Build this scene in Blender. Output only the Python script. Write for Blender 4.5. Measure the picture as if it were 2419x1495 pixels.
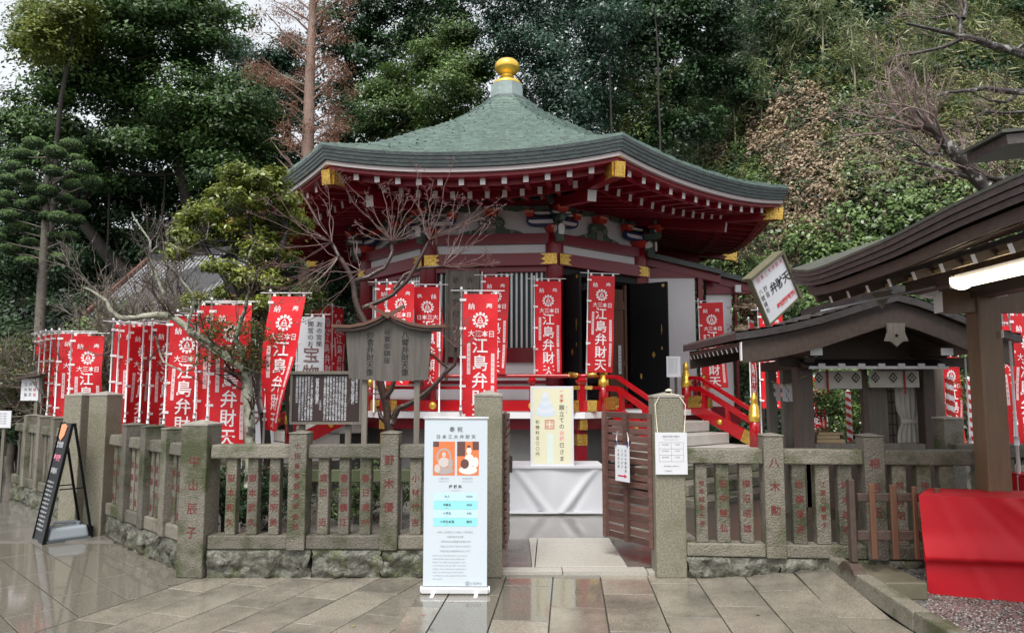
import bpy, math, random
import numpy as np
from mathutils import Vector, Matrix, noise
for _o in list(bpy.data.objects): bpy.data.objects.remove(_o)
SC = bpy.context.scene
COL = SC.collection
R = math.radians
# ------------------------------------------------------------ camera
FPX = 1747.0; EYE = 1.6; TH = math.atan(172.5/FPX)
cam_d = bpy.data.cameras.new('camera'); cam_d.sensor_width = 36.0; cam_d.lens = FPX/2419*36
cam_d.clip_start = 0.05; cam_d.clip_end = 600
cam = bpy.data.objects.new('camera', cam_d); COL.objects.link(cam)
cam.location = (0, 0, EYE); cam.rotation_euler = (math.pi/2+TH, 0, 0)
SC.camera = cam
# ------------------------------------------------------------ overcast sky and soft sun
SUN_EL, SUN_AZ = R(58), R(200)      # azimuth measured from +Y, clockwise
world = bpy.data.worlds.new('World'); SC.world = world; world.use_nodes = True
wn = world.node_tree.nodes; wl = world.node_tree.links
for n in list(wn): wn.remove(n)
sky = wn.new('ShaderNodeTexSky'); sky.sky_type = 'NISHITA'; sky.sun_disc = False
sky.sun_elevation = SUN_EL; sky.sun_rotation = SUN_AZ; sky.dust_density = 4.0; sky.air_density = 1.0; sky.ozone_density = 1.0
hs = wn.new('ShaderNodeHueSaturation'); hs.inputs['Saturation'].default_value = 0.22; hs.inputs['Value'].default_value = 1.0
bg = wn.new('ShaderNodeBackground'); bg.inputs['Strength'].default_value = 0.15
wo = wn.new('ShaderNodeOutputWorld')
ovc = wn.new('ShaderNodeMix'); ovc.data_type = 'RGBA'; ovc.inputs['Factor'].default_value = 0.6; ovc.inputs['B'].default_value = (3.3, 3.42, 3.6, 1)   # even cloud layer
wl.new(sky.outputs[0], hs.inputs['Color']); wl.new(hs.outputs[0], ovc.inputs['A']); wl.new(ovc.outputs['Result'], bg.inputs['Color']); wl.new(bg.outputs[0], wo.inputs['Surface'])
sun_d = bpy.data.lights.new('sun', 'SUN'); sun_d.energy = 1.5; sun_d.angle = R(25); sun_d.color = (1.0, 0.97, 0.93)
sun = bpy.data.objects.new('sun', sun_d); COL.objects.link(sun)
_sd = Vector((math.sin(SUN_AZ)*math.cos(SUN_EL), math.cos(SUN_AZ)*math.cos(SUN_EL), math.sin(SUN_EL)))
sun.rotation_euler = (-_sd).to_track_quat('-Z', 'Y').to_euler(); sun.location = (0, -4, 12)
vs = SC.view_settings; vs.view_transform = 'Standard'; vs.look = 'None'; vs.gamma = 1; vs.exposure = 1.0; vs.use_curve_mapping = False
SC.cycles.max_bounces = 6; SC.cycles.transparent_max_bounces = 6; SC.cycles.diffuse_bounces = 3; SC.cycles.glossy_bounces = 3
SC.cycles.use_denoising = True
rnd = random.Random(7)
# ------------------------------------------------------------ surveying: photo pixel at a known distance -> place
_c, _s = math.cos(TH), math.sin(TH)
def P(px, py, Y):
    xc = (px-1209.5)/FPX; yc = (747.5-py)/FPX
    t = Y/(_c-yc*_s)
    return Vector((xc*t, Y, EYE+(_s+yc*_c)*t))
def G(px, py, z=0.0):
    xc = (px-1209.5)/FPX; yc = (747.5-py)/FPX
    t = (z-EYE)/(_s+yc*_c)
    return Vector((xc*t, (_c-yc*_s)*t, z))
# ------------------------------------------------------------ scene object helpers
def tag(o, label=None, cat=None, group=None, kind=None):
    if label: o['label'] = label
    if cat: o['category'] = cat
    if group: o['group'] = group
    if kind: o['kind'] = kind
    return o
def thing(name, label, cat, loc=(0, 0, 0), rz=0.0, group=None):
    o = bpy.data.objects.new(name, None); COL.objects.link(o)
    o.empty_display_size = 0.2
    o.location = loc; o.rotation_euler = (0, 0, rz)
    return tag(o, label, cat, group)
def link(name, me, parent=None, loc=None, rot=None):
    o = bpy.data.objects.new(name, me); COL.objects.link(o)
    if parent: o.parent = parent
    if loc is not None: o.location = loc
    if rot is not None: o.rotation_euler = rot
    return o
KIDS = {}
def copy_tree(o, parent=None):
    c = o.copy(); COL.objects.link(c)
    if parent: c.parent = parent
    for ch in o.children: copy_tree(ch, c)
    return c
def bev(o, w=0.008, seg=1):
    m = o.modifiers.new('bevel', 'BEVEL'); m.width = w; m.segments = seg; m.limit_method = 'ANGLE'; m.angle_limit = R(50)
    return o
class MB:
    def __init__(s): s.v = []; s.f = []; s.m = []; s.sm = []
    def add(s, vs, fs, m=0, sm=False):
        b = len(s.v); s.v += [tuple(v) for v in vs]
        for f in fs: s.f.append(tuple(b+i for i in f)); s.m.append(m); s.sm.append(sm)
        return s
    def box(s, c, d, m=0, rz=0.0, M=None, taper=1.0):
        hx, hy, hz = d[0]/2, d[1]/2, d[2]/2
        vs = []
        for z, k in ((-hz, 1.0), (hz, taper)):
            for x, y in ((-hx, -hy), (hx, -hy), (hx, hy), (-hx, hy)): vs.append(Vector((x*k, y*k, z)))
        if M is not None: vs = [M @ v for v in vs]
        if rz: 
            q = Matrix.Rotation(rz, 3, 'Z'); vs = [q @ v for v in vs]
        vs = [v+Vector(c) for v in vs]
        return s.add(vs, [(0, 3, 2, 1), (4, 5, 6, 7), (0, 1, 5, 4), (1, 2, 6, 5), (2, 3, 7, 6), (3, 0, 4, 7)], m)
    def beam(s, a, b, w, h, m=0, up=(0, 0, 1), mend=None, h2=None):
        a = Vector(a); b = Vector(b); t = (b-a).normalized(); up = Vector(up)
        sd = t.cross(up)
        if sd.length < 1e-4: sd = t.cross(Vector((1, 0, 0)))
        sd.normalize(); u = sd.cross(t).normalized()
        h2 = h if h2 is None else h2
        vs = []
        for p, hh in ((a, h), (b, h2)):
            for i, j in ((-1, -1), (1, -1), (1, 1), (-1, 1)): vs.append(p+sd*(i*w/2)+u*(j*hh/2))
        base = [(0, 1, 5, 4), (1, 2, 6, 5), (2, 3, 7, 6), (3, 0, 4, 7)]
        s.add(vs, base, m)
        n = len(s.v)-8
        s.f += [(n+0, n+3, n+2, n+1), (n+4, n+5, n+6, n+7)]
        s.m += [m, m if mend is None else mend]; s.sm += [False, False]
        return s
    def tube(s, pts, rs, n=6, m=0, cap=True):
        pts = [Vector(p) for p in pts]
        if not hasattr(rs, '__len__'): rs = [rs]*len(pts)
        rings = []
        t0 = (pts[1]-pts[0]).normalized()
        ref = Vector((0, 0, 1)) if abs(t0.z) < 0.9 else Vector((1, 0, 0))
        for i, p in enumerate(pts):
            t = (pts[min(i+1, len(pts)-1)]-pts[max(i-1, 0)])
            t = t.normalized() if t.length > 1e-9 else t0
            a = t.cross(ref)
            if a.length < 1e-5: a = t.cross(Vector((0, 1, 0)))
            a.normalize(); b = t.cross(a)
            rings.append([p+(a*math.cos(2*math.pi*k/n)+b*math.sin(2*math.pi*k/n))*rs[i] for k in range(n)])
        vs = [v for r in rings for v in r]; fs = []
        for i in range(len(pts)-1):
            for k in range(n):
                k2 = (k+1) % n
                fs.append((i*n+k, i*n+k2, (i+1)*n+k2, (i+1)*n+k))
        if cap: fs += [tuple(range(n)), tuple((len(pts)-1)*n+k for k in range(n-1, -1, -1))]
        return s.add(vs, fs, m, n > 4)
    def lathe(s, prof, n=16, c=(0, 0, 0), m=0, sm=True, rot=0.0):
        c = Vector(c); vs = []; fs = []
        for r, z in prof:
            for k in range(n):
                a = 2*math.pi*k/n+rot; vs.append(c+Vector((r*math.cos(a), r*math.sin(a), z)))
        for i in range(len(prof)-1):
            for k in range(n):
                k2 = (k+1) % n; fs.append((i*n+k, i*n+k2, (i+1)*n+k2, (i+1)*n+k))
        fs += [tuple(range(n-1, -1, -1)), tuple((len(prof)-1)*n+k for k in range(n))]
        return s.add(vs, fs, m, sm)
    def prism(s, poly, org, ax, ay, dep, m=0, mside=None):
        # poly (2D) in plane org + x*ax + y*ay, extruded by vector dep
        org = Vector(org); ax = Vector(ax); ay = Vector(ay); dep = Vector(dep); n = len(poly)
        a = [org+ax*x+ay*y for x, y in poly]; b = [p+dep for p in a]
        s.add(a+b, [tuple(range(n)), tuple(range(2*n-1, n-1, -1))], m)
        k = len(s.v)-2*n
        for i in range(n):
            j = (i+1) % n; s.f.append((k+i, k+j, k+n+j, k+n+i)); s.m.append(m if mside is None else mside); s.sm.append(False)
        return s
    def xf(s, fn): s.v = [tuple(fn(Vector(v))) for v in s.v]; return s
    def mesh(s, name, mats):
        me = bpy.data.meshes.new(name); me.from_pydata(s.v, [], s.f)
        for mt in (mats if isinstance(mats, (list, tuple)) else [mats]): me.materials.append(mt)
        me.polygons.foreach_set('material_index', s.m)
        me.polygons.foreach_set('use_smooth', s.sm); me.update()
        return me
    def build(s, name, mats, parent=None, loc=None, rot=None):
        return link(name, s.mesh(name, mats), parent, loc, rot)
# ------------------------------------------------------------ procedural materials
MATS = {}
def mat(name, col, rough=0.6, metal=0.0, col2=None, scale=6.0, amount=0.5, bump=0.0, bscale=40.0, spec=0.5,
        rough2=None, col3=None, scale3=2.0, thr3=(0.5, 0.7), stretch=None, coat=0.0, objrand=0.0, emis=None, estr=0.0, sheen=0.0, trans=0.0):
    if name in MATS: return MATS[name]
    m = bpy.data.materials.new(name); m.use_nodes = True; MATS[name] = m
    nt = m.node_tree; N = nt.nodes; L = nt.links
    b = N['Principled BSDF']
    b.inputs['Base Color'].default_value = (*col, 1); b.inputs['Roughness'].default_value = rough
    b.inputs['Metallic'].default_value = metal; b.inputs['Specular IOR Level'].default_value = spec
    b.inputs['Coat Weight'].default_value = coat; b.inputs['Coat Roughness'].default_value = 0.08
    tc = N.new('ShaderNodeTexCoord'); mp = N.new('ShaderNodeMapping')
    oi = N.new('ShaderNodeObjectInfo')
    cmb = N.new('ShaderNodeMath'); cmb.operation = 'MULTIPLY'; cmb.inputs[1].default_value = 37.0
    L.new(oi.outputs['Random'], cmb.inputs[0])
    L.new(tc.outputs['Object'], mp.inputs['Vector']); L.new(cmb.outputs[0], mp.inputs['Location'])
    if stretch: mp.inputs['Scale'].default_value = stretch
    cur = None
    if col2 is not None:
        n1 = N.new('ShaderNodeTexNoise'); n1.inputs['Scale'].default_value = scale; n1.inputs['Detail'].default_value = 6; n1.inputs['Roughness'].default_value = 0.65
        L.new(mp.outputs[0], n1.inputs['Vector'])
        mr = N.new('ShaderNodeMapRange'); mr.inputs['From Min'].default_value = 0.5-0.25/max(amount, .01)*0.5; mr.inputs['From Max'].default_value = 0.5+0.25/max(amount, .01)*0.5
        L.new(n1.outputs['Fac'], mr.inputs['Value'])
        mx = N.new('ShaderNodeMix'); mx.data_type = 'RGBA'; mx.inputs['A'].default_value = (*col, 1); mx.inputs['B'].default_value = (*col2, 1)
        L.new(mr.outputs[0], mx.inputs['Factor']); cur = mx.outputs['Result']
    if col3 is not None:
        n3 = N.new('ShaderNodeTexNoise'); n3.inputs['Scale'].default_value = scale3; n3.inputs['Detail'].default_value = 8; n3.inputs['Roughness'].default_value = 0.7
        L.new(mp.outputs[0], n3.inputs['Vector'])
        mr3 = N.new('ShaderNodeMapRange'); mr3.inputs['From Min'].default_value = thr3[0]; mr3.inputs['From Max'].default_value = thr3[1]
        L.new(n3.outputs['Fac'], mr3.inputs['Value'])
        mx3 = N.new('ShaderNodeMix'); mx3.data_type = 'RGBA'; mx3.inputs['A'].default_value = (*col, 1); mx3.inputs['B'].default_value = (*col3, 1)
        if cur: L.new(cur, mx3.inputs['A'])
        L.new(mr3.outputs[0], mx3.inputs['Factor']); cur = mx3.outputs['Result']
    if objrand > 0:
        hv = N.new('ShaderNodeHueSaturation'); mrr = N.new('ShaderNodeMapRange')
        mrr.inputs['To Min'].default_value = 1-objrand; mrr.inputs['To Max'].default_value = 1+objrand
        L.new(oi.outputs['Random'], mrr.inputs['Value']); L.new(mrr.outputs[0], hv.inputs['Value'])
        if cur: L.new(cur, hv.inputs['Color'])
        else: hv.inputs['Color'].default_value = (*col, 1)
        cur = hv.outputs[0]
    if cur: L.new(cur, b.inputs['Base Color'])
    if rough2 is not None:
        nr = N.new('ShaderNodeTexNoise'); nr.inputs['Scale'].default_value = scale*0.7; nr.inputs['Detail'].default_value = 5
        L.new(mp.outputs[0], nr.inputs['Vector'])
        mrr2 = N.new('ShaderNodeMapRange'); mrr2.inputs['From Min'].default_value = 0.35; mrr2.inputs['From Max'].default_value = 0.65
        mrr2.inputs['To Min'].default_value = rough; mrr2.inputs['To Max'].default_value = rough2
        L.new(nr.outputs['Fac'], mrr2.inputs['Value']); L.new(mrr2.outputs[0], b.inputs['Roughness'])
    if bump > 0:
        nb = N.new('ShaderNodeTexNoise'); nb.inputs['Scale'].default_value = bscale; nb.inputs['Detail'].default_value = 4
        L.new(mp.outputs[0], nb.inputs['Vector'])
        bp = N.new('ShaderNodeBump'); bp.inputs['Strength'].default_value = bump; bp.inputs['Distance'].default_value = 0.02
        L.new(nb.outputs['Fac'], bp.inputs['Height']); L.new(bp.outputs[0], b.inputs['Normal'])
    if emis is not None:
        b.inputs['Emission Color'].default_value = (*emis, 1); b.inputs['Emission Strength'].default_value = estr
    return m
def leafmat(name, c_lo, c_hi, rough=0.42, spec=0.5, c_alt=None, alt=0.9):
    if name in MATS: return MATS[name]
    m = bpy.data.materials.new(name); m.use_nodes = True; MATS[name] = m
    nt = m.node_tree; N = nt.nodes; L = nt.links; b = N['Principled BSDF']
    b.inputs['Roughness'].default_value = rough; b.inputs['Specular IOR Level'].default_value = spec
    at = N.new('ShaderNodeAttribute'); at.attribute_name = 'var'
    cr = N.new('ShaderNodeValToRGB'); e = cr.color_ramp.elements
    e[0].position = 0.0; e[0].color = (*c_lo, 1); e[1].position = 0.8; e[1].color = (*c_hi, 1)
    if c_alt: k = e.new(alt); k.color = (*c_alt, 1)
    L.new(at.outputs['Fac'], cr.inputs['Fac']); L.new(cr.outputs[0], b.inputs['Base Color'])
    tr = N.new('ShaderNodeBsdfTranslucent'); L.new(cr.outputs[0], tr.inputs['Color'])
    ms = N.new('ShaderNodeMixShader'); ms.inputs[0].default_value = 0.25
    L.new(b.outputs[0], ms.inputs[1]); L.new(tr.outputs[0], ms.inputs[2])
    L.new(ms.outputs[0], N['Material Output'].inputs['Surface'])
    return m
M_STONE = mat('weathered_granite', (.105, .094, .072), .42, col2=(.225, .205, .165), scale=75, amount=.6, bump=.7, bscale=80, col3=(.055, .062, .024), scale3=2.6, thr3=(.46, .62), objrand=.28, rough2=.75)
M_PILLAR = mat('speckled_granite', (.095, .088, .06), .5, col2=(.33, .305, .235), scale=70, amount=.6, bump=.25, bscale=120, col3=(.10, .105, .04), scale3=1.6, thr3=(.52, .75), objrand=.06)
M_ROCK = mat('rough_stone', (.014, .014, .008), .4, col2=(.20, .195, .155), scale=15, amount=.5, bump=1.0, bscale=30, col3=(.09, .11, .03), scale3=3.2, thr3=(.5, .66), objrand=.15)
M_REDLET = mat('carved_red_paint', (.17, .008, .010), .7, col2=(.12, .02, .018), scale=40, amount=.6)
M_PAVE = mat('wet_granite_paving', (.155, .137, .108), .05, col2=(.36, .32, .26), scale=85, amount=.8, bump=.04, bscale=160, col3=(.12, .11, .09), scale3=1.3, thr3=(.42, .66), objrand=.045, rough2=.24, spec=.7)
M_PAVEWET = mat('puddled_granite_paving', (.115, .103, .085), .03, col2=(.20, .18, .145), scale=70, amount=.7, bump=.02, bscale=14, objrand=.04, rough2=.10, spec=.8)
M_SLABDARK = mat('wet_dark_slab', (.07, .066, .06), .06, col2=(.14, .13, .115), scale=3, amount=.5, bump=.03, bscale=20, rough2=.3)
M_SLABPALE = mat('pale_granite_slab', (.33, .31, .27), .25, col2=(.45, .43, .38), scale=80, amount=.7, bump=.1, bscale=150, rough2=.5, objrand=.08)
M_GRAVEL = mat('wet_gravel', (.06, .055, .05), .2, col2=(.30, .29, .27), scale=60, amount=.9, objrand=.0)
M_SOIL = mat('dark_soil', (.008, .009, .006), .95, spec=.1, col2=(.028, .027, .014), scale=2, amount=.6, bump=.4, bscale=10)
M_RED = mat('vermilion_lacquer', (.22, .005, .014), .34, col2=(.17, .004, .012), scale=2, amount=.4, objrand=.06)
M_REDRAIL = mat('bright_red_lacquer', (.44, .004, .010), .25, coat=.4, col2=(.36, .004, .009), scale=3, amount=.4)
M_REDDK = mat('crimson_soffit_paint', (.25, .006, .018), .45, col2=(.20, .005, .015), scale=3, amount=.4)
M_WHITE = mat('white_plaster', (.84, .83, .85), .6, col2=(.78, .77, .79), scale=1.5, amount=.4)
M_WHITEP = mat('white_paint', (.80, .79, .80), .5, objrand=.06)
M_CREAM = mat('grey_white_trim', (.50, .44, .44), .6)
M_GOLD = mat('gilded_metal', (.88, .60, .16), .3, metal=.8, col2=(.42, .22, .03), scale=38, amount=.9, bump=.35, bscale=55)
M_GOLDS = mat('polished_gold', (.90, .60, .10), .30, metal=.6, col2=(.80, .50, .07), scale=3, amount=.5)
M_COPPER = mat('verdigris_copper', (.085, .145, .118), .36, col2=(.19, .265, .225), scale=7, amount=.9, bump=.25, bscale=25, col3=(.075, .105, .095), scale3=3.2, thr3=(.47, .62), stretch=(1, 1, 9))
M_COPDK = mat('dark_copper_edge', (.038, .048, .048), .36, col2=(.085, .105, .105), scale=7, amount=.6, bump=.3, bscale=30)
M_BLACK = mat('black_lacquer', (.004, .004, .005), .45, spec=.25)
M_DARKIN = mat('dark_interior', (.006, .005, .006), .9)  # near-black: the shade of the unlit room put into the colour
M_WOODBR = mat('brown_door_wood', (.10, .045, .028), .5, col2=(.14, .065, .04), scale=4, stretch=(6, 6, .5), amount=.6)
M_GREENP = mat('dark_green_paint', (.012, .05, .045), .5)
M_CLOUD = mat('grey_green_carving', (.12, .17, .13), .6, col2=(.06, .09, .075), scale=12, amount=.6)
M_BLUE = mat('indigo_paint', (.02, .035, .14), .5)
M_BRRED = mat('scarlet_paint', (.50, .03, .02), .5)
M_DKWOOD = mat('dark_weathered_timber', (.055, .036, .028), .5, col2=(.09, .062, .048), scale=5, amount=.6, stretch=(4, 4, 4), bump=.2, bscale=40, objrand=.12)
M_PILWOOD = mat('warm_brown_timber', (.17, .105, .06), .42, col2=(.11, .07, .042), scale=3.5, amount=.6, stretch=(6, 6, .5), bump=.12, bscale=40, objrand=.1)
M_GREYWOOD = mat('grey_weathered_wood', (.14, .12, .10), .65, col2=(.22, .20, .165), scale=4, amount=.6, stretch=(8, 8, .6), bump=.25, bscale=40, objrand=.1)
M_SHINGLE = mat('dark_shingle_roof', (.035, .03, .03), .4, col2=(.07, .062, .06), scale=8, amount=.6, bump=.4, bscale=30)
M_GATE = mat('reddish_brown_boards', (.085, .04, .032), .45, col2=(.15, .085, .07), scale=5, amount=.6, stretch=(1, 6, 8), bump=.3, bscale=40, objrand=.3)
M_FLAG = mat('red_banner_cloth', (.70, .006, .014), .6, col2=(.50, .003, .010), scale=2.5, amount=.6, bump=.35, bscale=9, objrand=.14)
M_TABLER = mat('red_satin_cloth', (.58, .003, .013), .5, col2=(.42, .002, .010), scale=2, amount=.4)
M_FLAGW = mat('white_banner_print', (.86, .78, .78), .7)
M_PINK = mat('pale_pink_print', (.82, .55, .55), .7)
M_POLE = mat('white_plastic_pole', (.82, .81, .82), .35)
M_PAPER = mat('white_paper', (.66, .67, .70), .6)
M_INK = mat('black_ink', (.015, .015, .015), .6)
M_GREYINK = mat('grey_ink', (.20, .21, .22), .6)
M_REDINK = mat('red_ink', (.65, .05, .05), .6)
M_BARK = mat('grey_brown_bark', (.075, .06, .048), .7, col2=(.15, .13, .105), scale=14, amount=.7, bump=.5, bscale=40)
M_BARKR = mat('red_brown_bark', (.20, .12, .09), .7, col2=(.34, .24, .20), scale=6, amount=.7, stretch=(5, 5, .6), bump=.5, bscale=20)
M_BARKW = mat('wet_dark_bark', (.03, .018, .014), .3, col2=(.07, .042, .032), scale=10, amount=.6, bump=.4, bscale=40)
M_TWIGR = mat('reddish_twigs', (.16, .075, .062), .6, col2=(.24, .14, .12), scale=8, amount=.6)
M_TWIGG = mat('lichen_grey_twigs', (.20, .17, .14), .7, col2=(.10, .08, .065), scale=8, amount=.6)
M_TILE = mat('grey_metal_roofing', (.16, .16, .17), .4, col2=(.22, .22, .23), scale=5, amount=.5)
M_PLASTIC = mat('grey_plastic', (.33, .37, .40), .3)
M_ALU = mat('brushed_aluminium', (.70, .71, .72), .35, metal=.3)
# ------------------------------------------------------------ lettering (thin flat print laid on its surface)
_gl = {}
_tc = bpy.data.curves.new('glyph_source', 'FONT'); _tc.resolution_u = 2; _tc.align_x = 'CENTER'
_to = bpy.data.objects.new('glyph_source', _tc); COL.objects.link(_to)
def glyph(ch, bold=0.0):
    k = (ch, bold)
    if k not in _gl:
        _tc.body = ch; _tc.offset = bold; bpy.context.view_layer.update()
        me = bpy.data.meshes.new_from_object(_to.evaluated_get(bpy.context.evaluated_depsgraph_get()))
        v = np.array([tuple(x.co)[:2] for x in me.vertices]) if len(me.vertices) else np.zeros((0, 2))
        f = [tuple(p.vertices) for p in me.polygons]
        adv = (v[:, 0].max()-v[:, 0].min()) if len(v) else 0.3
        if ord(ch) > 0x2E80 and len(v): v = v-np.array([0, 0.36])
        elif len(v): v = v-np.array([(v[:, 0].max()+v[:, 0].min())/2, 0.36])
        _gl[k] = (v, f, adv); bpy.data.meshes.remove(me)
    return _gl[k]
def text_into(mb, s, x, y, size, m=0, vertical=True, pitch=None, bold=0.0, pl=lambda x, y: Vector((x, 0, y)), sx=1.0, rot=0.0, anchor='start'):
    # lay the characters of s from (x, y) in a 2-D plane; pl maps the plane into space
    if vertical:
        pitch = size*1.08 if pitch is None else pitch
        pos = [(x, y-i*pitch) for i in range(len(s))]
    else:
        ws = [(glyph(c, bold)[2]*sx*size+size*.10) if c != ' ' else size*.32 for c in s]
        if pitch: ws = [pitch]*len(s)
        cx = x-(sum(ws)/2 if anchor == 'mid' else 0); pos = []
        for w in ws: pos.append((cx+w/2, y)); cx += w
    cr, sr = math.cos(rot), math.sin(rot)
    for c, (px, py) in zip(s, pos):
        if c == ' ': continue
        v, f, _ = glyph(c, bold)
        if len(v) == 0: continue
        vs = []
        for a, b in v:
            a *= size*sx; b *= size
            vs.append(pl(px+a*cr-b*sr, py+a*sr+b*cr))
        mb.add(vs, f, m)
    return mb
# ============================================================ GROUND, PAVING
def sstep(a, b, x):
    t = max(0.0, min(1.0, (x-a)/(b-a))); return t*t*(3-2*t)
def gz(x, y):
    return 0.11*sstep(1.45, 2.9, x)*sstep(5.4, 6.4, y)
def hill(x, y):
    yb = 22.5 + 2.0*sstep(2, -6, x) - 5.5*sstep(4.0, 10, x) + 1.2*math.sin(x*.35)
    d = y-yb
    if d < 0: return 0.0
    left = sstep(0, -14, x)
    top = (15.5 - 3.5*left) + 14*sstep(5, 16, x)
    slope = 1.25 + 1.1*sstep(4, 9, x)
    h = top*(1-math.exp(-d*slope/top))
    h += 1.1*sstep(0, 4, d)*noise.noise(Vector((x*.22, y*.22, 3.1)))+.4*sstep(0, 3, d)*noise.noise(Vector((x*.9, y*.9, 1.1)))
    return h
def build_ground():
    xs = np.concatenate([np.linspace(-400, -45, 8), np.linspace(-40, 45, 120), np.linspace(50, 400, 8)])
    ys = np.concatenate([np.linspace(-60, 8, 10), np.linspace(10, 50, 90), np.linspace(55, 500, 10)])
    nx, ny = len(xs), len(ys); v = []; f = []
    for y in ys:
        for x in xs:
            z = hill(x, min(y, 50)) if y > 10 else 0.0
            v.append((x, y, z-0.035 if z <= 0 else z-.035))
    for j in range(ny-1):
        for i in range(nx-1): f.append((j*nx+i, j*nx+i+1, (j+1)*nx+i+1, (j+1)*nx+i))
    me = bpy.data.meshes.new('ground'); me.from_pydata(v, [], f); me.materials.append(M_SOIL)
    me.polygons.foreach_set('use_smooth', [True]*len(f)); me.update()
    tag(link('ground', me), 'dark earth hillside rising behind the shrine hall', kind='structure')
build_ground()
def clip(poly, a, b, c):      # keep a*x+b*y<=c
    out = []
    for i in range(len(poly)):
        p, q = poly[i], poly[(i+1) % len(poly)]
        dp = a*p[0]+b*p[1]-c; dq = a*q[0]+b*q[1]-c
        if dp <= 0: out.append(p)
        if (dp < 0 < dq) or (dq < 0 < dp):
            t = dp/(dp-dq); out.append((p[0]+(q[0]-p[0])*t, p[1]+(q[1]-p[1])*t))
    return out
def area(p): return 0.5*abs(sum(p[i][0]*p[(i+1) % len(p)][1]-p[(i+1) % len(p)][0]*p[i][1] for i in range(len(p))))
pave = tag(link('pavement', None), 'wet beige granite paving in front of the stone fence', kind='structure')
bed = MB()
def bedgrid(x0, x1, y0, y1, z):
    n = 24; m = 20
    vs = [(x0+(x1-x0)*i/n, y0+(y1-y0)*j/m, gz(x0+(x1-x0)*i/n, y0+(y1-y0)*j/m)+z) for j in range(m+1) for i in range(n+1)]
    return vs, [(j*(n+1)+i, j*(n+1)+i+1, (j+1)*(n+1)+i+1, (j+1)*(n+1)+i) for j in range(m) for i in range(n)]
vs_, fs_ = bedgrid(-9, 7, 1.0, 13.0, -.022); bed.add(vs_, fs_)
M_JOINT = mat('dark_wet_joint', (.045, .04, .032), .3)
M_TROWEL = mat('wet_concrete_screed', (.12, .112, .10), .05, col2=(.22, .205, .18), scale=3, rough2=.2)
tag(bed.build('paving_bed', M_JOINT), 'dark wet joints between the paving slabs', kind='structure')
def lay(ang, org, w, l, halfplanes, rng, mats, dz=0.0, gap=.0045, name='paving_slab', par=pave, nu=30, nv=16, thick=.03):
    ca, sa = math.sin(ang), math.cos(ang)     # course direction (long joints) leans ang to the right of +Y
    t = (ca, sa); n = (sa, -ca)
    for i in range(-nu, nu):
        off = (i*.37 % 1.0)*l+rng.uniform(-.04, .04)
        for j in range(-nv, nv):
            a0 = i*w+gap; a1 = (i+1)*w-gap; b0 = j*l+off+gap; b1 = (j+1)*l+off-gap
            q = [(org[0]+n[0]*a+t[0]*b, org[1]+n[1]*a+t[1]*b) for a, b in ((a0, b0), (a1, b0), (a1, b1), (a0, b1))]
            for h in halfplanes:
                if len(q) < 3: break
                q = clip(q, *h)
            if len(q) < 3 or area(q) < .004: continue
            cx = sum(p[0] for p in q)/len(q); cy = sum(p[1] for p in q)/len(q)
            tx, ty, tz = rng.uniform(-.0025, .0025), rng.uniform(-.0025, .0025), rng.uniform(-.0008, .0008)
            k = len(q); vs = []; r = .004
            for (sc, z) in ((1.0, -thick), (1.0, -.003), (None, 0.0)):
                for p in q:
                    dx, dy = p[0]-cx, p[1]-cy
                    if sc is None:
                        L_ = math.hypot(dx, dy); f_ = max(0, 1-r/max(L_, .01)); dx *= f_; dy *= f_
                    vs.append((dx, dy, z+tx*dx+ty*dy+tz+gz(cx+dx, cy+dy)-gz(cx, cy)))
            fs = [tuple(2*k+i2 for i2 in range(k))]
            if True:
                nn = (vs[1][0]-vs[0][0])*(vs[2][1]-vs[0][1])-(vs[1][1]-vs[0][1])*(vs[2][0]-vs[0][0])
                if nn < 0: fs = [tuple(reversed(fs[0]))]
            for lv in (0, 1):
                for i2 in range(k):
                    j2 = (i2+1) % k
                    f4 = (lv*k+i2, lv*k+j2, (lv+1)*k+j2, (lv+1)*k+i2)
                    fs.append(f4 if nn > 0 else f4[::-1])
            mb = MB(); mb.add(vs, fs)
            mt = mats(cx, cy) if callable(mats) else mats
            mb.build(name, mt, par, loc=(cx, cy, gz(cx, cy)+dz))
rp = random.Random(11)
B12 = (-.72, 6.2)     # boundary between the straight and the fanned paving
def pavmat(cx, cy): return M_PAVEWET if (cx+.35*cy < -.9 and noise.noise(Vector((cx*.5, cy*.5, 0))) > -.35) else M_PAVE
# right zone, courses run almost straight away
lay(R(4.4), (-.07, 6.3), .404, .92, [(-1, .06, .72+.37), (0, 1, 6.75), (0, -1, -3.2), (1, 0, 2.665)], rp, lambda x, y: M_PAVE if (x > .9 or y < 5.6 and x > .2) else (M_PAVEWET if noise.noise(Vector((x*1.3, y*.9, 5))) > 0 else M_PAVE))
# fanned zone
lay(R(18.2), (-.80, 6.3), .372, .86, [(1, -.06, -.72-.37), (0, 1, 6.75), (0, -1, -3.2), (-1, .33, 2.85+.33*6.1)], rp, pavmat)
# left zone, courses parallel to the diagonal fence
lay(R(-45), (-4.2, 7.1), .385, .95, [(1, -.33, -2.85-.33*6.1), (1, 1, 3.95), (0, -1, -3.2), (-1, 0, 9.0)], rp, M_PAVEWET)
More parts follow.
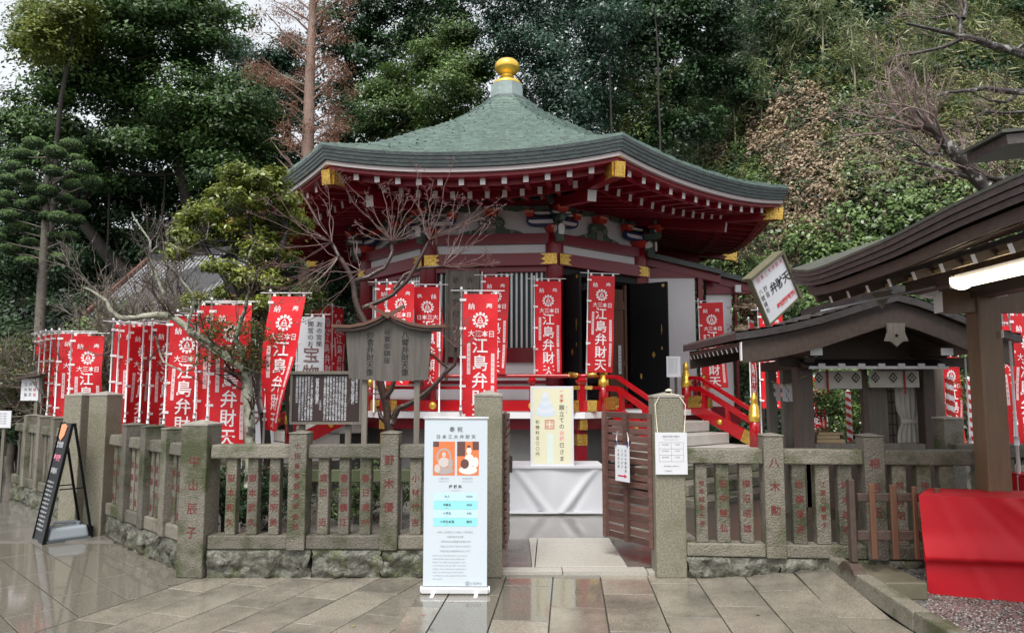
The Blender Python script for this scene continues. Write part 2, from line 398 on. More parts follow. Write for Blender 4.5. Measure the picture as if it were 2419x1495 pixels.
# inside the gate
lay(R(3), (.2, 6.7), 1.06, 1.0, [(1, 0, 1.03), (-1, 0, -.18), (0, 1, 8.05), (0, -1, -6.78)], random.Random(3), M_SLABPALE, dz=.035, name='threshold_slab', thick=.05)
lay(R(2), (-.2, 6.7), .62, 2.0, [(1, 0, .175), (-1, 0, .6), (0, 1, 8.0), (0, -1, -6.78)], random.Random(4), M_SLABDARK, dz=.03, name='threshold_slab', thick=.05)
lay(R(2), (1.0, 6.7), .62, 1.3, [(1, 0, 1.9), (-1, 0, -1.035), (0, 1, 8.0), (0, -1, -6.78)], random.Random(5), M_SLABDARK, dz=.032, name='threshold_slab', thick=.05)
lay(R(0), (-.3, 6.6), .74, .16, [(1, 0, 1.3), (-1, 0, .1), (0, 1, 6.77), (0, -1, -6.60)], random.Random(6), M_SLABPALE, dz=.03, name='threshold_slab', thick=.05)
yard = MB(); yard.box((0, 13.0, -.01), (26, 10.0, .05))
tag(yard.build('courtyard_paving', M_TROWEL), 'wet grey courtyard floor around the shrine hall', kind='structure')
# kerb and gravel on the right
k0 = (2.96, 6.42); k1 = (2.86, 3.0)
kerb = tag(link('kerb', None), 'long wet granite kerb running beside the gravel at lower right', kind='structure')
ky = 6.42; kp = []
for i in range(3):
    y0 = 6.42-i*1.35; y1 = y0-1.345
    mb = MB(); a = Vector((2.73-.01*i, y0, max(gz(2.9, y0), .05)+.02)); b = Vector((2.73-.01*(i+1), y1, max(gz(2.9, y1), .05)+.02))
    mb.beam(a, b, .12, .14)
    bev(mb.build('kerb_stone', M_STONE, kerb), .012, 2)
gr = MB(); 
vs_, fs_ = bedgrid(2.78, 7.0, 2.0, 6.6, .012); gr.add(vs_, fs_)
tag(gr.build('gravel_bed', M_GRAVEL), 'dark wet gravel ground under the red table', kind='structure')
pb = MB(); rr = random.Random(5)
for i in range(12000):
    x = rr.uniform(2.82, 5.0); y = rr.uniform(4.2, 6.2); r = rr.uniform(.005, .011); z = gz(x, y)+.012+r*.3
    a = rr.uniform(0, 3); ca, sa = math.cos(a)*r, math.sin(a)*r*.8
    pb.add([(x+ca, y+sa, z), (x-sa, y+ca, z), (x-ca, y-sa, z), (x+sa, y-ca, z), (x, y, z+r*.6)], [(0, 1, 4), (1, 2, 4), (2, 3, 4), (3, 0, 4)], rr.choice((0, 0, 1, 2)))
tag(pb.build('gravel', [mat('dark_pebble', (.05, .045, .042), .15), mat('grey_pebble', (.17, .16, .15), .2), mat('pale_pebble', (.42, .40, .38), .3)]), 'small wet pebbles beside the kerb', 'gravel', kind='stuff')
mb = MB(); mb.box((2.955, 5.985, .10), (.31, .57, .13)); 
ls = tag(bev(mb.build('ledge_slab', mat('wet_mossy_ledge', (.10, .09, .06), .15, col2=(.19, .17, .12), scale=4, rough2=.4)), .01), 'broad wet brownish stone slab below the wooden barrier', 'stone slab')
# ============================================================ STONE FENCES AND PILLARS
def solve_u(px, A, T, z=.7):
    xc = (px-1209.5)/FPX; k = (z-EYE)*_s
    return (xc*(_c*A[1]+k)-A[0])/(T[0]-xc*_c*T[1])
def post_mesh(w, d, z0, z1, cap):
    mb = MB(); mb.box((0, 0, (z0+z1)/2), (w, d, z1-z0))
    e = .006
    mb.add([(-w/2-e, -d/2-e, z1), (w/2+e, -d/2-e, z1), (w/2+e, d/2+e, z1), (-w/2-e, d/2+e, z1), (-w/2-e, -d/2-e, z1+.012), (w/2+e, -d/2-e, z1+.012), (w/2+e, d/2+e, z1+.012), (-w/2-e, d/2+e, z1+.012), (0, 0, z1+cap)],
           [(3, 2, 1, 0), (0, 1, 5, 4), (1, 2, 6, 5), (2, 3, 7, 6), (3, 0, 4, 7), (4, 5, 8), (5, 6, 8), (6, 7, 8), (7, 4, 8)])
    return mb
def rough_block(L, D, H, seed, amp=.045, step=.028):
    mb = MB(); sd = Vector((seed*7.3, seed*3.1, 0))
    def disp(p, face):
        q = Vector(p)
        e = noise.noise_vector(q*9+sd)*amp*.9+noise.noise_vector(q*24+sd)*amp*.7
        out = Vector((0, -1, 0))*(abs(noise.noise(q*6+sd))*amp*1.4)
        kz = 1-max(0, abs(q.z-H/2)/(H/2)-.82)/.18*.95
        return q+(e+out)*kz*(1 if q.y < D*.4 else .3)
    def grid(o, a, b, na, nb):
        vs = []; fs = []
        for j in range(nb+1):
            for i in range(na+1): vs.append(disp(Vector(o)+Vector(a)*(i/na)+Vector(b)*(j/nb), 0))
        for j in range(nb):
            for i in range(na):
                k = j*(na+1)+i; fs.append((k, k+1, k+na+2, k+na+1))
        mb.add(vs, fs)
    nl = max(4, int(L/step)); nh = max(3, int(H/step)); nd = 3
    grid((0, 0, 0), (L, 0, 0), (0, 0, H), nl, nh); grid((0, 0, H), (L, 0, 0), (0, D, 0), nl, nd)
    grid((0, D, 0), (0, -D, 0), (0, 0, H), nd, nh); grid((L, 0, 0), (0, D, 0), (0, 0, H), nd, nh)
    grid((L, D, 0), (-L, 0, 0), (0, 0, H), 3, 3)
    return mb
def carve(text, x, ztop, size, parent, dy, pitch=None, mt=None, bold=.0):
    mb = MB(); text_into(mb, text, x, ztop, size, 0, True, pitch=pitch, bold=bold, pl=lambda a, b: Vector((a, dy, b)))
    return tag(mb.build('inscription', mt or M_REDLET, parent), kind='stuff')
def stone_fence(label, A, B, items, zl, zu, zg0, blocks, group=None, names=None, rail_gap=True, posth=1.235):
    # items: list of (kind, centre u, width, text)
    A = Vector((A[0], A[1], 0)); B = Vector((B[0], B[1], 0)); T = (B-A).normalized(); L = (B-A).length
    rz = math.atan2(T.y, T.x)
    th_ = thing('stone_fence', label, 'fence', A, rz, group)
    D = .15
    posts = [it for it in items if it[0] == 'post']
    cuts = [0.0]+[p[1] for p in posts]+[L]
    for i in range(len(cuts)-1):
        a = cuts[i]+(posts[i-1][2]/2+.001 if i > 0 else 0); b = cuts[i+1]-(posts[i][2]/2+.001 if i < len(posts) else 0)
        if b-a < .03: continue
        for (z0, z1, dd) in ((zl[0], zl[1], .17), (zu[0], zu[1], .17)):
            mb = MB(); mb.box(((a+b)/2, D/2, (z0+z1)/2), (b-a, dd, z1-z0))
            if z1 > .9:
                mb.v = [(x, (y-D/2)*(.86 if z > z1-.001 else 1)+D/2, z) for x, y, z in mb.v]
            bev(mb.build('rail', M_STONE, th_), .012, 2)
    for it in items:
        kind, u, w, txt = it[:4]
        if kind == 'post':
            mb = post_mesh(w, .20, zl[0]-.002, posth, .03); o = bev(mb.build('post', M_STONE, th_, loc=(u, D/2-.01, 0)), .007)
            if txt: carve(txt, 0, posth-.22 if len(txt) < 7 else posth-.1, .090 if len(txt) < 7 else .054, o, -.101-.0025, bold=.005, pitch=.20 if len(txt) < 7 else .085)
        else:
            mb = MB(); mb.box((0, 0, (zl[1]+zu[0])/2), (w, .10, zu[0]-zl[1]-.001))
            o = bev(mb.build('slat', M_STONE, th_, loc=(u, D/2-.005, 0), rot=(0, 0, rp.uniform(-.03, .03))), .006)
            if txt: carve(txt, 0, zu[0]-.17, .072 if len(txt) < 6 else .050, o, -.05-.0025, bold=.005, pitch=(.125 if len(txt) < 6 else .068))
    for i in range(len(blocks)-1):
        a, b = blocks[i]+.003, blocks[i+1]-.003
        mb = rough_block(b-a, D-.005, zl[0]-.006-zg0, hash(label) % 17+i)
        mb.v = [(x+a, y+.005, z+zg0) for x, y, z in mb.v]
        mb.sm = [True]*len(mb.sm); mb.build('base_stone', M_ROCK, th_)
    return th_
# front left section
A = (-2.62, 6.52); B = (-.335, 6.52); T = (1, 0)
def U(px): return solve_u(px, A, T)
it = []
for px, w, tx in ((543, .092, '嶽本和久'), (594, .092, '嶽本武久'), (646, .092, '嶽本明美'), (762, .092, '堀田 近'), (811, .092, '春日鶴江'), (863, .092, '春日満州'), (981, .10, '小林竹吉'), (1030, .095, '小林芳子'), (1082, .095, '小林一郎')):
    it.append(('slat', U(px), w, tx))
for px, tx in ((703, '小田急電鉄株式会社'), (920, '野木優')): it.append(('post', U(px), .155, tx))
it.sort(key=lambda q: q[1])
L_ = B[0]-A[0]
stone_fence('mossy carved stone fence between the corner pillar and the white price banner', A, B, it, (.235, .352), (1.005, 1.122), 0, [0, U(738), U(905), L_], posth=1.215)
# front right section
A = (1.50, 6.50); B = (3.93, 6.28); T = tuple((Vector(B)-Vector(A)).normalized()); L_ = (Vector(B)-Vector(A)).length
it = []
for px, w, tx in ((1658, .100, '根本誠次大吉'), (1709, .11, '田中勝弘'), (1765, .11, '樽沼昭雄'), (1890, .115, '岩瀬啓吉'), (1946, .118, '江里口智恵子'), (2000, .118, '鈴木政吉'), (2129, .118, '越智明'), (2188, .118, '神谷 清'), (2243, .118, '')):
    it.append(('slat', U(px), w, tx))
for px, tx in ((1829, '八木勲'), (2067, '根谷正二')): it.append(('post', U(px), .165, tx))
it.sort(key=lambda q: q[1])
stone_fence('carved stone fence with red names right of the gate', A, B, it, (.185, .295), (.965, 1.09), 0, [0, U(1833), U(2010), L_], posth=1.2)
# diagonal sections on the left
d = Vector((-1.86, 1.84)).normalized()
def diag(A2, B2, nb, label, names):
    Bv = Vector(A2); Av = Vector(B2); Lh = (Bv-Av).length; it = []
    w = Lh/nb
    for i in range(nb):
        if i: it.append(('post', i*w, .13, ''))
        for k in range(3): it.append(('slat', i*w+w*(.27+.23*k), .075, names[(i*3+k) % len(names)]))
    stone_fence(label, Av, Bv, it, (.25, .375), (1.0, 1.11), 0, [0, Lh*.3, Lh*.72, Lh], posth=1.225)
diag((-2.86, 6.66), (-4.42, 8.22), 4, 'mossy stone fence running diagonally back from the corner pillar behind the sandwich board', ['山田一雄', '鈴木正一', '佐藤 清', '高橋良子'])
diag((-5.42, 9.18), (-7.35, 11.05), 4, 'farthest stone fence section at the left edge of the photo', [''])
def pillar(label, x, y, w, d_, h, cap, rz=0, texts=None, sink=0, m=None):
    t = thing('stone_pillar', label, 'pillar', (x, y, 0), rz)
    mb = MB(); mb.box((0, 0, h/2-sink/2), (w, d_, h+sink)); bev(mb.build('shaft', m or M_PILLAR, t), .010, 2)
    mb = MB(); e = .004
    mb.add([(-w/2-e, -d_/2-e, h+.001), (w/2+e, -d_/2-e, h+.001), (w/2+e, d_/2+e, h+.001), (-w/2-e, d_/2+e, h+.001), (-w/2-e, -d_/2-e, h+.016), (w/2+e, -d_/2-e, h+.016), (w/2+e, d_/2+e, h+.016), (-w/2-e, d_/2+e, h+.016), (0, 0, h+cap)],
           [(3, 2, 1, 0), (0, 1, 5, 4), (1, 2, 6, 5), (2, 3, 7, 6), (3, 0, 4, 7), (4, 5, 8), (5, 6, 8), (6, 7, 8), (7, 4, 8)])
    mb.build('cap', mat('pale_worn_cap', (.36, .34, .30), .45, col2=(.22, .20, .16), scale=12), t)  # cap paler than the shaft
    return t
pillar('granite gate pillar left of the opening, half behind the price banner', P(1153, 1100, 6.5).x, 6.63, .245, .245, 1.54, .055)
gp = pillar('granite gate pillar right of the opening with a printed notice hung on it', P(1583, 1100, 6.5).x, 6.63, .262, .262, 1.53, .05)
cp = pillar('mossy corner pillar carved with four large red characters', -2.745, 6.62, .245, .24, 1.285, .05, rz=R(-9), m=M_STONE)
t_ = MB(); text_into(t_, '中山辰子', .01, .98, .105, 0, True, pitch=.20, pl=lambda a, b: Vector((a, -.1225, b))); tag(t_.build('inscription', M_REDLET, cp), kind='stuff')
t_ = MB(); text_into(t_, '神奈川県', .0, .98, .05, 0, True, pitch=.14, pl=lambda a, b: Vector((-.1255, -a, b))); tag(t_.build('inscription', mat('worn_black_carving', (.05, .045, .04), .7), cp), kind='stuff')
pillar('tall granite pillar just behind the sandwich board', -4.58, 8.40, .24, .24, 1.53, .055, rz=R(-14))
pillar('tall granite pillar left of the sandwich board, second of the pair', -5.24, 9.05, .25, .25, 1.52, .05, rz=R(-14))
# ============================================================ OCTAGONAL SHRINE HALL
HX, HY = -.11, 16.0
PHI = -5.5
hall = thing('shrine_hall', 'red octagonal shrine hall with green copper roof and golden ball finial', 'shrine', (HX, HY, 0))
def ang(k): return R(PHI+45*k)
C8, S8 = math.cos(R(22.5)), math.sin(R(22.5))
class FR:      # frame of a hall face: u to the right, d outwards, z up
    def __init__(s, k): s.a = ang(k); s.t = Vector((math.cos(s.a), math.sin(s.a), 0)); s.n = Vector((math.sin(s.a), -math.cos(s.a), 0)); s.rz = s.a
    def __call__(s, u, d, z): return s.t*u+s.n*d+Vector((0, 0, z))
def corner(k, r, z): a = R(PHI+45*k+22.5); return Vector((r*math.sin(a), -r*math.cos(a), z))
RR = 5.86
def sori(s_): return .18*abs(s_)**2.2
def zroof(r): return float(np.interp(r, [.42, .8, 1.2, 2.19, 3.1, 3.43, 4.33, 4.68, 5.86], [8.02, 7.70, 7.42, 6.84, 6.38, 6.22, 5.76, 5.58, 5.10]))
def rp3(fr, r, s_, z): return fr(s_*r*S8, r*C8, z)
rh = random.Random(21)
NC = 34; NS = 26
for k in range(8):
    fr = FR(k); mb = MB()
    for c in range(NC):
        r0 = RR-(RR-.42)*c/NC; r1 = RR-(RR-.42)*(c+1)/NC-.004
        for i in range(NS):
            off = (.5 if c % 2 else 0)/NS
            sa = -1+2*i/NS+ (2*off if 0 < i else 0); sb = -1+2*(i+1)/NS+(2*off if i < NS-1 else 0)
            if c > NC*.7 and i % 2: continue
            if c > NC*.7: sb = min(1, sa+4/NS); sb = 1 if i >= NS-2 else sb
            lf = .024+rh.uniform(0, .022)
            q = []
            for (r, s_, l) in ((r0, sa, lf), (r0, sb, lf), (r1, sb, .0), (r1, sa, .0)):
                rs = sori(s_)*(r/RR)**6
                q.append(rp3(fr, r, s_, zroof(r)+rs+l))
            lo = [rp3(fr, r0, s_, zroof(r0)+sori(s_)*(r0/RR)**6-.01) for s_ in (sa, sb)]
            mb.add(q+lo, [(0, 1, 2, 3), (4, 5, 1, 0)], rh.choice((0, 0, 1, 2)))
    mb.build('roof_slope', [M_COPPER, mat('verdigris_copper_pale', (.18, .25, .215), .4, col2=(.10, .16, .13), scale=8, amount=.6, bump=.2, bscale=25), mat('verdigris_copper_dull', (.075, .115, .10), .36, col2=(.145, .21, .18), scale=8, amount=.6, bump=.2, bscale=25)], hall)
    # layered eave edge
    def strip(r, za, zb, inw, m, name, rin2=None):
        mb = MB(); n = 14; vs = []; fs = []
        for i in range(n+1):
            s_ = -1+2*i/n; zz = sori(s_)
            for (rr_, z) in ((r, za), (r-(0 if rin2 is None else rin2), zb), (r-inw, zb), (r-inw, za)): vs.append(rp3(fr, rr_, s_, zroof(RR)+zz+z))
        for i in range(n):
            for j in range(4): 
                a = i*4+j; b = i*4+(j+1) % 4; fs.append((a, b, b+4, a+4))
        mb.add(vs, fs); return mb.build(name, m, hall)
    for j in range(4): strip(RR+.0-.018*j, -.012-.052*j, -.060-.052*j, .34, M_COPDK if k not in () else M_COPPER, 'eave_layer', .008)
    strip(RR-.10, -.222, -.285, .20, M_CREAM, 'eave_trim')
    strip(RR-.17, -.287, -.345, .22, M_REDDK, 'eave_board')
    # soffits
    for (ra, za, rb, zb) in ((RR-.20, -.342, 4.62, -.215), (4.76, -.335, 2.80, .05)):
        mb = MB(); n = 14; vs = []; fs = []
        for i in range(n+1):
            s_ = -1+2*i/n
            vs.append(rp3(fr, ra, s_, zroof(RR)+sori(s_)+za)); vs.append(rp3(fr, rb, s_, zroof(RR)+sori(s_)*(rb/RR)**3+zb))
            vs.append(rp3(fr, ra, s_, zroof(RR)+sori(s_)+za+.02)); vs.append(rp3(fr, rb, s_, zroof(RR)+sori(s_)*(rb/RR)**3+zb+.02))
        for i in range(n):
            a = 4*i; fs += [(a, a+1, a+5, a+4), (a+2, a+6, a+7, a+3), (a, a+4, a+6, a+2), (a+1, a+3, a+7, a+5)]
        mb.add(vs, fs); mb.build('soffit', M_REDDK, hall)
    mb = MB()
    for i in range(14):
        s0, s1 = -1+2*i/14, -1+2*(i+1)/14
        a, b = rp3(fr, 4.80, s0, 4.815+sori(s0)), rp3(fr, 4.80, s1, 4.815+sori(s1)); mb.beam(a, b, .07, .075)
    mb.build('eave_beam', M_REDDK, hall)
    for (rb_, zt_, zb_) in ((5.42, 4.815, 4.672), (4.66, 4.83, 4.655)):
        mb = MB()
        for i in range(14):
            s0, s1 = -1+2*i/14, -1+2*(i+1)/14
            mb.beam(rp3(fr, rb_, s0, (zt_+zb_)/2+sori(s0)), rp3(fr, rb_, s1, (zt_+zb_)/2+sori(s1)), .03, zt_-zb_)
        mb.build('rafter_board', M_REDDK, hall)
    for i in range(12):       # flying rafters
        u = (i-5.5)*4.20/12.9; s_ = u/(5.5*S8); r_in = max(4.45, abs(u)/S8+.12)
        z1 = 4.712+sori(s_); z0 = z1+(5.5-r_in)*.115
        mb = MB(); mb.beam(fr(u, r_in*C8, z0), fr(u, 5.56*C8, z1), .080, .098, 0, mend=1); mb.build('flying_rafter', [M_REDDK, M_WHITEP], hall)
    for i in range(12):
        u = (i-5.5)*3.62/12.9; s_ = u/(4.74*S8); r_in = max(2.85, abs(u)/S8+.10)
        z1 = 4.70+sori(s_); z0 = z1+(4.74-r_in)*.185
        mb = MB(); mb.beam(fr(u, r_in*C8, z0), fr(u, 4.80*C8, z1), .074, .115, 0, mend=1); mb.build('base_rafter', [M_REDDK, M_WHITEP], hall)
    # hip rafters
    mb = MB(); mb.beam(corner(k, 4.3, 4.90), corner(k, 5.68, 4.80), .15, .22); mb.build('hip_rafter', M_REDDK, hall)
    mb = MB(); mb.beam(corner(k, 5.681, 4.80), corner(k, 5.76, 4.79), .160, .225)
    g = mb.build('hip_end_cap', M_GOLD, hall)
    fa = R(PHI+45*k+22.5); ax = Vector((math.sin(fa), -math.cos(fa), 0)); tx = Vector((math.cos(fa), math.sin(fa), 0))
    for sg in (-1, 1):
        mb = MB(); mb.prism([(0, .11), (0, -.11), (-.28, -.10), (-.20, -.03), (-.34, .0), (-.20, .04), (-.26, .10)], corner(k, 5.68, 4.805)+tx*sg*.078, ax, (0, 0, 1), tx*sg*.012); mb.build('gold_fitting', M_GOLD, hall)
    mb = MB(); mb.beam(corner(k, 2.8, 4.98), corner(k, 4.72, 4.66), .15, .18, 0, mend=1); mb.build('hip_rafter', [M_REDDK, M_WHITEP], hall)
# roof crown
mb = MB(); mb.lathe([(.50, 7.93), (.52, 7.96), (.44, 8.03), (.42, 8.04)], 8, rot=ang(0)+R(22.5), sm=False); mb.build('crown_base', M_COPDK, hall)
mb = MB(); mb.lathe([(.385, 8.041), (.385, 8.20), (.375, 8.20), (.375, 8.35), (.34, 8.36)], 8, rot=ang(0)+R(22.5), sm=False); mb.build('crown_box', mat('pale_patinated_copper', (.36, .44, .42), .35, col2=(.22, .28, .27), scale=6, amount=.6), hall)
fin = MB(); fin.lathe([(.325, 8.361), (.33, 8.38), (.30, 8.44), (.20, 8.49), (.13, 8.52), (.115, 8.55), (.15, 8.56), (.15, 8.585), (.115, 8.60), (.125, 8.63), (.20, 8.66), (.262, 8.73), (.282, 8.80), (.262, 8.88), (.20, 8.945), (.10, 8.975), (.02, 8.99)], 32)
fin.build('ball_finial', M_GOLDS, hall)
# ---- body
RB = 2.99; AP = RB*C8; HW = RB*S8
for k in range(8):
    c = corner(k, RB, 0)
    mb = MB(); mb.lathe([(.165, 1.24), (.165, 4.20), (.15, 4.39)], 20, c=(c.x, c.y, 0)); mb.build('column', M_RED, hall)
    fr = FR(k)
    def fbox(name, u0, u1, d, th, z0, z1, m, par=hall, bv=0):
        mb = MB(); mb.box(fr((u0+u1)/2, d, (z0+z1)/2), (u1-u0, th, z1-z0), rz=fr.rz); o = mb.build(name, m, par)
        if bv: bev(o, bv)
        return o
    e = HW-.14
    fbox('head_beam', -HW-.0, HW+.0, AP+.02, .20, 4.205, 4.39, M_RED)
    fbox('wall_panel', -e, e, AP-.02, .10, 4.02, 4.205, M_WHITE)
    fbox('tie_beam', -HW-.03, HW+.03, AP+.06, .26, 3.80, 4.02, M_RED)
    fbox('bracket_wall', -HW, HW, AP-.10, .08, 4.392, 5.02, M_WHITE)
    # gold fittings on the tie beam at the columns
    for sg in (-1, 1):
        mb = MB(); pl = [(0, -.095), (0, .095), (-.30, .095), (-.20, .045), (-.28, 0), (-.20, -.045), (-.30, -.095)]
        mb.prism([(x*1.0, y) for x, y in pl], fr(sg*(HW+.05), AP+.192, 3.91), fr.t*sg, (0, 0, 1), fr.n*.012); mb.build('gold_fitting', M_GOLD, hall)
    if k != 1:
        fbox('wall_panel', -e, e, AP-.03, .08, 1.24, 2.08, M_WHITE)
        fbox('sill_beam', -e, e, AP, .16, 2.081, 2.34, M_RED)
        fbox('floor_beam', -e, e, AP+.02, .18, 1.24, 1.42, M_RED)
        fbox('mid_rail', -e, e, AP, .14, 1.70, 1.76, M_RED)
        fbox('lintel', -e, e, AP, .16, 3.70, 3.80, M_RED)
        for (ua, ub) in ((-.98, -.12), (.12, .98)):
            w = fbox('window', ua, ub, AP-.06, .04, 2.341, 3.70, M_GREENP)
            n = 9
            for i in range(n):
                u = ua+.02+(ub-ua-.04)*(i+.5)/n
                fbox('window_bar', u-.017, u+.017, AP-.01, .035, 2.345, 3.695, M_WHITEP, par=w)
        fbox('door_post', -.115, .115, AP, .14, 2.342, 3.698, M_RED)
        for sg in (-1, 1): fbox('jamb', min(sg*.985, sg*e), max(sg*.985, sg*e), AP, .13, 2.342, 3.698, M_RED)
    else:
        fbox('lintel', -e, e, AP, .14, 3.66, 3.80, M_BLACK)
        fbox('threshold', -e, e, AP, .20, 1.241, 1.33, M_REDRAIL)
        fbox('inner_door', .38, .76, AP-.10, .05, 1.34, 3.55, M_WOODBR, bv=.01)
        dd = fbox('door_frame', .32, .375, AP-.08, .07, 1.34, 3.64, M_WOODBR)
        fbox('door_frame', .765, .82, AP-.08, .07, 1.34, 3.64, M_WOODBR)
        fbox('door_frame', .38, .76, AP-.07, .04, 3.15, 3.30, M_WOODBR); fbox('door_frame', .38, .76, AP-.07, .04, 2.05, 2.15, M_WOODBR)
        pp = fbox('paper_strip', .56, .64, AP-.045, .004, 1.9, 2.45, M_PAPER)
        mb = MB(); text_into(mb, '江島神社奉安殿', .60, 2.40, .05, 0, True, pitch=.07, pl=lambda a, b: fr(a, AP-.0415, b)); tag(mb.build('lettering', M_INK, hall), kind='stuff')
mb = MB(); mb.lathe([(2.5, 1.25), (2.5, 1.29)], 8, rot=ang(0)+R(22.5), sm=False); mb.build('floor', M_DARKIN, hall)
mb = MB(); mb.box((-.5, .4, 2.5), (3.6, .1, 2.4), rz=R(39.5)); mb.build('inner_wall', M_DARKIN, hall)  # added panel across the room, its near-black colour stands for shade
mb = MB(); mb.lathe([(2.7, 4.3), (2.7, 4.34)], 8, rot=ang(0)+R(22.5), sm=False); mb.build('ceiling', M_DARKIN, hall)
# open black doors with gold fittings
def leaf(h, e, z0, z1):
    h = Vector((h[0]-HX, h[1]-HY, 0)); e = Vector((e[0]-HX, e[1]-HY, 0)); t = (e-h).normalized(); w = (e-h).length; n = Vector((t.y, -t.x, 0))
    if n.y > 0: n = -n
    rz = math.atan2(t.y, t.x)
    mb = MB(); mb.box((h+e)/2+Vector((0, 0, (z0+z1)/2)), (w, .05, z1-z0), rz=rz); o = bev(mb.build('door', M_BLACK, hall), .008)
    for (fu, fz, rw, rhh) in ((.62, .42, .028, .05), (.9, .97, .03, .03), (.84, .62, .008, .09), (.84, .47, .012, .03)):
        mb = MB(); c = h+t*(w*fu)+Vector((0, 0, z0+(z1-z0)*fz))+n*.026
        mb.prism([(rw*math.cos(a)*(1+.15*math.cos(4*a)), rhh*math.sin(a)*(1+.15*math.cos(4*a))) for a in [2*math.pi*i/20 for i in range(20)]], c, t, (0, 0, 1), n*.008); mb.build('gold_fitting', M_GOLD, o)
    mb = MB(); c = h+t*(w*.28)+n*.035+Vector((0, 0, z0+(z1-z0)*.25)); mb.tube([c+Vector((0, 0, .05)), c+Vector((0, 0, -.05))], .02, 8); mb.build('door_pull', M_GOLD, o)
leaf((2.31, 14.33), (2.95, 13.90), 1.26, 3.64)
leaf((.90, 13.22), (1.18, 12.62), 1.26, 3.62)
# ---- bracket sets
M_WEDGE = M_WHITEP
def arm(fr, u, d, z, L, h, along='t', name='bracket_arm', m=None, par=None):
    ax = fr.t if along == 't' else fr.n; dp = fr.n if along == 't' else fr.t
    p = [(-L/2, h/2), (-L/2, 0), (-L*.40, -h*.38), (-L*.25, -h/2), (L*.25, -h/2), (L*.40, -h*.38), (L/2, 0), (L/2, h/2)]
    th = .09
    mb = MB(); mb.prism([(x, y) for x, y in p][::-1], fr(u, d, z)-dp*th/2, ax, (0, 0, 1), dp*th, 0)
    q = [(x*.86, y*.45) for x, y in p]
    for sg in (1,):
        mb.prism(q[::-1], fr(u, d, z)+dp*(th/2+.0), ax, (0, 0, 1), dp*.004, 1)
    return mb.build(name, [m or M_BLUE, M_WEDGE], par or hall)
def block(fr, u, d, z, w=.15, h=.09, par=None):
    mb = MB(); mb.box(fr(u, d, z), (w, w, h), rz=fr.rz); mb.v = [tuple(v) for v in mb.v]
    c = fr(u, d, z)
    mb.v = [tuple(Vector((c.x+(v[0]-c.x)*(.68 if v[2] < z else 1), c.y+(v[1]-c.y)*(.68 if v[2] < z else 1), v[2]))) for v in mb.v]
    mb.box(fr(u, d+w/2+.001, z+h*.22), (w*.78, .006, h*.36), 1, rz=fr.rz)
    return mb.build('bracket_block', [M_BRRED, mat('pale_orange_line', (.75, .35, .22), .6)], par or hall)
def spiral(c, ax, ay, dp, r0, turns, wd, flip=1, n=18):
    # a curled cloud ornament: a flat tapering ribbon with thickness
    a_ = []; b_ = []
    for i in range(n+1):
        t = i/n; a = turns*2*math.pi*t; r = r0*(1-.78*t); w = wd*(1-.55*t)
        a_.append((flip*r*math.cos(a), r*math.sin(a))); b_.append((flip*(r-w)*math.cos(a), (r-w)*math.sin(a)))
    mb = MB(); vs = []
    c = Vector(c); ax = Vector(ax); ay = Vector(ay); dp = Vector(dp)
    for p, q in zip(a_, b_):
        for s_, o in ((p, 0), (q, 0), (q, 1), (p, 1)): vs.append(c+ax*s_[0]+ay*s_[1]+dp*o)
    fs = []
    for i in range(n):
        for j in range(4): fs.append((4*i+j, 4*i+(j+1) % 4, 4*i+4+(j+1) % 4, 4*i+4+j))
    mb.add(vs, fs, 0); return mb
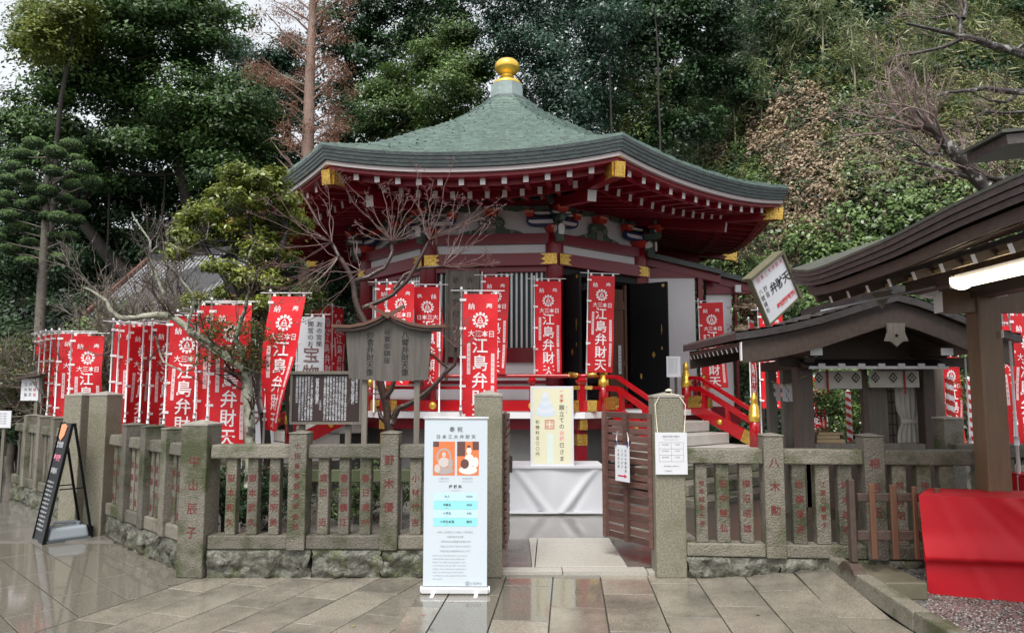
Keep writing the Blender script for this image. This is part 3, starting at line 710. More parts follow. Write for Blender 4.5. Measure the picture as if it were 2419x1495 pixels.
for k in (-2, -1, 0, 1, 2):
    fr = FR(k); dd = AP-.05
    # centre of each face: carved strut with a small red block above
    o = fr(0, dd+.0, 4.395)
    for sg in (-1, 1):
        pts = [(0, 0), (.0, .33), (.10, .35), (.20, .31), (.245, .24), (.22, .16), (.28, .10), (.40, .085), (.52, .05), (.62, 0)]
        mb = MB(); mb.prism([(x*sg, y) for x, y in (pts if sg < 0 else pts[::-1])], o+fr.t*.0+fr.n*(.0 if sg > 0 else .001), fr.t, (0, 0, 1), fr.n*.07); mb.build('frog_leg_strut', M_CLOUD, hall)
        for (u_, z_, r_, d2) in ((.15, .20, .075, .075), (.38, .04, .05, .075)):
            m_ = spiral(fr(sg*u_, dd+d2, 4.395+z_), fr.t, (0, 0, 1), fr.n*.02, r_, 1.3, .032, sg); m_.build('cloud_carving', mat('pale_sage_carving', (.24, .30, .23), .6), hall)
    mb = MB(); mb.box(fr(0, dd+.085, 4.50), (.17, .05, .21), rz=fr.rz); bev(mb.build('carved_figure', mat('pale_carved_figure', (.33, .33, .30), .7, col2=(.12, .13, .11), scale=45, amount=.9), hall), .02)
    block(fr, 0, dd+.08, 4.80, .26, .12)
    for sg in (-1, 1):
        c = fr(sg*.27, dd+.12, 4.86); m_ = spiral(c, fr.t, (0, 0, 1), fr.n*.05, .075, 1.2, .045, sg); m_.build('cloud_nose', M_CLOUD, hall)
        mb = MB(); mb.prism([(.02, -.03), (.20, -.06), (.36, -.02), (.30, .03), (.10, .05)][::1], c-fr.n*.02, fr.t*sg, (0, 0, 1), fr.n*.05); mb.build('cloud_nose', M_CLOUD, hall)
    mb = MB(); mb.beam(fr(-HW, dd+.10, 4.955), fr(HW, dd+.10, 4.955), .10, .08); mb.build('eave_purlin', M_RED, hall)
    # arms springing from both columns along this face
    for sg in (-1, 1):
        uc = sg*(HW-.20)
        arm(fr, uc, dd+.12, 4.60, .60, .15)
        block(fr, uc-sg*.24, dd+.15, 4.745, .19, .11)
        arm(fr, uc+sg*.02, dd+.12, 4.755, .44, .10, m=M_GREENP)
        c = fr(uc-sg*.40, dd+.16, 4.83); m_ = spiral(c, fr.t, (0, 0, 1), fr.n*.05, .065, 1.2, .04, -sg); m_.build('cloud_nose', M_CLOUD, hall)
        mb = MB(); mb.prism([(.02, -.03), (-.14, -.05), (-.26, -.01), (-.18, .05), (-.02, .05)][::-1], c-fr.n*.02+fr.t*(sg*.16), fr.t*(-sg), (0, 0, 1), fr.n*.05); mb.build('cloud_nose', M_CLOUD, hall)
for k in (-3, -2, -1, 0, 1, 2):
    a = R(PHI+45*k+22.5); fc = FR(0); fc.a = a; fc.t = Vector((math.cos(a), math.sin(a), 0)); fc.n = Vector((math.sin(a), -math.cos(a), 0)); fc.rz = a
    block(fc, 0, RB+.04, 4.46, .32, .13)
    arm(fc, 0, RB+.22, 4.62, .50, .13, 'n', m=M_CLOUD)
    block(fc, 0, RB+.36, 4.76, .24, .12)
    arm(fc, 0, RB+.34, 4.70, .40, .07, m=M_GREENP)
    mb = MB(); c = fc(0, RB+.50, 4.86); mb.prism([(-.14, -.05), (.05, -.06), (.12, .02), (.07, .12), (.0, .05), (-.14, .05)], c-fc.t*.05, fc.n, (0, 0, 1), fc.t*.10); mb.build('tail_nose', M_BLUE, hall)
    for sg in (-1, 1):
        c = fc(sg*.22, RB+.40, 4.86); m_ = spiral(c, fc.t, (0, 0, 1), fc.n*.05, .07, 1.2, .045, sg); m_.build('cloud_nose', M_CLOUD, hall)
    c = fc(0, RB+.15, 4.40); mb = MB()
    mb.prism([(0, .10), (.10, .15), (.20, .10), (.21, -.02), (.16, -.10), (.18, -.17), (.09, -.20), (.06, -.12), (.08, -.05), (0, -.08)], c-fc.t*.065, fc.n, (0, 0, 1), fc.t*.13, 0)
    for s2 in (1, -1): mb.prism([(.02, .075), (.10, .115), (.16, .07), (.16, .0), (.10, -.02), (.02, -.02)], c+fc.t*(.066*s2), fc.n, (0, 0, 1), fc.t*.006*s2, 1)
    mb.prism([(-.05, -.08), (.05, -.08), (.06, .06), (.03, .11), (-.03, .11), (-.06, .06)], c+fc.n*.211, fc.t, (0, 0, 1), fc.n*.008, 1)
    mb.build('beast_nose', [M_CLOUD, M_WHITEP], hall)
# ---- deck
RD = 4.34; AD = RD*C8; HD = RD*S8
def ring(r, z0, z1, m, name, rin=None):
    for k in range(8):
        mb = MB(); a0, a1 = k-1, k
        r2 = rin if rin else r-.12
        vs = [corner(a0, r, z0), corner(a1, r, z0), corner(a1, r2, z0), corner(a0, r2, z0)]
        vs += [Vector((v.x, v.y, z1)) for v in vs]
        mb.add(vs, [(3, 2, 1, 0), (4, 5, 6, 7), (0, 1, 5, 4), (1, 2, 6, 5), (2, 3, 7, 6), (3, 0, 4, 7)]); mb.build(name, m, hall)
ring(RD, 1.14, 1.24, M_WHITEP, 'deck_board', 2.7)
ring(RD-.16, .96, 1.138, M_RED, 'deck_beam', RD-.42)
ring(RD-.55, .0, .958, mat('grey_plinth_plaster', (.20, .20, .20), .5, col2=(.27, .27, .27), scale=2), 'plinth', RD-1.3)
for k in range(8):
    c = corner(k, RD-.20, 0)
    mb = MB(); mb.box((c.x, c.y, .48), (.16, .16, .96), rz=ang(k)+R(22.5)); mb.build('deck_post', M_RED, hall)
    mb = MB(); mb.box((c.x, c.y, .80), (.175, .175, .18), rz=ang(k)+R(22.5)); mb.build('gold_fitting', M_GOLD, hall)
    c2 = corner(k, RD-.10, 1.04); mb = MB(); mb.box(c2, (.13, .10, .16), rz=ang(k)+R(22.5)); mb.build('gold_fitting', M_GOLD, hall)
def newel(c, z0, z1, r=.085):
    mb = MB(); mb.lathe([(r, z0), (r, z1-.40)], 16, c=(c.x, c.y, 0)); o = mb.build('newel_post', M_REDRAIL, hall)
    h = z1-.40
    mb = MB(); mb.lathe([(r+.006, h-.10), (r+.006, h+.03), (r-.008, h+.035), (r+.002, h+.10), (r-.012, h+.11), (r-.018, h+.17), (r-.035, h+.18), (r-.040, h+.215), (r-.028, h+.25), (r-.032, h+.30), (r-.058, h+.345), (r-.078, h+.385), (r-.084, h+.40)], 16, c=(c.x, c.y, 0)); mb.build('finial', M_GOLDS, hall)
def rail_post(fr, u, d):
    c = fr(u, d, 0)
    mb = MB(); mb.lathe([(.05, 1.24), (.05, 1.60), (.052, 1.655), (.03, 1.665), (.07, 1.72), (.075, 1.75), (.04, 1.79), (.04, 1.80)], 8, c=(c.x, c.y, 0), sm=False); mb.build('rail_post', M_REDRAIL, hall)
for k in range(8):
    fr = FR(k); kk = k if k <= 4 else k-8
    d = AD-.14; hw = (RD-.14)*S8+.02
    spans = [(-hw, hw, True, True)] if kk not in (1, -1) else [(-hw, -1.10, True, False), (1.10, hw, False, True)]
    for (a, b, ea, eb) in spans:
        xa = a-(.22 if ea else 0); xb = b+(.22 if eb else 0)
        mb = MB(); mb.tube([fr(xa, d, 1.835 if ea else 1.82), fr(a, d, 1.82), fr(b, d, 1.82), fr(xb, d, 1.835 if eb else 1.82)], .032, 8); mb.build('top_rail', M_REDRAIL, hall)
        mb = MB(); mb.box(fr((xa+.05*ea+xb-.05*eb)/2, d, 1.63), (xb-xa-.1*(ea+eb)/1, .07, .05), rz=fr.rz); mb.build('middle_rail', M_REDRAIL, hall)
        mb = MB(); mb.box(fr((xa+xb)/2, d, 1.34), (xb-xa, .09, .17), rz=fr.rz); mb.build('bottom_rail', M_REDRAIL, hall)
        for e_, s_, x in ((ea, -1, xa), (eb, 1, xb)):
            if e_:
                mb = MB(); mb.tube([fr(x-s_*.14, d, 1.83), fr(x+s_*.01, d, 1.84)], .040, 8); mb.build('gold_fitting', M_GOLD, hall)
                mb = MB(); mb.box(fr(x-s_*.07, d, 1.34), (.15, .10, .18), rz=fr.rz); mb.build('gold_fitting', M_GOLD, hall)
                mb = MB(); mb.box(fr(x-s_*.12, d, 1.63), (.12, .08, .06), rz=fr.rz); mb.build('gold_fitting', M_GOLD, hall)
        n = 4 if b-a > 2 else 1
        for i in range(n+1):
            u = a+(b-a)*i/n
            if n == 1 and ((i == 0 and not ea) or (i == 1 and not eb)): continue
            rail_post(fr, u, d)
        if n == 4:
            for q in (-.25, .25):
                mb = MB(); c = fr((b-a)*q, d-.0+.046, 1.34); mb.lathe([(.062, 0), (.062, .012), (.045, .03), (.02, .038)], 20)
                Mx = Matrix((fr.t, Vector((0, 0, 1)), fr.n)).transposed(); mb.v = [tuple(c+Mx @ Vector(v)) for v in mb.v]; mb.build('gold_boss', M_GOLDS, hall)
    if kk in (1, -1):
        for sg in (-1, 1):
            newel(fr(sg*1.10, d+.02, 0), 1.24, 2.14); newel(fr(sg*1.10, d+1.42, 0), .64, 1.56, .09)
            for (z0, z1, hh, ww) in ((1.80, 1.26, .06, .065), (1.61, 1.06, .09, .06)):
                mb = MB(); mb.beam(fr(sg*1.10, d+.34, z0), fr(sg*1.10, d+1.36, z1), ww, hh); mb.build('stair_rail', M_REDRAIL, hall)
                mb = MB(); mb.beam(fr(sg*1.10, d+.02, z0+.02), fr(sg*1.10, d+.345, z0), ww, hh); mb.build('stair_rail', M_REDRAIL, hall)
            mb = MB(); mb.beam(fr(sg*1.10, d+.05, 1.33), fr(sg*1.10, d+1.40, .74), .075, .20); mb.build('stair_string', M_REDRAIL, hall)
            mb = MB(); mb.beam(fr(sg*1.10, d+1.20, .826), fr(sg*1.10, d+1.42, .73), .085, .21); mb.build('gold_fitting', M_GOLD, hall)
            mb = MB(); mb.prism([(0, -.09), (0, .09), (.20, .13), (.34, .08), (.24, 0), (.30, -.08)], fr(sg*1.10-.05, d+.06, 1.36), fr.n, (0, 0, 1), fr.t*.10); mb.build('gold_fitting', M_GOLD, hall)
            mb = MB(); c = fr(sg*1.10, d+.75, 1.03); 
            for s2 in (-1, 1):
                mb2 = MB(); mb2.lathe([(.05, 0), (.05, .012), (.02, .03)], 16); Mx = Matrix((fr.n, Vector((0, 0, 1)), fr.t*s2)).transposed()
                mb2.v = [tuple(c+fr.t*s2*.038+Mx @ Vector(v)) for v in mb2.v]; mb2.build('gold_boss', M_GOLDS, hall)
            for q in (.42, .9):
                mb = MB(); c = fr(sg*1.10, d+q, 0); zb = 1.33-(q-.05)*.437; mb.box(c+Vector((0, 0, zb+.23)), (.07, .07, .28), rz=fr.rz); mb.build('stair_post', M_REDRAIL, hall)
        M_STEP = mat('pale_stone_step', (.50, .48, .45), .4, col2=(.38, .36, .33), scale=4, amount=.6)
        for i in range(3):
            z = 1.24-.19*(i+1)
            mb = MB(); mb.box(fr(0, AD+.005+.40*i+.2, z-.09), (2.08, .42, .18), rz=fr.rz); bev(mb.build('stone_step', M_STEP, hall), .012)
        for i in range(4):
            z = .64-.16*i
            mb = MB(); mb.box(fr(0, AD+1.0+.36*i, z-.08), (3.0+.3*i, 1.30 if i == 0 else .72, .155), rz=fr.rz); bev(mb.build('stone_step', M_STEP if i == 0 else M_STONE, hall), .012)
# plaque on the front wall
fr = FR(0)
pq = thing('wooden_plaque', 'grey upright wooden board leaning on the hall front beside the barred window', 'plaque', (HX, HY, 0))
mb = MB(); mb.box(fr(-.50, AP+.12, 2.95), (.52, .04, 1.55), rz=fr.rz); bev(mb.build('board', M_GREYWOOD, pq), .006)
for u in (-.78, -.22): mb = MB(); mb.box(fr(u, AP+.13, 2.75), (.05, .06, 2.0), rz=fr.rz); mb.build('frame', M_GREYWOOD, pq)
mb = MB(); text_into(mb, '弁財天尊像', -.36, 3.55, .13, 0, True, pitch=.20, pl=lambda a, b: fr(a, AP+.143, b)); text_into(mb, '祈願受付', -.62, 3.55, .13, 0, True, pitch=.20, pl=lambda a, b: fr(a, AP+.143, b)); tag(mb.build('lettering', M_INK, pq), kind='stuff')
# ---- annex on the right
an = thing('corridor_annex', 'red and white corridor building joined to the right of the shrine hall', 'corridor', (3.5, 14.9, 0))
def abox(name, pa, pb, ya, yb, Y, m, th=.1, dy=0):
    a = P(pa, ya, Y); b = P(pb, yb, Y); a2 = P(pa, ya, Y)
    x0, x1 = a.x, b.x; z1, z0 = P((pa+pb)/2, ya, Y).z, P((pa+pb)/2, yb, Y).z
    mb = MB(); mb.box(((x0+x1)/2-3.5, Y+th/2+dy-14.9, (z0+z1)/2), (x1-x0, th, z1-z0)); return mb.build(name, m, an)
abox('wall_panel', 1532, 1648, 656, 960, 14.9, M_WHITE); abox('beam', 1524, 1668, 634, 656, 14.85, M_RED, .2)
abox('post', 1649, 1668, 656, 985, 14.86, M_RED, .16); abox('foot_beam', 1532, 1668, 960, 990, 14.85, M_RED, .2)
abox('wall_panel', 1668, 1735, 694, 960, 15.3, M_WHITE); abox('post', 1735, 1750, 668, 1000, 15.2, M_RED, .16); abox('beam', 1668, 1795, 660, 694, 15.2, M_RED, .2)
abox('beam_end', 1737, 1751, 673, 690, 15.05, M_WHITEP, .1); abox('foot_beam', 1668, 1745, 960, 1000, 15.2, M_RED, .2)
for (pa, ya, pb, yb, Y) in ((1500, 588, 1706, 636, 14.72), (1700, 640, 1800, 664, 15.05)):
    a = P(pa, ya, Y); b = P(pb, yb, Y); o = Vector((3.5, 14.9, 0))
    mb = MB(); vs = [a, b, b+Vector((0, 2.2, .22)), a+Vector((0, 2.2, .22))]; vs = [v-o for v in vs]; vs = [v-Vector((0, 0, .10)) for v in vs]+vs
    mb.add(vs, [(3, 2, 1, 0), (4, 5, 6, 7), (0, 1, 5, 4), (1, 2, 6, 5), (2, 3, 7, 6), (3, 0, 4, 7)]); mb.build('roof', M_COPDK, an)
    mb = MB(); vs = [a+Vector((.0, .12, -.10)), b+Vector((0, .12, -.10)), b+Vector((0, .30, -.10)), a+Vector((0, .30, -.10))]; vs = [v-o for v in vs]; vs = [v-Vector((0, 0, .16)) for v in vs]+vs
    mb.add(vs, [(3, 2, 1, 0), (4, 5, 6, 7), (0, 1, 5, 4), (1, 2, 6, 5), (2, 3, 7, 6), (3, 0, 4, 7)]); mb.build('fascia', M_RED, an)
# ============================================================ BANNERS (nobori)
FW, FH = .43, 1.60
def flag_deform(var):
    rg = random.Random(var*13+5)
    a1, p1 = rg.uniform(.012, .03), rg.uniform(0, 6); a2, p2 = rg.uniform(.010, .022), rg.uniform(0, 6)
    sw, cu = rg.uniform(-.04, .05), rg.uniform(-.10, .10)
    if var == 3: cu = -.20; sw = -.09; a1 = .045
    if var == 4: sw = .05
    def fn(u, v, off=0.0):     # u 0..FW from the pole, v 0 (top)..-FH
        t = -v/FH; w = u/FW
        y = a1*math.sin(w*5+p1+t*3.5)*(.25+t) + a2*math.sin(t*11+p2+w*2)*(.3+w*.7) + cu*w*t
        x = u*(1-.05*t-(.16*t*w if var == 3 else 0)) + sw*t*t*w
        if var == 3: x += -.06*math.sin(t*3.1)*(1-w)*1.3
        z = v - .012*w*math.sin(t*3)
        return Vector((x, y+off, z))
    return fn
def emblem(mb, pl, cx, cy, r, m):
    for i in range(12):
        a = 2*math.pi*i/12; 
        q = [pl(cx+r*math.cos(a)*.86+r*.17*math.cos(b), cy+r*math.sin(a)*.86+r*.17*math.sin(b)) for b in [2*math.pi*j/7 for j in range(7)]]
        mb.add(q, [tuple(range(7))], m)
    n = 24; vs = []
    for i in range(n):
        a = 2*math.pi*i/n; vs += [pl(cx+.74*r*math.cos(a), cy+.74*r*math.sin(a)), pl(cx+.62*r*math.cos(a), cy+.62*r*math.sin(a))]
    mb.add(vs, [(2*i, 2*((i+1) % n), 2*((i+1) % n)+1, 2*i+1) for i in range(n)], m)
    def tri(cx, cy, s, th):
        o = [(cx+s*math.cos(R(90+120*i)), cy+s*math.sin(R(90+120*i))) for i in range(3)]; n_ = [(cx+(s-th)*math.cos(R(90+120*i)), cy+(s-th)*math.sin(R(90+120*i))) for i in range(3)]
        for i in range(3):
            j = (i+1) % 3; mb.add([pl(*o[i]), pl(*o[j]), pl(*n_[j]), pl(*n_[i])], [(0, 1, 2, 3)], m)
    tri(cx, cy+r*.12, r*.42, r*.20); tri(cx-r*.22, cy-r*.28, r*.26, r*.14); tri(cx+r*.22, cy-r*.28, r*.26, r*.14)
def flag_meshes(var):
    fn = flag_deform(var); nu, nv = 8, 26
    cl = MB(); vs = []; fs = []
    for j in range(nv+1):
        for i in range(nu+1): vs.append(fn(.02+FW*i/nu, -FH*j/nv))
    for j in range(nv):
        for i in range(nu): k = j*(nu+1)+i; fs.append((k, k+nu+1, k+nu+2, k+1))
    cl.add(vs, fs, 0, True)
    for i in range(3):     # white top loops
        u = .05+i*(FW-.06)/2; cl.add([fn(u-.015, 0), fn(u+.02, 0), Vector((u+.02, 0, .045)), Vector((u-.015, 0, .045))], [(0, 1, 2, 3)], 1)
    for i in range(5):     # side loops round the pole
        v = -.06-i*.35; cl.add([Vector((-.018, -.016, v)), fn(.06, v, -.004), fn(.06, v-.03, -.004), Vector((-.018, -.016, v-.03))], [(0, 1, 2, 3)], 1)
    cloth = cl.mesh('cloth', [M_FLAG, M_FLAGW])
    pr = MB()
    for side, off in ((1, -.0035), (-1, .0035)):
        pl = (lambda x, y: fn(x+.02, y, off))
        c = FW/2
        text_into(pr, '納', c-.11, -.155, .085, 0, pl=pl, bold=.012); text_into(pr, '奉', c+.11, -.155, .085, 0, pl=pl, bold=.012)
        emblem(pr, pl, c, -.32, .098, 0)
        text_into(pr, '大三本日', c-.15, -.485, .085, 0, vertical=False, pl=pl, bold=.012, pitch=.083)
        text_into(pr, '江島弁財天', c, -.63, .205, 0, True, pitch=.212, pl=pl, bold=.012)
        for (u, v0, v1) in ((.075, -.60, -.98), (FW-.055, -.72, -1.08), (FW-.055, -1.11, -1.50)):
            n = 6; q = []
            for i in range(n+1): v = v0+(v1-v0)*i/n; q += [pl(u-.021, v), pl(u+.021, v)]
            pr.add(q, [(2*i, 2*i+2, 2*i+3, 2*i+1) for i in range(n)], 1)
            pl2 = (lambda x, y: fn(x+.02, y, off*1.8))
            text_into(pr, '江島神社奉納'[:5], u, v0-.05, .026, 2, True, pitch=(v0-v1-.08)/5, pl=pl2)
    return cloth, pr.mesh('print', [M_FLAGW, M_PINK, M_GREYINK])
FLM = [flag_meshes(i) for i in range(5)]
POLES = {}
def pole_mesh(h):
    k = round(h, 2)
    if k not in POLES:
        mb = MB(); mb.tube([(0, 0, 0), (0, 0, h*.5)], .0135, 8); mb.tube([(0, 0, h*.5), (0, 0, h+.06)], .0105, 8); mb.tube([(0, 0, h+.06), (0, 0, h+.09)], [.016, .012], 8)
        mb.tube([(0, 0, h*.5-.03), (0, 0, h*.5+.03)], .018, 8)
        POLES[k] = mb.mesh('pole', M_POLE)
    return POLES[k]
_cb = MB(); _cb.tube([(-.13, 0, .04), (FW+.10, 0, .04)], .0065, 6); CROSS = _cb.mesh('crossbar', M_POLE)
def nobori(label, px, pytop, Y, var=0, rz=0.0, z0=0.0, group='red votive banners around the shrine', lean=0.0, left=False, sc=1.0, rx=0.0):
    p = P(px, pytop, Y)
    t = thing('votive_banner', label, 'banner', (p.x, Y, z0), rz, group)
    t.rotation_euler = (rx, lean, rz)
    h = p.z-z0
    link('pole', pole_mesh(h), t)
    link('crossbar', CROSS, t, loc=(0, 0, h))
    c = link('cloth', FLM[var][0], t, loc=(0, 0, h)); pr = link('print', FLM[var][1], c); tag(pr, kind='stuff')
    if sc != 1: c.scale = (sc, 1, sc)
    return t
# in front of the hall
nobori('red banner standing right behind the granite gate pillar above the white price banner', 1090, 694, 9.0, 1, R(3))
nobori('red banner curling in the wind on a pole left of the dark text board', 630, 700, 8.9, 3, R(-8), lean=R(1.0))
nobori('red banner in front of the barred window, half behind a nearer banner', 1139, 655, 12.15, 2, R(-6), z0=1.24)
nobori('red banner hanging in front of the red column left of the open black doors', 1262, 664, 12.15, 0, R(2), z0=1.24)
nobori('red banner hanging in front of the open black doorway', 1381, 650, 12.15, 1, R(5), z0=1.24, lean=R(1.5))
nobori('red banner in front of the white corridor wall right of the doors', 1655, 716, 13.9, 4, R(-12), z0=.6, lean=R(-1))
nobori('leftmost red banner behind the wooden roofed signboard', 888, 672, 11.9, 0, R(8), z0=1.24)
nobori('middle red banner of the three behind the wooden roofed signboard', 914, 672, 11.7, 2, R(-6), z0=1.24)
nobori('right red banner of the three behind the wooden roofed signboard', 1040, 678, 11.9, 3, R(182), z0=1.24, rx=0)
# cluster behind the diagonal fence
for i, (px, py, Y, v, rz) in enumerate(((500, 720, 8.3, 1, 4), (470, 722, 8.75, 0, 10), (398, 752, 8.9, 2, 6), (360, 765, 9.3, 4, 60), (340, 768, 9.6, 1, 70), (306, 772, 9.7, 0, 55), (283, 768, 9.9, 2, 35), (268, 766, 10.0, 4, 20), (420, 746, 9.4, 3, 60), (452, 738, 9.1, 2, 65))):
    w = ['front right banner of the dense red row under the mossy branch', 'red banner just behind the front right banner of the dense row', 'red banner with its crest showing in the middle of the dense row', 'edge-on red banner left of the crested one in the dense row', 'edge-on red banner, third from the left pole of the dense row', 'edge-on red banner, second from the left pole of the dense row', 'turned red banner close to the left pole of the dense row', 'leftmost red banner of the dense row, above the tall pillar', 'curled red banner between the crested one and the front right one', 'narrow turned red banner left of the front right banner'][i]
    nobori(w, px, py, Y, v, R(rz))
for i, (px, py, Y, v, rz) in enumerate(((170, 793, 10.9, 0, 6), (140, 788, 11.3, 1, 15), (122, 788, 11.6, 2, 50), (108, 790, 11.9, 4, 60), (96, 793, 12.2, 0, 50), (84, 796, 12.5, 1, 30))):
    w = ['front banner with its crest showing, in the red group above the two tall pillars', 'second banner from the front in the far left red group', 'third banner from the front, turned, in the far left red group', 'fourth banner from the front, edge-on, in the far left red group', 'fifth banner from the front in the far left red group', 'leftmost and farthest banner of the far left red group'][i]
    nobori(w, px, py, Y, v, R(rz))
for i, (px, py, Y, v, rz, L_) in enumerate(((742, 725, 14.2, 0, 75, 'thin edge-on banner right of the white banner'), (768, 722, 14.6, 1, 78, 'second thin edge-on banner between the white banner and the tree trunk'), (792, 728, 15.0, 2, 72, 'third thin edge-on banner, nearest to the tree trunk'))):
    nobori(L_, px, py, Y, v, R(rz), lean=R(-2))
for i, (px, py, Y, v, rz, L_) in enumerate(((1790, 738, 12.4, 2, 10, 'red banner half hidden behind the tilted sign and the booth roof'), (1768, 760, 13.2, 4, 62, 'turned red banner behind the right stair of the hall'),
        (1950, 890, 14.5, 0, 185, 'red banner seen through the open bay of the booth'), (2220, 842, 12.5, 2, 20, 'red banner in the gap between the booth and the brown pillar'), (2212, 850, 13.2, 1, 60, 'rear red banner in the gap between the booth and the brown pillar'),
        (2384, 745, 8.6, 3, 14, 'large red banner at the right edge behind the white pole'), (2352, 770, 9.2, 2, 12, 'red banner just right of the brown pillar'), (2366, 735, 10.0, 1, 48, 'turned red banner behind the white pole at the right edge'), (2400, 715, 9.4, 4, 25, 'red banner at the far right edge of the photo'), (2345, 700, 10.6, 0, 6, 'upper red banner showing its crest above the booth roof end'))):
    nobori(L_, px, py, Y, v, R(rz))
# white banner with black brush writing
def white_banner(label, px, py, Y, rz, text, small):
    p = P(px, py, Y); t = thing('white_banner', label, 'banner', (p.x, Y, 0), R(rz)); h = p.z; fn = flag_deform(4)
    link('pole', pole_mesh(h), t); link('crossbar', CROSS, t, loc=(0, 0, h))
    c = link('cloth', FLM[4][0].copy(), t, loc=(0, 0, h)); c.data.materials[0] = M_PAPER
    mb = MB(); pl = lambda x, y: fn(x+.02, y, -.004)
    text_into(mb, small, .34, -.12, .10, 0, pl=pl); text_into(mb, small[::-1], .20, -.12, .10, 0, pl=pl); text_into(mb, text, .22, -.62, .28, 1, pitch=.30, pl=pl, bold=.012)
    tag(mb.build('lettering', [M_INK, mat('faded_brown_ink', (.20, .12, .11), .6)], c), kind='stuff')
white_banner('white banner with black brush writing right of the curling red banner', 703, 748, 12.2, 5, '宝物館', 'おの宮開')
white_banner('white banner with large black characters between two red banner groups', 580, 800, 11.4, 8, '弁財天', '奉納金')
# ============================================================ ROLL-UP PRICE BANNER
M_BANW = mat('pale_blue_banner_film', (.58, .65, .70), .35); M_CY = mat('cyan_table_print', (.30, .72, .76), .4); M_CY2 = mat('pale_cyan_print', (.52, .78, .86), .4); M_ORG = mat('orange_print', (.75, .20, .07), .4)
M_TXG = mat('soft_grey_print', (.30, .33, .36), .5)
rb = thing('price_banner', 'white roll-up banner with two statue photos and a blue price table', 'banner', (-.45, 6.01, 0), R(-1))
BW, BH = .505, 1.372
mb = MB(); mb.box((0, 0, BH/2+.03), (BW, .003, BH-.06)); mb.build('banner_film', M_BANW, rb)
mb = MB(); mb.box((0, .02, .028), (BW+.03, .09, .05)); bev(mb.build('base', M_ALU, rb), .012, 3)
for sg in (-1, 1): mb = MB(); mb.tube([(sg*(BW/2+.012), .02, .028), (sg*(BW/2+.022), .02, .028)], .03, 12); mb.build('end_cap', M_WHITEP, rb)
mb = MB(); mb.tube([(-BW/2-.01, 0, BH), (BW/2+.01, 0, BH)], .011, 8); mb.build('top_bar', M_ALU, rb)
mb = MB(); mb.tube([(0, .03, .05), (0, .03, BH)], .009, 8); mb.build('support_pole', M_ALU, rb)
for sg in (-1, 1): mb = MB(); mb.box((sg*.17, .02, .004), (.03, .28, .008)); mb.build('foot', M_ALU, rb)
def bp(x, y): return ((x-318)/425*.51, BH-(y-312)/1128*BH)
def bpl(off): return lambda a, b: Vector((a, -.0015-off, b))
def rect(mb, x0, y0, x1, y1, m, conv=bp, off=.001, pl=bpl):
    a, b = conv(x0, y1), conv(x1, y0); q = pl(off)
    mb.add([q(a[0], a[1]), q(b[0], a[1]), q(b[0], b[1]), q(a[0], b[1])], [(0, 1, 2, 3)], m)
mb = MB(); rect(mb, 165, 465, 312, 685, 0); rect(mb, 326, 465, 472, 685, 0); rect(mb, 172, 797, 355, 848, 1); rect(mb, 357, 797, 464, 848, 1); rect(mb, 172, 850, 355, 903, 2); rect(mb, 357, 850, 464, 903, 2)
rect(mb, 172, 905, 355, 957, 1); rect(mb, 357, 905, 464, 957, 1); rect(mb, 172, 959, 355, 1012, 2); rect(mb, 357, 959, 464, 1012, 2)
rect(mb, 105, 1398, 530, 1401, 3); rect(mb, 326, 465, 380, 560, 4, off=.0015); rect(mb, 430, 465, 472, 520, 4, off=.0015); rect(mb, 165, 465, 205, 500, 4, off=.0015)
def ell(mb, cx, cy, rx, ry, m, off, conv=bp, pl=bpl, n=14):
    a = conv(cx, cy); b = conv(cx+rx, cy-ry); q = pl(off); rx = b[0]-a[0]; ry = b[1]-a[1]
    mb.add([q(a[0]+rx*math.cos(2*math.pi*i/n), a[1]+ry*math.sin(2*math.pi*i/n)) for i in range(n)], [tuple(range(n))], m)
for (cx, cy, rx, ry, m, o) in ((238, 565, 52, 58, 5, .002), (238, 565, 38, 44, 0, .0023), (238, 550, 13, 17, 6, .0026), (238, 600, 38, 32, 6, .0025), (238, 655, 66, 24, 5, .0027), (195, 640, 20, 28, 6, .003), (283, 610, 16, 40, 5, .0031),
        (406, 525, 17, 24, 7, .0026), (404, 497, 12, 9, 4, .0028), (408, 590, 34, 45, 7, .0025), (400, 650, 62, 28, 7, .0027), (378, 610, 28, 32, 4, .0031), (450, 600, 20, 34, 7, .003)):
    ell(mb, cx, cy, rx, ry, m, o)
tag(mb.build('print', [M_ORG, M_CY2, M_CY, M_TXG, mat('dark_brown_print', (.13, .06, .05), .5), mat('stone_grey_print', (.42, .36, .34), .5), mat('warm_grey_print', (.60, .53, .50), .5), mat('pale_skin_print', (.80, .74, .70), .5)], rb), kind='stuff')
mb = MB(); q = bpl(.003)
def bt(s, x, y, size, m=0, bold=0, pitch=None, left=False):
    a = bp(x, y); text_into(mb, s, a[0], a[1], size, m, vertical=False, pl=q, bold=bold, pitch=pitch, anchor='start' if left else 'mid')
bt('奉 祝', 318, 386, .046); bt('日本三大弁財天', 318, 434, .036, pitch=.047)
bt('八臂弁財天', 238, 704, .016, 1); bt('Happi Benzaiten', 238, 722, .012, 1); bt('妙音弁財天', 398, 704, .016, 1); bt('Myoon Benzaiten', 398, 722, .012, 1)
bt('拝 観 料', 316, 757, .027, 0, .02); bt('Admission Fee', 316, 780, .012, 1)
for i, (a_, b_) in enumerate((('大人', '¥200'), ('中高生', '¥100'), ('小学生', '¥50'), ('小学生未満', '無料'))):
    bt(a_, 262, 820+54*i, .022, 0, .01); bt(b_, 410, 820+54*i, .022, 0, .01); bt('Adults' if i == 0 else 'Students', 262, 839+54*i, .009, 1)
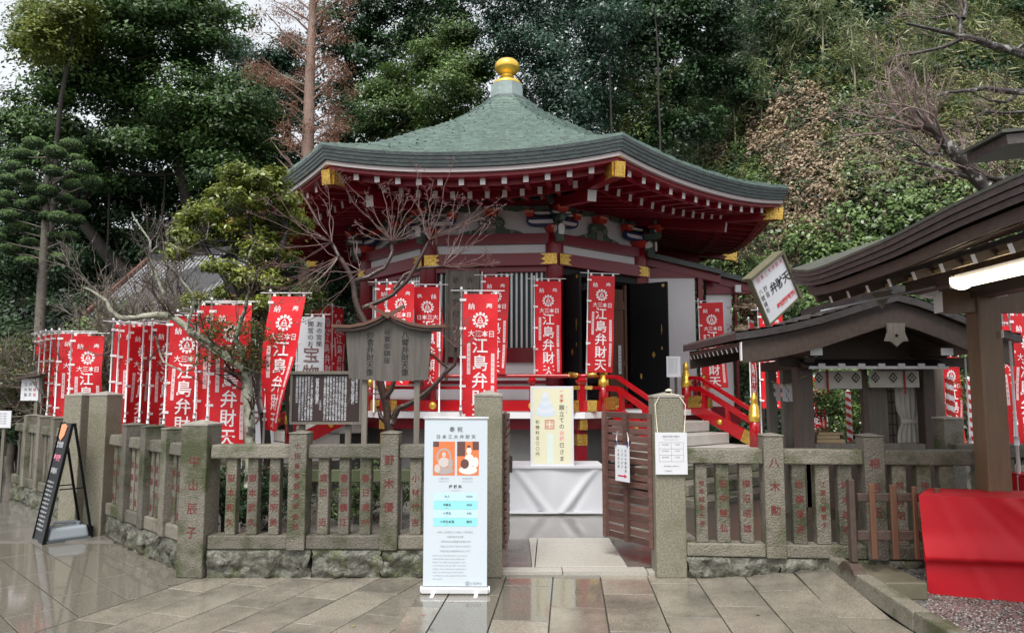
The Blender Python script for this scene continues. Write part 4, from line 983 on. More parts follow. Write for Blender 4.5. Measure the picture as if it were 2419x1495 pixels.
for i, s in enumerate(('日本三大弁財天として名高い八臂弁財天', '妙音弁財天を安置', '八臂弁財天は源頼朝が祈願のため', '文覚上人に命じて造らせたと伝わり', '妙音弁財天は裸弁財天ともいわれ')): bt(s, 318, 1048+30*i, .0165, 1)
for i, s in enumerate(('Inside of the Hoanden hall are two sacred', 'enshrined Benzaiten statues, Happi and', 'Myoon. The eight armed goddess is said', 'to have been made by order of the first', 'shogun. They are known as goddesses of', 'music, art and fortune, and have been', 'worshipped by many people from all over', 'the country.')): bt(s, 170, 1196+21*i, .0150, 1, left=True)
bt('江島神社', 455, 1372, .024, 1); emblem(mb, q, *bp(400, 1372), .017, 1)
tag(mb.build('lettering', [mat('dark_grey_ink', (.06, .065, .07), .6), M_TXG], rb), kind='stuff')
# ============================================================ TABLE WITH WHITE CLOTH, YELLOW POSTER
a = P(1199, 1105, 9.6); b = P(1424, 1105, 9.6)
tb = thing('offering_table', 'table draped in a white cloth standing inside the gate', 'table', ((a.x+b.x)/2, 9.9, 0)); TW = b.x-a.x
def cloth_front(W, H, zt, nu, nv, fn):
    mb = MB(); vs = [fn(-W/2+W*i/nu, j/nv) for j in range(nv+1) for i in range(nu+1)]
    mb.add(vs, [(j*(nu+1)+i, j*(nu+1)+i+1, (j+1)*(nu+1)+i+1, (j+1)*(nu+1)+i) for j in range(nv) for i in range(nu)], 0, True); return mb
zt = P(1300, 1100, 9.6).z
def wf(x, v):
    w = x/(TW/2); z = .05+v*(zt-.05)
    y = -.30-.030*math.exp(-((abs(w)-.15-.75*v)/.10)**2)*(1-.3*v)+.02*math.exp(-((abs(w)-.35-.6*v)/.08)**2)*(1-v)-.012*math.sin(x*7+v*3)-.02*(1-v)*math.exp(-(w/.12)**2)
    if v > .93: y = -.32
    return Vector((x, y, z))
mb = cloth_front(TW, zt, zt, 60, 20, wf); mb.box((0, 0, zt-.012), (TW+.02, .66, .03)); mb.box((0, .12, zt/2), (TW-.04, .5, zt-.08))
mb.box((0, -.315, .045), (TW, .03, .02))
mb.build('tablecloth', mat('white_satin_sheet', (.58, .59, .62), .45), tb)
po = thing('yellow_poster', 'pale yellow upright poster with a white snake figure on the white table', 'poster', (P(1304, 1000, 9.62).x, 9.62, zt)); PH = P(1304, 912, 9.62).z-zt; PW = P(1355, 1000, 9.62).x-P(1253, 1000, 9.62).x
mb = MB(); mb.box((0, 0, PH/2), (PW, .03, PH)); bev(mb.build('board', M_PAPER, po), .003)
def pc(x, y): return ((x-954)/278*PW, PH-(y-92)/516*PH)
def ppl(off): return lambda a, b: Vector((a, -.0155-off, b))
M_YEL = mat('pale_yellow_print', (.74, .72, .52), .5)
mb = MB(); rect(mb, 830, 106, 1078, 594, 0, pc, .001, ppl); rect(mb, 920, 400, 965, 590, 1, pc, .002, ppl)
for (cx, cy, rx, ry, m, o) in ((912, 265, 68, 28, 2, .002), (912, 245, 58, 24, 3, .0022), (912, 222, 46, 22, 2, .0024), (912, 200, 36, 18, 3, .0026), (912, 180, 27, 18, 2, .0028), (912, 150, 22, 18, 3, .003)): ell(mb, cx, cy, rx, ry, m, o, pc, ppl, 20)
for (x0, y0, x1, y1) in ((908, 312, 968, 316), (908, 366, 968, 370), (908, 312, 912, 370), (964, 312, 968, 370)): rect(mb, x0, y0, x1, y1, 4, pc, .003, ppl)
q = ppl(.003)
def pt(s, x, y, size, m, pitch, bold=0): a_ = pc(x, y); text_into(mb, s, a_[0], a_[1], size, m, True, pitch=pitch, pl=q, bold=bold)
pt('一', 1016, 125, .05, 4, .06); pt('文字', 1016, 158, .05, 4, .06, .02); pt('願立ての', 1016, 232, .072, 5, .080); pt('白蛇', 1016, 396, .062, 6, .072, .02); pt('巳さま', 1016, 475, .068, 5, .085); pt('がんた', 1048, 228, .022, 5, .035); pt('初穂料五〇〇円', 860, 325, .052, 5, .068); pt('弁財', 925, 328, .04, 4, .05); pt('天印', 952, 328, .04, 4, .05)
tag(mb.build('print', [M_YEL, mat('pale_mint_print', (.68, .78, .70), .5), mat('pale_blue_figure_print', (.62, .70, .78), .5), mat('pale_lilac_print', (.70, .74, .80), .5), M_REDINK, M_INK, mat('pink_ink', (.85, .35, .40), .5)], po), kind='stuff')
# ============================================================ WOODEN GATE LEAVES
def gate_leaf(label, hx, hy, ex, ey, z0, z1, n, extra=False):
    w = math.hypot(ex-hx, ey-hy); rz = math.atan2(ey-hy, ex-hx); rg = random.Random(int(hx*100))
    t = thing('gate_leaf', label, 'gate', (hx, hy, 0), rz)
    for x in (.03, w-.06, w*.5):
        mb = MB(); mb.box((x, .02, (z0+z1)/2), (.05, .035, z1-z0-.02)); mb.build('stile', M_GATE, t)
    p = (z1-z0)/n
    for i in range(n):
        mb = MB(); z = z0+p*(i+.5); a_ = Vector((0-rg.uniform(0, .01), -.012, z+rg.uniform(-.006, .006))); b_ = Vector((w+rg.uniform(0, .012), -.012, z+rg.uniform(-.006, .006)))
        mb.beam(a_, b_+Vector((0, 0, rg.uniform(-.008, .008))), .024, p*rg.uniform(.70, .82)); bev(mb.build('slat', M_GATE, t), .004)
    mb = MB(); mb.box((w*.95, -.035, (z0+z1)*.55), (.05, .03, .16)); mb.build('latch', M_DKWOOD, t)
    return t, w
gl, glw = gate_leaf('open wooden slatted gate leaf on the right with a paper notice tied to it', P(1548, 1100, 6.62).x, 6.62, P(1424, 1100, 7.25).x, 7.25, .21, 1.39, 17)
gate_leaf('open wooden slatted gate leaf seen edge-on beside the left gate pillar', -.07, 6.64, -.045, 7.40, .2, 1.39, 17)
nt = thing('hanging_notice', 'white paper notice with a red arrow hung on the slatted gate leaf', 'notice', (P(1477, 1085, 6.86).x, 6.86, 0), gl.rotation_euler.z+math.pi)
w_ = P(1499, 1085, 6.9).x-P(1458, 1085, 6.9).x; za, zb = P(1477, 1050, 6.9).z, P(1477, 1135, 6.9).z
mb = MB(); mb.box((0, -.035, (za+zb)/2), (w_*1.25, .003, za-zb)); mb.build('paper', M_PAPER, nt)
mb = MB()
for i, s in enumerate(('本日の御参拝', 'ございます', 'お足元注意')): text_into(mb, s, .05-i*.05, za-.05, .028, 0, True, pitch=.036, pl=lambda a, b: Vector((a, -.0385, b)))
mb.prism([(-.06, -.006), (.03, -.006), (.03, -.018), (.065, 0), (.03, .018), (.03, .006), (-.06, .006)], (0, -.0385, zb+.05), (1, 0, 0), (0, 0, 1), (0, .001, 0), 1)
tag(mb.build('lettering', [M_INK, mat('crimson_ink', (.55, .01, .05), .6)], nt), kind='stuff')
for sg in (-1, 1):
    mb = MB(); mb.tube([(sg*w_*.5, -.035, za-.02), (sg*w_*.52, -.03, za+.06), (sg*w_*.42, -.03, za+.12)], .006, 6); mb.build('string', M_WHITEP, nt)
    mb = MB(); mb.tube([(sg*w_*.5, -.04, za-.01), (sg*w_*.5, -.042, za+.04)], .009, 6); mb.build('ribbon', M_BLUE, nt)
# notice on the gate pillar
np_ = thing('pillar_notice', 'laminated white notice with a small grid hung from the right gate pillar', 'notice', (P(1586, 1070, 6.47).x, 6.475, 0)); za, zb = P(1586, 1021, 6.48).z, P(1586, 1120, 6.48).z; w_ = .275
mb = MB(); mb.box((0, 0, (za+zb)/2), (w_, .006, za-zb)); mb.build('paper', M_PAPER, np_)
mb = MB(); q = lambda a, b: Vector((a, -.0045, b))
text_into(mb, '御朱印受付案内', 0, za-.035, .021, 0, False, pl=q, anchor='mid'); text_into(mb, 'Red seal reception hours', 0, za-.06, .012, 0, False, pl=q, anchor='mid')
gx0, gx1, g1, g0 = -.105, .105, za-.085, zb+.11
for i in range(4): z = g0+(g1-g0)*i/3; mb.add([q(gx0, z-.001), q(gx1, z-.001), q(gx1, z+.001), q(gx0, z+.001)], [(0, 1, 2, 3)], 0)
for x in (gx0, 0, gx1): mb.add([q(x-.001, g0), q(x+.001, g0), q(x+.001, g1), q(x-.001, g1)], [(0, 1, 2, 3)], 0)
for i in range(3):
    for x in (-.052, .052): text_into(mb, '受付時間' if x < 0 else '九時迄', x, g1-(g1-g0)*(i+.5)/3+.008, .015, 0, False, pl=q, anchor='mid')
text_into(mb, '参拝順路のご案内です', 0, zb+.07, .014, 0, False, pl=q, anchor='mid'); text_into(mb, '江島神社', -.03, zb+.03, .016, 0, False, pl=q, anchor='mid')
tag(mb.build('lettering', M_GREYINK, np_), kind='stuff')
mb = MB(); zz = 1.55; mb.tube([(-w_*.42, 0, za), (-w_*.46, -.005, za+.14), (-.135, -.012, 1.47), (-.08, .03, zz), (0, .05, zz+.01), (.08, .03, zz), (.128, -.012, 1.47), (w_*.46, -.005, za+.14), (w_*.42, 0, za)], .004, 6); mb.build('string', mat('pale_string', (.70, .62, .48), .8), np_)
st = thing('small_dish', 'small pale dish-like cap with a wire on top of the right gate pillar', 'dish', (P(1580, 920, 6.6).x, 6.6, 1.585)); mb = MB(); mb.lathe([(.035, 0), (.03, .012), (.012, .02), (.006, .022)], 12); mb.build('cap', mat('ivory_plastic', (.62, .58, .42), .5), st); mb = MB(); mb.tube([(0, 0, .02), (.004, 0, .05), (0, 0, .085)], .004, 5); mb.build('wire', M_BLACK, st)
# ============================================================ ROOFED WOODEN SIGNBOARD
Y = 7.8
sb = thing('roofed_signboard', 'grey wooden signboard with a curved brown roof and crossed finials', 'signboard', (P(917, 900, Y).x, Y, 0)); o = Vector((sb.location.x, 0, 0))
def pq_(px, py): v = P(px, py, Y); return (v.x-o.x, v.z)
poly = [pq_(826, 893), pq_(918, 900), pq_(1010, 896), pq_(1019, 778), pq_(960, 762), pq_(918, 752), pq_(870, 764), pq_(818, 778)]
mb = MB(); mb.prism(poly, (0, -.02, 0), (1, 0, 0), (0, 0, 1), (0, .04, 0)); bev(mb.build('board', mat('dark_grey_board', (.075, .066, .058), .6, col2=(.14, .125, .105), scale=3, stretch=(8, 8, .6), bump=.25, bscale=40), sb), .004)
def roofpoly(pts, th):
    up = [pq_(*p) for p in pts]; dn = [(x, z-th) for x, z in up][::-1]; return up+dn
arc = [(788, 768), (830, 769), (865, 763), (893, 752), (918, 738), (943, 752), (972, 763), (1008, 769), (1054, 768)]
for nm, th, dz, d_, m in (('roof', .032, 0, .20, M_WOODBR), ('roof_board', .03, .034, .15, M_DKWOOD)):
    ps = [pq_(*p) for p in arc]
    mb = MB(); n = len(ps); vs = []
    for (x, z) in ps: vs += [(x*(1 if dz == 0 else .93), -d_/2, z-dz), (x*(1 if dz == 0 else .93), d_/2, z-dz), (x*(1 if dz == 0 else .93), d_/2, z-dz-th), (x*(1 if dz == 0 else .93), -d_/2, z-dz-th)]
    fs = [(3, 2, 1, 0), (4*(n-1), 4*(n-1)+1, 4*(n-1)+2, 4*(n-1)+3)]
    for i in range(n-1):
        for j in range(4): fs.append((4*i+j, 4*i+(j+1) % 4, 4*i+4+(j+1) % 4, 4*i+4+j))
    mb.add(vs, fs); mb.build(nm, m, sb)
for sg in (-1, 1):
    a_ = pq_(918-sg*6, 752); b_ = pq_(918+sg*40, 724)
    mb = MB(); mb.beam((a_[0], -.085+.02*sg, a_[1]), (b_[0], -.085+.02*sg, b_[1]), .035, .035); mb.build('crossed_finial', M_WOODBR, sb)
for px in (859, 983):
    mb = MB(); x = pq_(px, 1000)[0]; mb.box((x, .045, .60), (.055, .05, 1.2)); mb.box((x, .045, 1.45), (.055, .05, .5)); mb.build('post', M_GREYWOOD, sb)
mb = MB()
for px, s in ((958, '八臂弁財天像'), (876, '妙音弁財天像')):
    a_ = pq_(px, 792); text_into(mb, s, a_[0], a_[1], .082, 0, True, pitch=.078, pl=lambda a, b: Vector((a, -.0225, b)), bold=.008)
a_ = pq_(916, 785); text_into(mb, '秘寶御鎮座', a_[0], a_[1], .07, 0, True, pitch=.074, pl=lambda a, b: Vector((a, -.0225, b)))
tag(mb.build('lettering', M_INK, sb), kind='stuff')
# ============================================================ DARK TEXT BOARD
Y = 8.3; cx_ = P(771, 940, Y).x
db = thing('dark_text_board', 'dark brown board covered in columns of small white writing', 'signboard', (cx_, Y, 0))
x0, x1 = P(692, 940, Y).x-cx_, P(850, 940, Y).x-cx_; z1, z0 = P(771, 884, Y).z, P(771, 996, Y).z
mb = MB(); mb.box(((x0+x1)/2, 0, (z0+z1)/2), (x1-x0, .03, z1-z0)); mb.build('board', mat('dark_brown_board', (.035, .018, .016), .5), db)
mb = MB(); mb.box((0, -.01, z1+.018), (x1-x0+.05, .07, .034)); mb.build('frame', M_GREYWOOD, db)
mb = MB(); mb.box((0, -.005, z0-.014), (x1-x0+.05, .05, .026)); mb.build('frame', M_GREYWOOD, db)
for x in (x0-.014, x1+.014): mb = MB(); mb.box((x, -.004, (z0+z1)/2), (.026, .045, z1-z0)); mb.build('frame', M_GREYWOOD, db)
for x in (x0+.10, x1-.13): mb = MB(); mb.box((x, .045, z1/2), (.06, .055, z1)); mb.build('post', M_GREYWOOD, db)
mb = MB(); src = '江島神社奉安殿弁財天は古来より日本三大弁財天のひとつとして厚く信仰され鎌倉時代に源頼朝公が文覚上人に命じて造らせた八臂弁財天と妙音弁財天を祀る御殿である'
W_ = x1-x0; pl = lambda a, b: Vector((a, -.0185, b)); k = 0
for px in list(range(702, 742, 7))+list(range(768, 824, 7))+[843]:
    x = P(px, 940, Y).x-cx_; s = ''.join(src[(k*5+j) % len(src)] for j in range(20 if px not in (702, 843) else 12)); k += 1
    text_into(mb, s, x, z1-.035, .0265, 0, True, pitch=.0245, pl=pl, bold=.012)
for px, s in ((750, '妙音弁財天御尊像'), (834, '八臂弁財天御尊像')):
    text_into(mb, s, P(px, 940, Y).x-cx_, z1-.06, .040, 0, True, pitch=.036, pl=pl, bold=.012)
text_into(mb, '江島神社', P(758, 940, Y).x-cx_, z1-.30, .026, 0, True, pitch=.028, pl=pl)
tag(mb.build('lettering', M_PAPER, db), kind='stuff')
# ============================================================ SMALL SIGNS AT LEFT
Y = 11.6; c = P(72, 920, Y)
s1 = thing('small_roofed_sign', 'small white sign under a little grey roof at the left edge', 'sign', (c.x, Y, 0), R(-10)); w_ = .30
mb = MB(); mb.box((0, 0, c.z), (.31, .03, .34)); mb.build('board', M_PAPER, s1); mb = MB(); mb.beam((-.22, 0, c.z+.17), (.26, 0, c.z+.23), .24, .03); mb.build('roof', M_DKWOOD, s1)
mb = MB(); mb.box((.17, .03, c.z-.0), (.05, .05, .40)); mb.build('frame', M_GREYWOOD, s1); mb = MB(); mb.box((.10, .04, (c.z-.18)/2), (.06, .06, c.z-.18)); mb.build('post', M_GREYWOOD, s1)
mb = MB(); 
for i, t_ in enumerate(('奉納者', '弁財天', '江の島')): text_into(mb, t_, .09-.08*i, c.z+.08, .06, 1 if i == 0 else 0, True, pitch=.08, pl=lambda a, b: Vector((a, -.0175, b)))
tag(mb.build('lettering', [M_INK, M_REDINK], s1), kind='stuff')
c = P(8, 990, 10.6); s2 = thing('paper_notice', 'pale notice sheet cut off by the left edge of the photo', 'notice', (c.x, 10.6, 0)); mb = MB(); mb.box((0, 0, c.z), (.22, .01, .24)); mb.build('paper', M_PAPER, s2); mb = MB(); mb.box((0, .03, c.z/2-.05), (.04, .03, c.z-.1)); mb.build('post', M_GREYWOOD, s2)
mb = MB(); 
for i in range(5): text_into(mb, '参拝のご案内', -.08, c.z+.08-.035*i, .022, 0, False, pl=lambda a, b: Vector((a, -.0065, b)))
tag(mb.build('lettering', M_GREYINK, s2), kind='stuff')
# notice by the doorway
c = P(1591, 866, 13.3); s3 = thing('door_notice', 'white notice sheet on a dark stand beside the black doors', 'notice', (c.x, 13.3, .66), R(8)); hz = c.z-.66
mb = MB(); mb.box((0, 0, hz), (.26, .01, .37)); mb.build('paper', M_PAPER, s3); mb = MB(); mb.box((.05, .03, hz/2), (.04, .03, hz)); mb.build('post', M_DKWOOD, s3)
mb = MB()
for i in range(8): text_into(mb, '拝観の皆様へお願い', -.10, hz+.14-.035*i, .02, 0, False, pl=lambda a, b: Vector((a, -.0065, b)))
tag(mb.build('lettering', M_GREYINK, s3), kind='stuff')
# ============================================================ SANDWICH BOARD AND WATER WEIGHT
Npt = Vector((-4.86, 7.86, 0)); pd = Vector((-.72, .69, 0)).normalized(); nd = Vector((.69, .72, 0)).normalized()
ab = thing('sandwich_board', 'black sandwich board with chalk writing leaning open before the tall pillars', 'signboard', Npt)
M_CHALK = mat('blackboard', (.03, .032, .036), .35)
W_ = .38; top = nd*.21+Vector((0, 0, 1.24))
def quad_slab(mb, a, b, c_, d_, th, m=0):
    n = ((b-a).cross(d_-a)).normalized()*th
    mb.add([a, b, c_, d_, a-n, b-n, c_-n, d_-n], [(0, 1, 2, 3), (7, 6, 5, 4), (0, 4, 5, 1), (1, 5, 6, 2), (2, 6, 7, 3), (3, 7, 4, 0)], m); return mb
fb = quad_slab(MB(), pd*W_, Vector((0, 0, 0)), top, top+pd*W_, .018); fb.build('front_panel', M_CHALK, ab)
for s_ in (0, 1):
    o_ = pd*(W_*s_); mb = MB(); mb.beam(o_, o_+top, .018, .022); mb.build('frame', M_BLACK, ab)
    mb = MB(); mb.beam(o_+nd*.46, o_+top+nd*.02, .022, .024); mb.build('rear_leg', M_BLACK, ab)
    mb = MB(); mb.beam(o_+nd*.12+Vector((0, 0, .55)), o_+nd*.35+Vector((0, 0, .55)), .012, .012); mb.build('stay', M_BLACK, ab)
mb = MB(); mb.beam(nd*.46+Vector((0, 0, .10)), nd*.46+pd*W_+Vector((0, 0, .10)), .02, .06); mb.build('rear_bar', M_BLACK, ab)
tn = (pd.cross(top)).normalized(); tn = -tn if tn.dot(nd) > 0 else tn
tt = top.normalized()
mb = MB(); pl = lambda a, b: pd*(W_-a)+tt*b+tn*.004
text_into(mb, '宝物館', .03, 1.02, .075, 0, False, pl=pl); text_into(mb, '奉安殿', .03, .88, .075, 1, False, pl=pl, bold=.02); text_into(mb, '拝観料', .04, .74, .07, 0, False, pl=pl)
for i in range(12): text_into(mb, '弁財天御開帳のご案内', .02, .62-.045*i, .023, 0, False, pl=pl)
tag(mb.build('lettering', [M_PAPER, mat('pink_chalk', (.80, .25, .35), .7)], ab), kind='stuff')
mb = MB(); pl = lambda a, b: pd*(W_-a)+tt*b+tn*.006
mb.prism([(.05, 1.10), (.13, 1.06), (.22, 1.12), (.25, 1.22), (.16, 1.245), (.05, 1.235)], tn*.004+pd*W_, -pd, tt, tn*.006); mb.build('orange_cloth', mat('orange_paper', (.80, .32, .16), .6), ab)
wt = thing('water_weight', 'grey plastic water tank weight lying under the sandwich board', 'weight', Npt+nd*.24+pd*.16)
rz = math.atan2(nd.y, nd.x)
mb = MB(); mb.box((0, 0, .085), (.40, .32, .13), rz=rz, taper=.88); bev(mb.build('tank', M_PLASTIC, wt), .03, 3)
mb = MB(); mb.box((0, 0, .015), (.42, .34, .03), rz=rz); mb.build('base', mat('dark_grey_plastic', (.10, .11, .12), .4), wt)
mb = MB(); mb.tube([nd*-.12+Vector((0, 0, .15)), nd*-.10+Vector((0, 0, .185)), nd*.10+Vector((0, 0, .185)), nd*.12+Vector((0, 0, .15))], .014, 8); mb.build('handle', M_PLASTIC, wt)
mb = MB(); mb.tube([pd*.12+Vector((0, 0, .15)), pd*.13+nd*.08+Vector((0, 0, .17)), pd*.02+nd*.15+Vector((0, 0, .165)), pd*-.1+nd*.10+Vector((0, 0, .16))], .01, 8); mb.build('hose', M_PLASTIC, wt)
# ============================================================ BOOTH WITH GABLED ROOF
YF, YB = 7.95, 10.4; YW = 8.7
bo = thing('wooden_booth', 'small dark timber booth with a gabled roof and diamond patterned curtain', 'booth', (4.15, 9.2, 0)); OB = Vector((4.15, 9.2, 0))
def bbox(name, c, d_, m, par=bo, rz=0, bv=0, taper=1.0):
    mb = MB(); mb.box(Vector(c)-OB, d_, rz=rz, taper=taper); o = mb.build(name, m, par)
    return bev(o, bv) if bv else o
def pxbox(name, xa, xb, ya, yb, Y, th, m, bv=0, par=bo):
    a = P(xa, (ya+yb)/2, Y).x; b = P(xb, (ya+yb)/2, Y).x; z1 = P((xa+xb)/2, ya, Y).z; z0 = P((xa+xb)/2, yb, Y).z
    return bbox(name, ((a+b)/2, Y+th/2, (z0+z1)/2), (b-a, th, z1-z0), m, par, bv=bv)
prof = [(1737, 786), (1800, 777), (1870, 764), (1940, 747), (2010, 725), (2070, 706), (2118, 694), (2165, 706), (2225, 727), (2290, 753), (2350, 776), (2412, 792)]
PR = [P(x, y, YF) for x, y in prof]; PR = [(v.x, v.z) for v in PR]
def sheet(name, pts, y0, y1, zoff, th, m, par=bo, org=OB, shrink=1.0):
    mid = pts[len(pts)//2][0]; mb = MB(); n = len(pts); vs = []
    for x, z in pts:
        x = mid+(x-mid)*shrink
        for (yy, zz) in ((y0, z+zoff), (y1, z+zoff), (y1, z+zoff-th), (y0, z+zoff-th)): vs.append(Vector((x, yy, zz))-org)
    fs = [(3, 2, 1, 0), (4*(n-1), 4*(n-1)+1, 4*(n-1)+2, 4*(n-1)+3)]
    for i in range(n-1):
        for j in range(4): fs.append((4*i+j, 4*i+(j+1) % 4, 4*i+4+(j+1) % 4, 4*i+4+j))
    mb.add(vs, fs); return mb.build(name, m, par)
# shingle courses stepping up each side
rg = random.Random(3)
half = len(PR)//2
for side in (0, 1):
    pts = PR[:half+1] if side == 0 else PR[half:][::-1]
    xs_ = [p[0] for p in pts]; zs_ = [p[1] for p in pts]
    n = 13
    def zz(x): return float(np.interp(x, xs_, zs_)) if xs_[0] < xs_[-1] else float(np.interp(-x, [-q for q in xs_], zs_))
    for i in range(n):
        xa = xs_[0]+(xs_[-1]-xs_[0])*i/n; xb = xs_[0]+(xs_[-1]-xs_[0])*(i+1.15)/n; xb = min(xb, xs_[-1]) if xs_[0] < xs_[-1] else max(xb, xs_[-1])
        mb = MB(); za, zb = zz(xa), zz(xb); y = YF-.0
        while y < YB-.01:
            w = rg.uniform(.25, .4); y2 = min(y+w, YB); l = rg.uniform(.014, .024)
            mb.add([Vector(v)-OB for v in ((xa, y, za+l), (xa, y2-.004, za+l), (xb, y2-.004, zb+.004), (xb, y, zb+.004), (xa, y, za-.004), (xa, y2-.004, za-.004))], [(0, 3, 2, 1) if side == 0 else (0, 1, 2, 3), (0, 1, 5, 4) if side == 0 else (1, 0, 4, 5)]); y = y2
        mb.build('shingle_course', mat('worn_grey_shingles', (.10, .095, .09), .22, col2=(.21, .20, .19), scale=6, amount=.6, bump=.3, bscale=30, rough2=.5), bo)
sheet('roof_edge', PR, YF-.02, YB, -.004, .075, M_SHINGLE)
sheet('bargeboard', PR, YF+.04, YF+.10, -.08, .245, M_DKWOOD, shrink=.955)
sheet('bargeboard', PR, YB-.10, YB-.04, -.08, .245, M_DKWOOD, shrink=.955)
sheet('soffit', PR, YF+.10, YB-.10, -.14, .03, M_DKWOOD, shrink=.93)
mb = MB(); mb.beam(Vector((PR[half][0], YF-.03, PR[half][1]+.04))-OB, Vector((PR[half][0], YB, PR[half][1]+.04))-OB, .16, .09); mb.build('ridge', M_SHINGLE, bo)
xe, ze = PR[0]
mb = MB(); mb.box(Vector((xe+.06, YF+.02, ze-.20))-OB, (.012, .05, .20)); mb.build('edge_cap', M_WHITEP, bo)
for i in range(12):
    mb = MB(); y = YF+.15+i*.19; mb.beam(Vector((xe+.50, y, ze-.03))-OB, Vector((xe+.055, y, ze-.175))-OB, .04, .055, 0, mend=1); mb.build('rafter', [M_DKWOOD, M_WHITEP], bo)
mb = MB(); mb.beam(Vector((xe+.10, YF+.1, ze-.125))-OB, Vector((xe+.10, YB-.1, ze-.125))-OB, .07, .05); mb.build('eave_beam', M_DKWOOD, bo)
# beams with pale ends, pendant
for px in (1929, 2238):
    pxbox('beam_end', px-14, px+14, 822, 839, YF+.14, .012, M_WHITEP)
    a = P(px, 830, YF+.16); bbox('purlin', (a.x, (YF+YB)/2, a.z), (.125, YB-YF-.4, .085), M_DKWOOD)
mb = MB(); c = P(2119, 790, YF-.0); w_ = .115; h_ = .125
mb.prism([(-w_*.85, h_), (w_*.85, h_), (w_*.80, .2*h_), (w_*1.1, -.55*h_), (w_*.55, -.60*h_), (0, -h_*1.05), (-w_*.55, -.60*h_), (-w_*1.1, -.55*h_), (-w_*.80, .2*h_)], Vector((c.x, YF+.01, c.z))-OB, (1, 0, 0), (0, 0, 1), (0, .03, 0))
pe = mb.build('gable_pendant', M_GREYWOOD, bo)
mb = MB(); mb.prism([(.015*math.cos(a)*1.2, .018*math.sin(a)) for a in [2*math.pi*i/10 for i in range(10)]], Vector((c.x, YF+.007, c.z-.01))-OB, (1, 0, 0), (0, 0, 1), (0, .002, 0)); mb.build('heart_hole', M_BLACK, pe)
pxbox('gable_wall', 1935, 2235, 745, 862, YW+.05, .05, M_DKWOOD); pxbox('tie_beam', 1840, 2290, 845, 866, YW-.02, .12, M_DKWOOD)
pxbox('front_post', 1888, 1926, 866, 1200, YW, .17, mat('booth_post_timber', (.085, .065, .052), .5, col2=(.14, .11, .09), scale=4, stretch=(8, 8, .6), bump=.2, bscale=40), bv=.01); pxbox('front_post', 2188, 2216, 866, 1200, YW, .17, M_DKWOOD, bv=.01); pxbox('middle_post', 2040, 2052, 866, 1050, YW+.03, .08, M_DKWOOD)
# small front canopy with pale gutter
a = P(1911, 868, YW-.30); b = P(2238, 868, YW-.30)
mb = MB(); mb.add([Vector(v)-OB for v in ((a.x-.03, a.y, a.z+.02), (b.x+.03, b.y, b.z+.02), (b.x+.03, YW+.05, a.z+.13), (a.x-.03, YW+.05, a.z+.13), (a.x-.03, a.y, a.z-.0), (b.x+.03, b.y, b.z), (b.x+.03, YW+.05, a.z+.11), (a.x-.03, YW+.05, a.z+.11))], [(0, 1, 2, 3), (7, 6, 5, 4), (0, 4, 5, 1), (1, 5, 6, 2), (2, 6, 7, 3), (3, 7, 4, 0)]); mb.build('canopy', M_SHINGLE, bo)
mb = MB(); mb.box((Vector((a.x+b.x, 2*a.y-.02, 2*a.z-.0))*.5)-OB, (b.x-a.x, .05, .032)); mb.build('gutter', M_WHITEP, bo)
for i in range(7):
    x = a.x+.13+(b.x-a.x-.22)*i/6; mb = MB(); mb.box(Vector((x, a.y-.038, a.z+.022))-OB, (.075, .02, .045)); mb.build('gutter_bracket', M_WHITEP, bo)
# curtain with diamonds
cu = thing('booth_curtain', 'short white curtain with dark diamond crests hanging in the booth front', 'curtain', (4.1, YW-.02, 0))
def cbox(xa, xb, ya, yb, Y, m, name, wav=.012):
    A_ = P(xa, ya, Y); B_ = P(xb, yb, Y); mb = MB(); n = max(4, int((xb-xa)/5)); vs = []
    for j in (0, 1):
        for i in range(n+1):
            x = A_.x+(B_.x-A_.x)*i/n; z = A_.z if j == 0 else B_.z; vs.append((x-4.1, Y-(YW-.02)+wav*math.sin(x*38)*(.3+j), z))
    mb.add(vs, [(i, n+1+i, n+2+i, i+1) for i in range(n)], 0, True); return mb.build(name, m, cu)
M_CURT = mat('off_white_cloth', (.60, .57, .52), .8, col2=(.50, .47, .42), scale=5)
cbox(1926, 2036, 876, 918, YW-.02, M_CURT, 'cloth', .004); cbox(2053, 2172, 876, 915, YW-.02, M_CURT, 'cloth', .004)
for px in (1934, 1980, 2022, 2068, 2110, 2154):
    c = P(px, 892, YW-.03); s_ = .062; mb = MB(); mb.prism([(-s_*.85, 0), (0, -s_), (s_*.85, 0), (0, s_)], (c.x-4.1, -.012, c.z), (1, 0, 0), (0, 0, 1), (0, .002, 0))
    mb.prism([(-s_*.22, 0), (0, -s_*.26), (s_*.22, 0), (0, s_*.26)], (c.x-4.1, -.0135, c.z+s_*.36), (1, 0, 0), (0, 0, 1), (0, .001, 0), 1); mb.prism([(-s_*.22, 0), (0, -s_*.26), (s_*.22, 0), (0, s_*.26)], (c.x-4.1, -.0135, c.z-s_*.36), (1, 0, 0), (0, 0, 1), (0, .001, 0), 1)
    mb.prism([(-s_*.22, 0), (0, -s_*.26), (s_*.22, 0), (0, s_*.26)], (c.x-4.1-s_*.36, -.0135, c.z), (1, 0, 0), (0, 0, 1), (0, .001, 0), 1); mb.prism([(-s_*.22, 0), (0, -s_*.26), (s_*.22, 0), (0, s_*.26)], (c.x-4.1+s_*.36, -.0135, c.z), (1, 0, 0), (0, 0, 1), (0, .001, 0), 1)
    tag(mb.build('diamond_crest', [mat('olive_black_dye', (.05, .05, .035), .8), M_CURT], cu), kind='stuff')
for px in (1955, 2137):
    cbox(px-4, px+4, 876, 930, YW-.035, mat('dull_red_ribbon', (.30, .03, .03), .7), 'ribbon', .002)
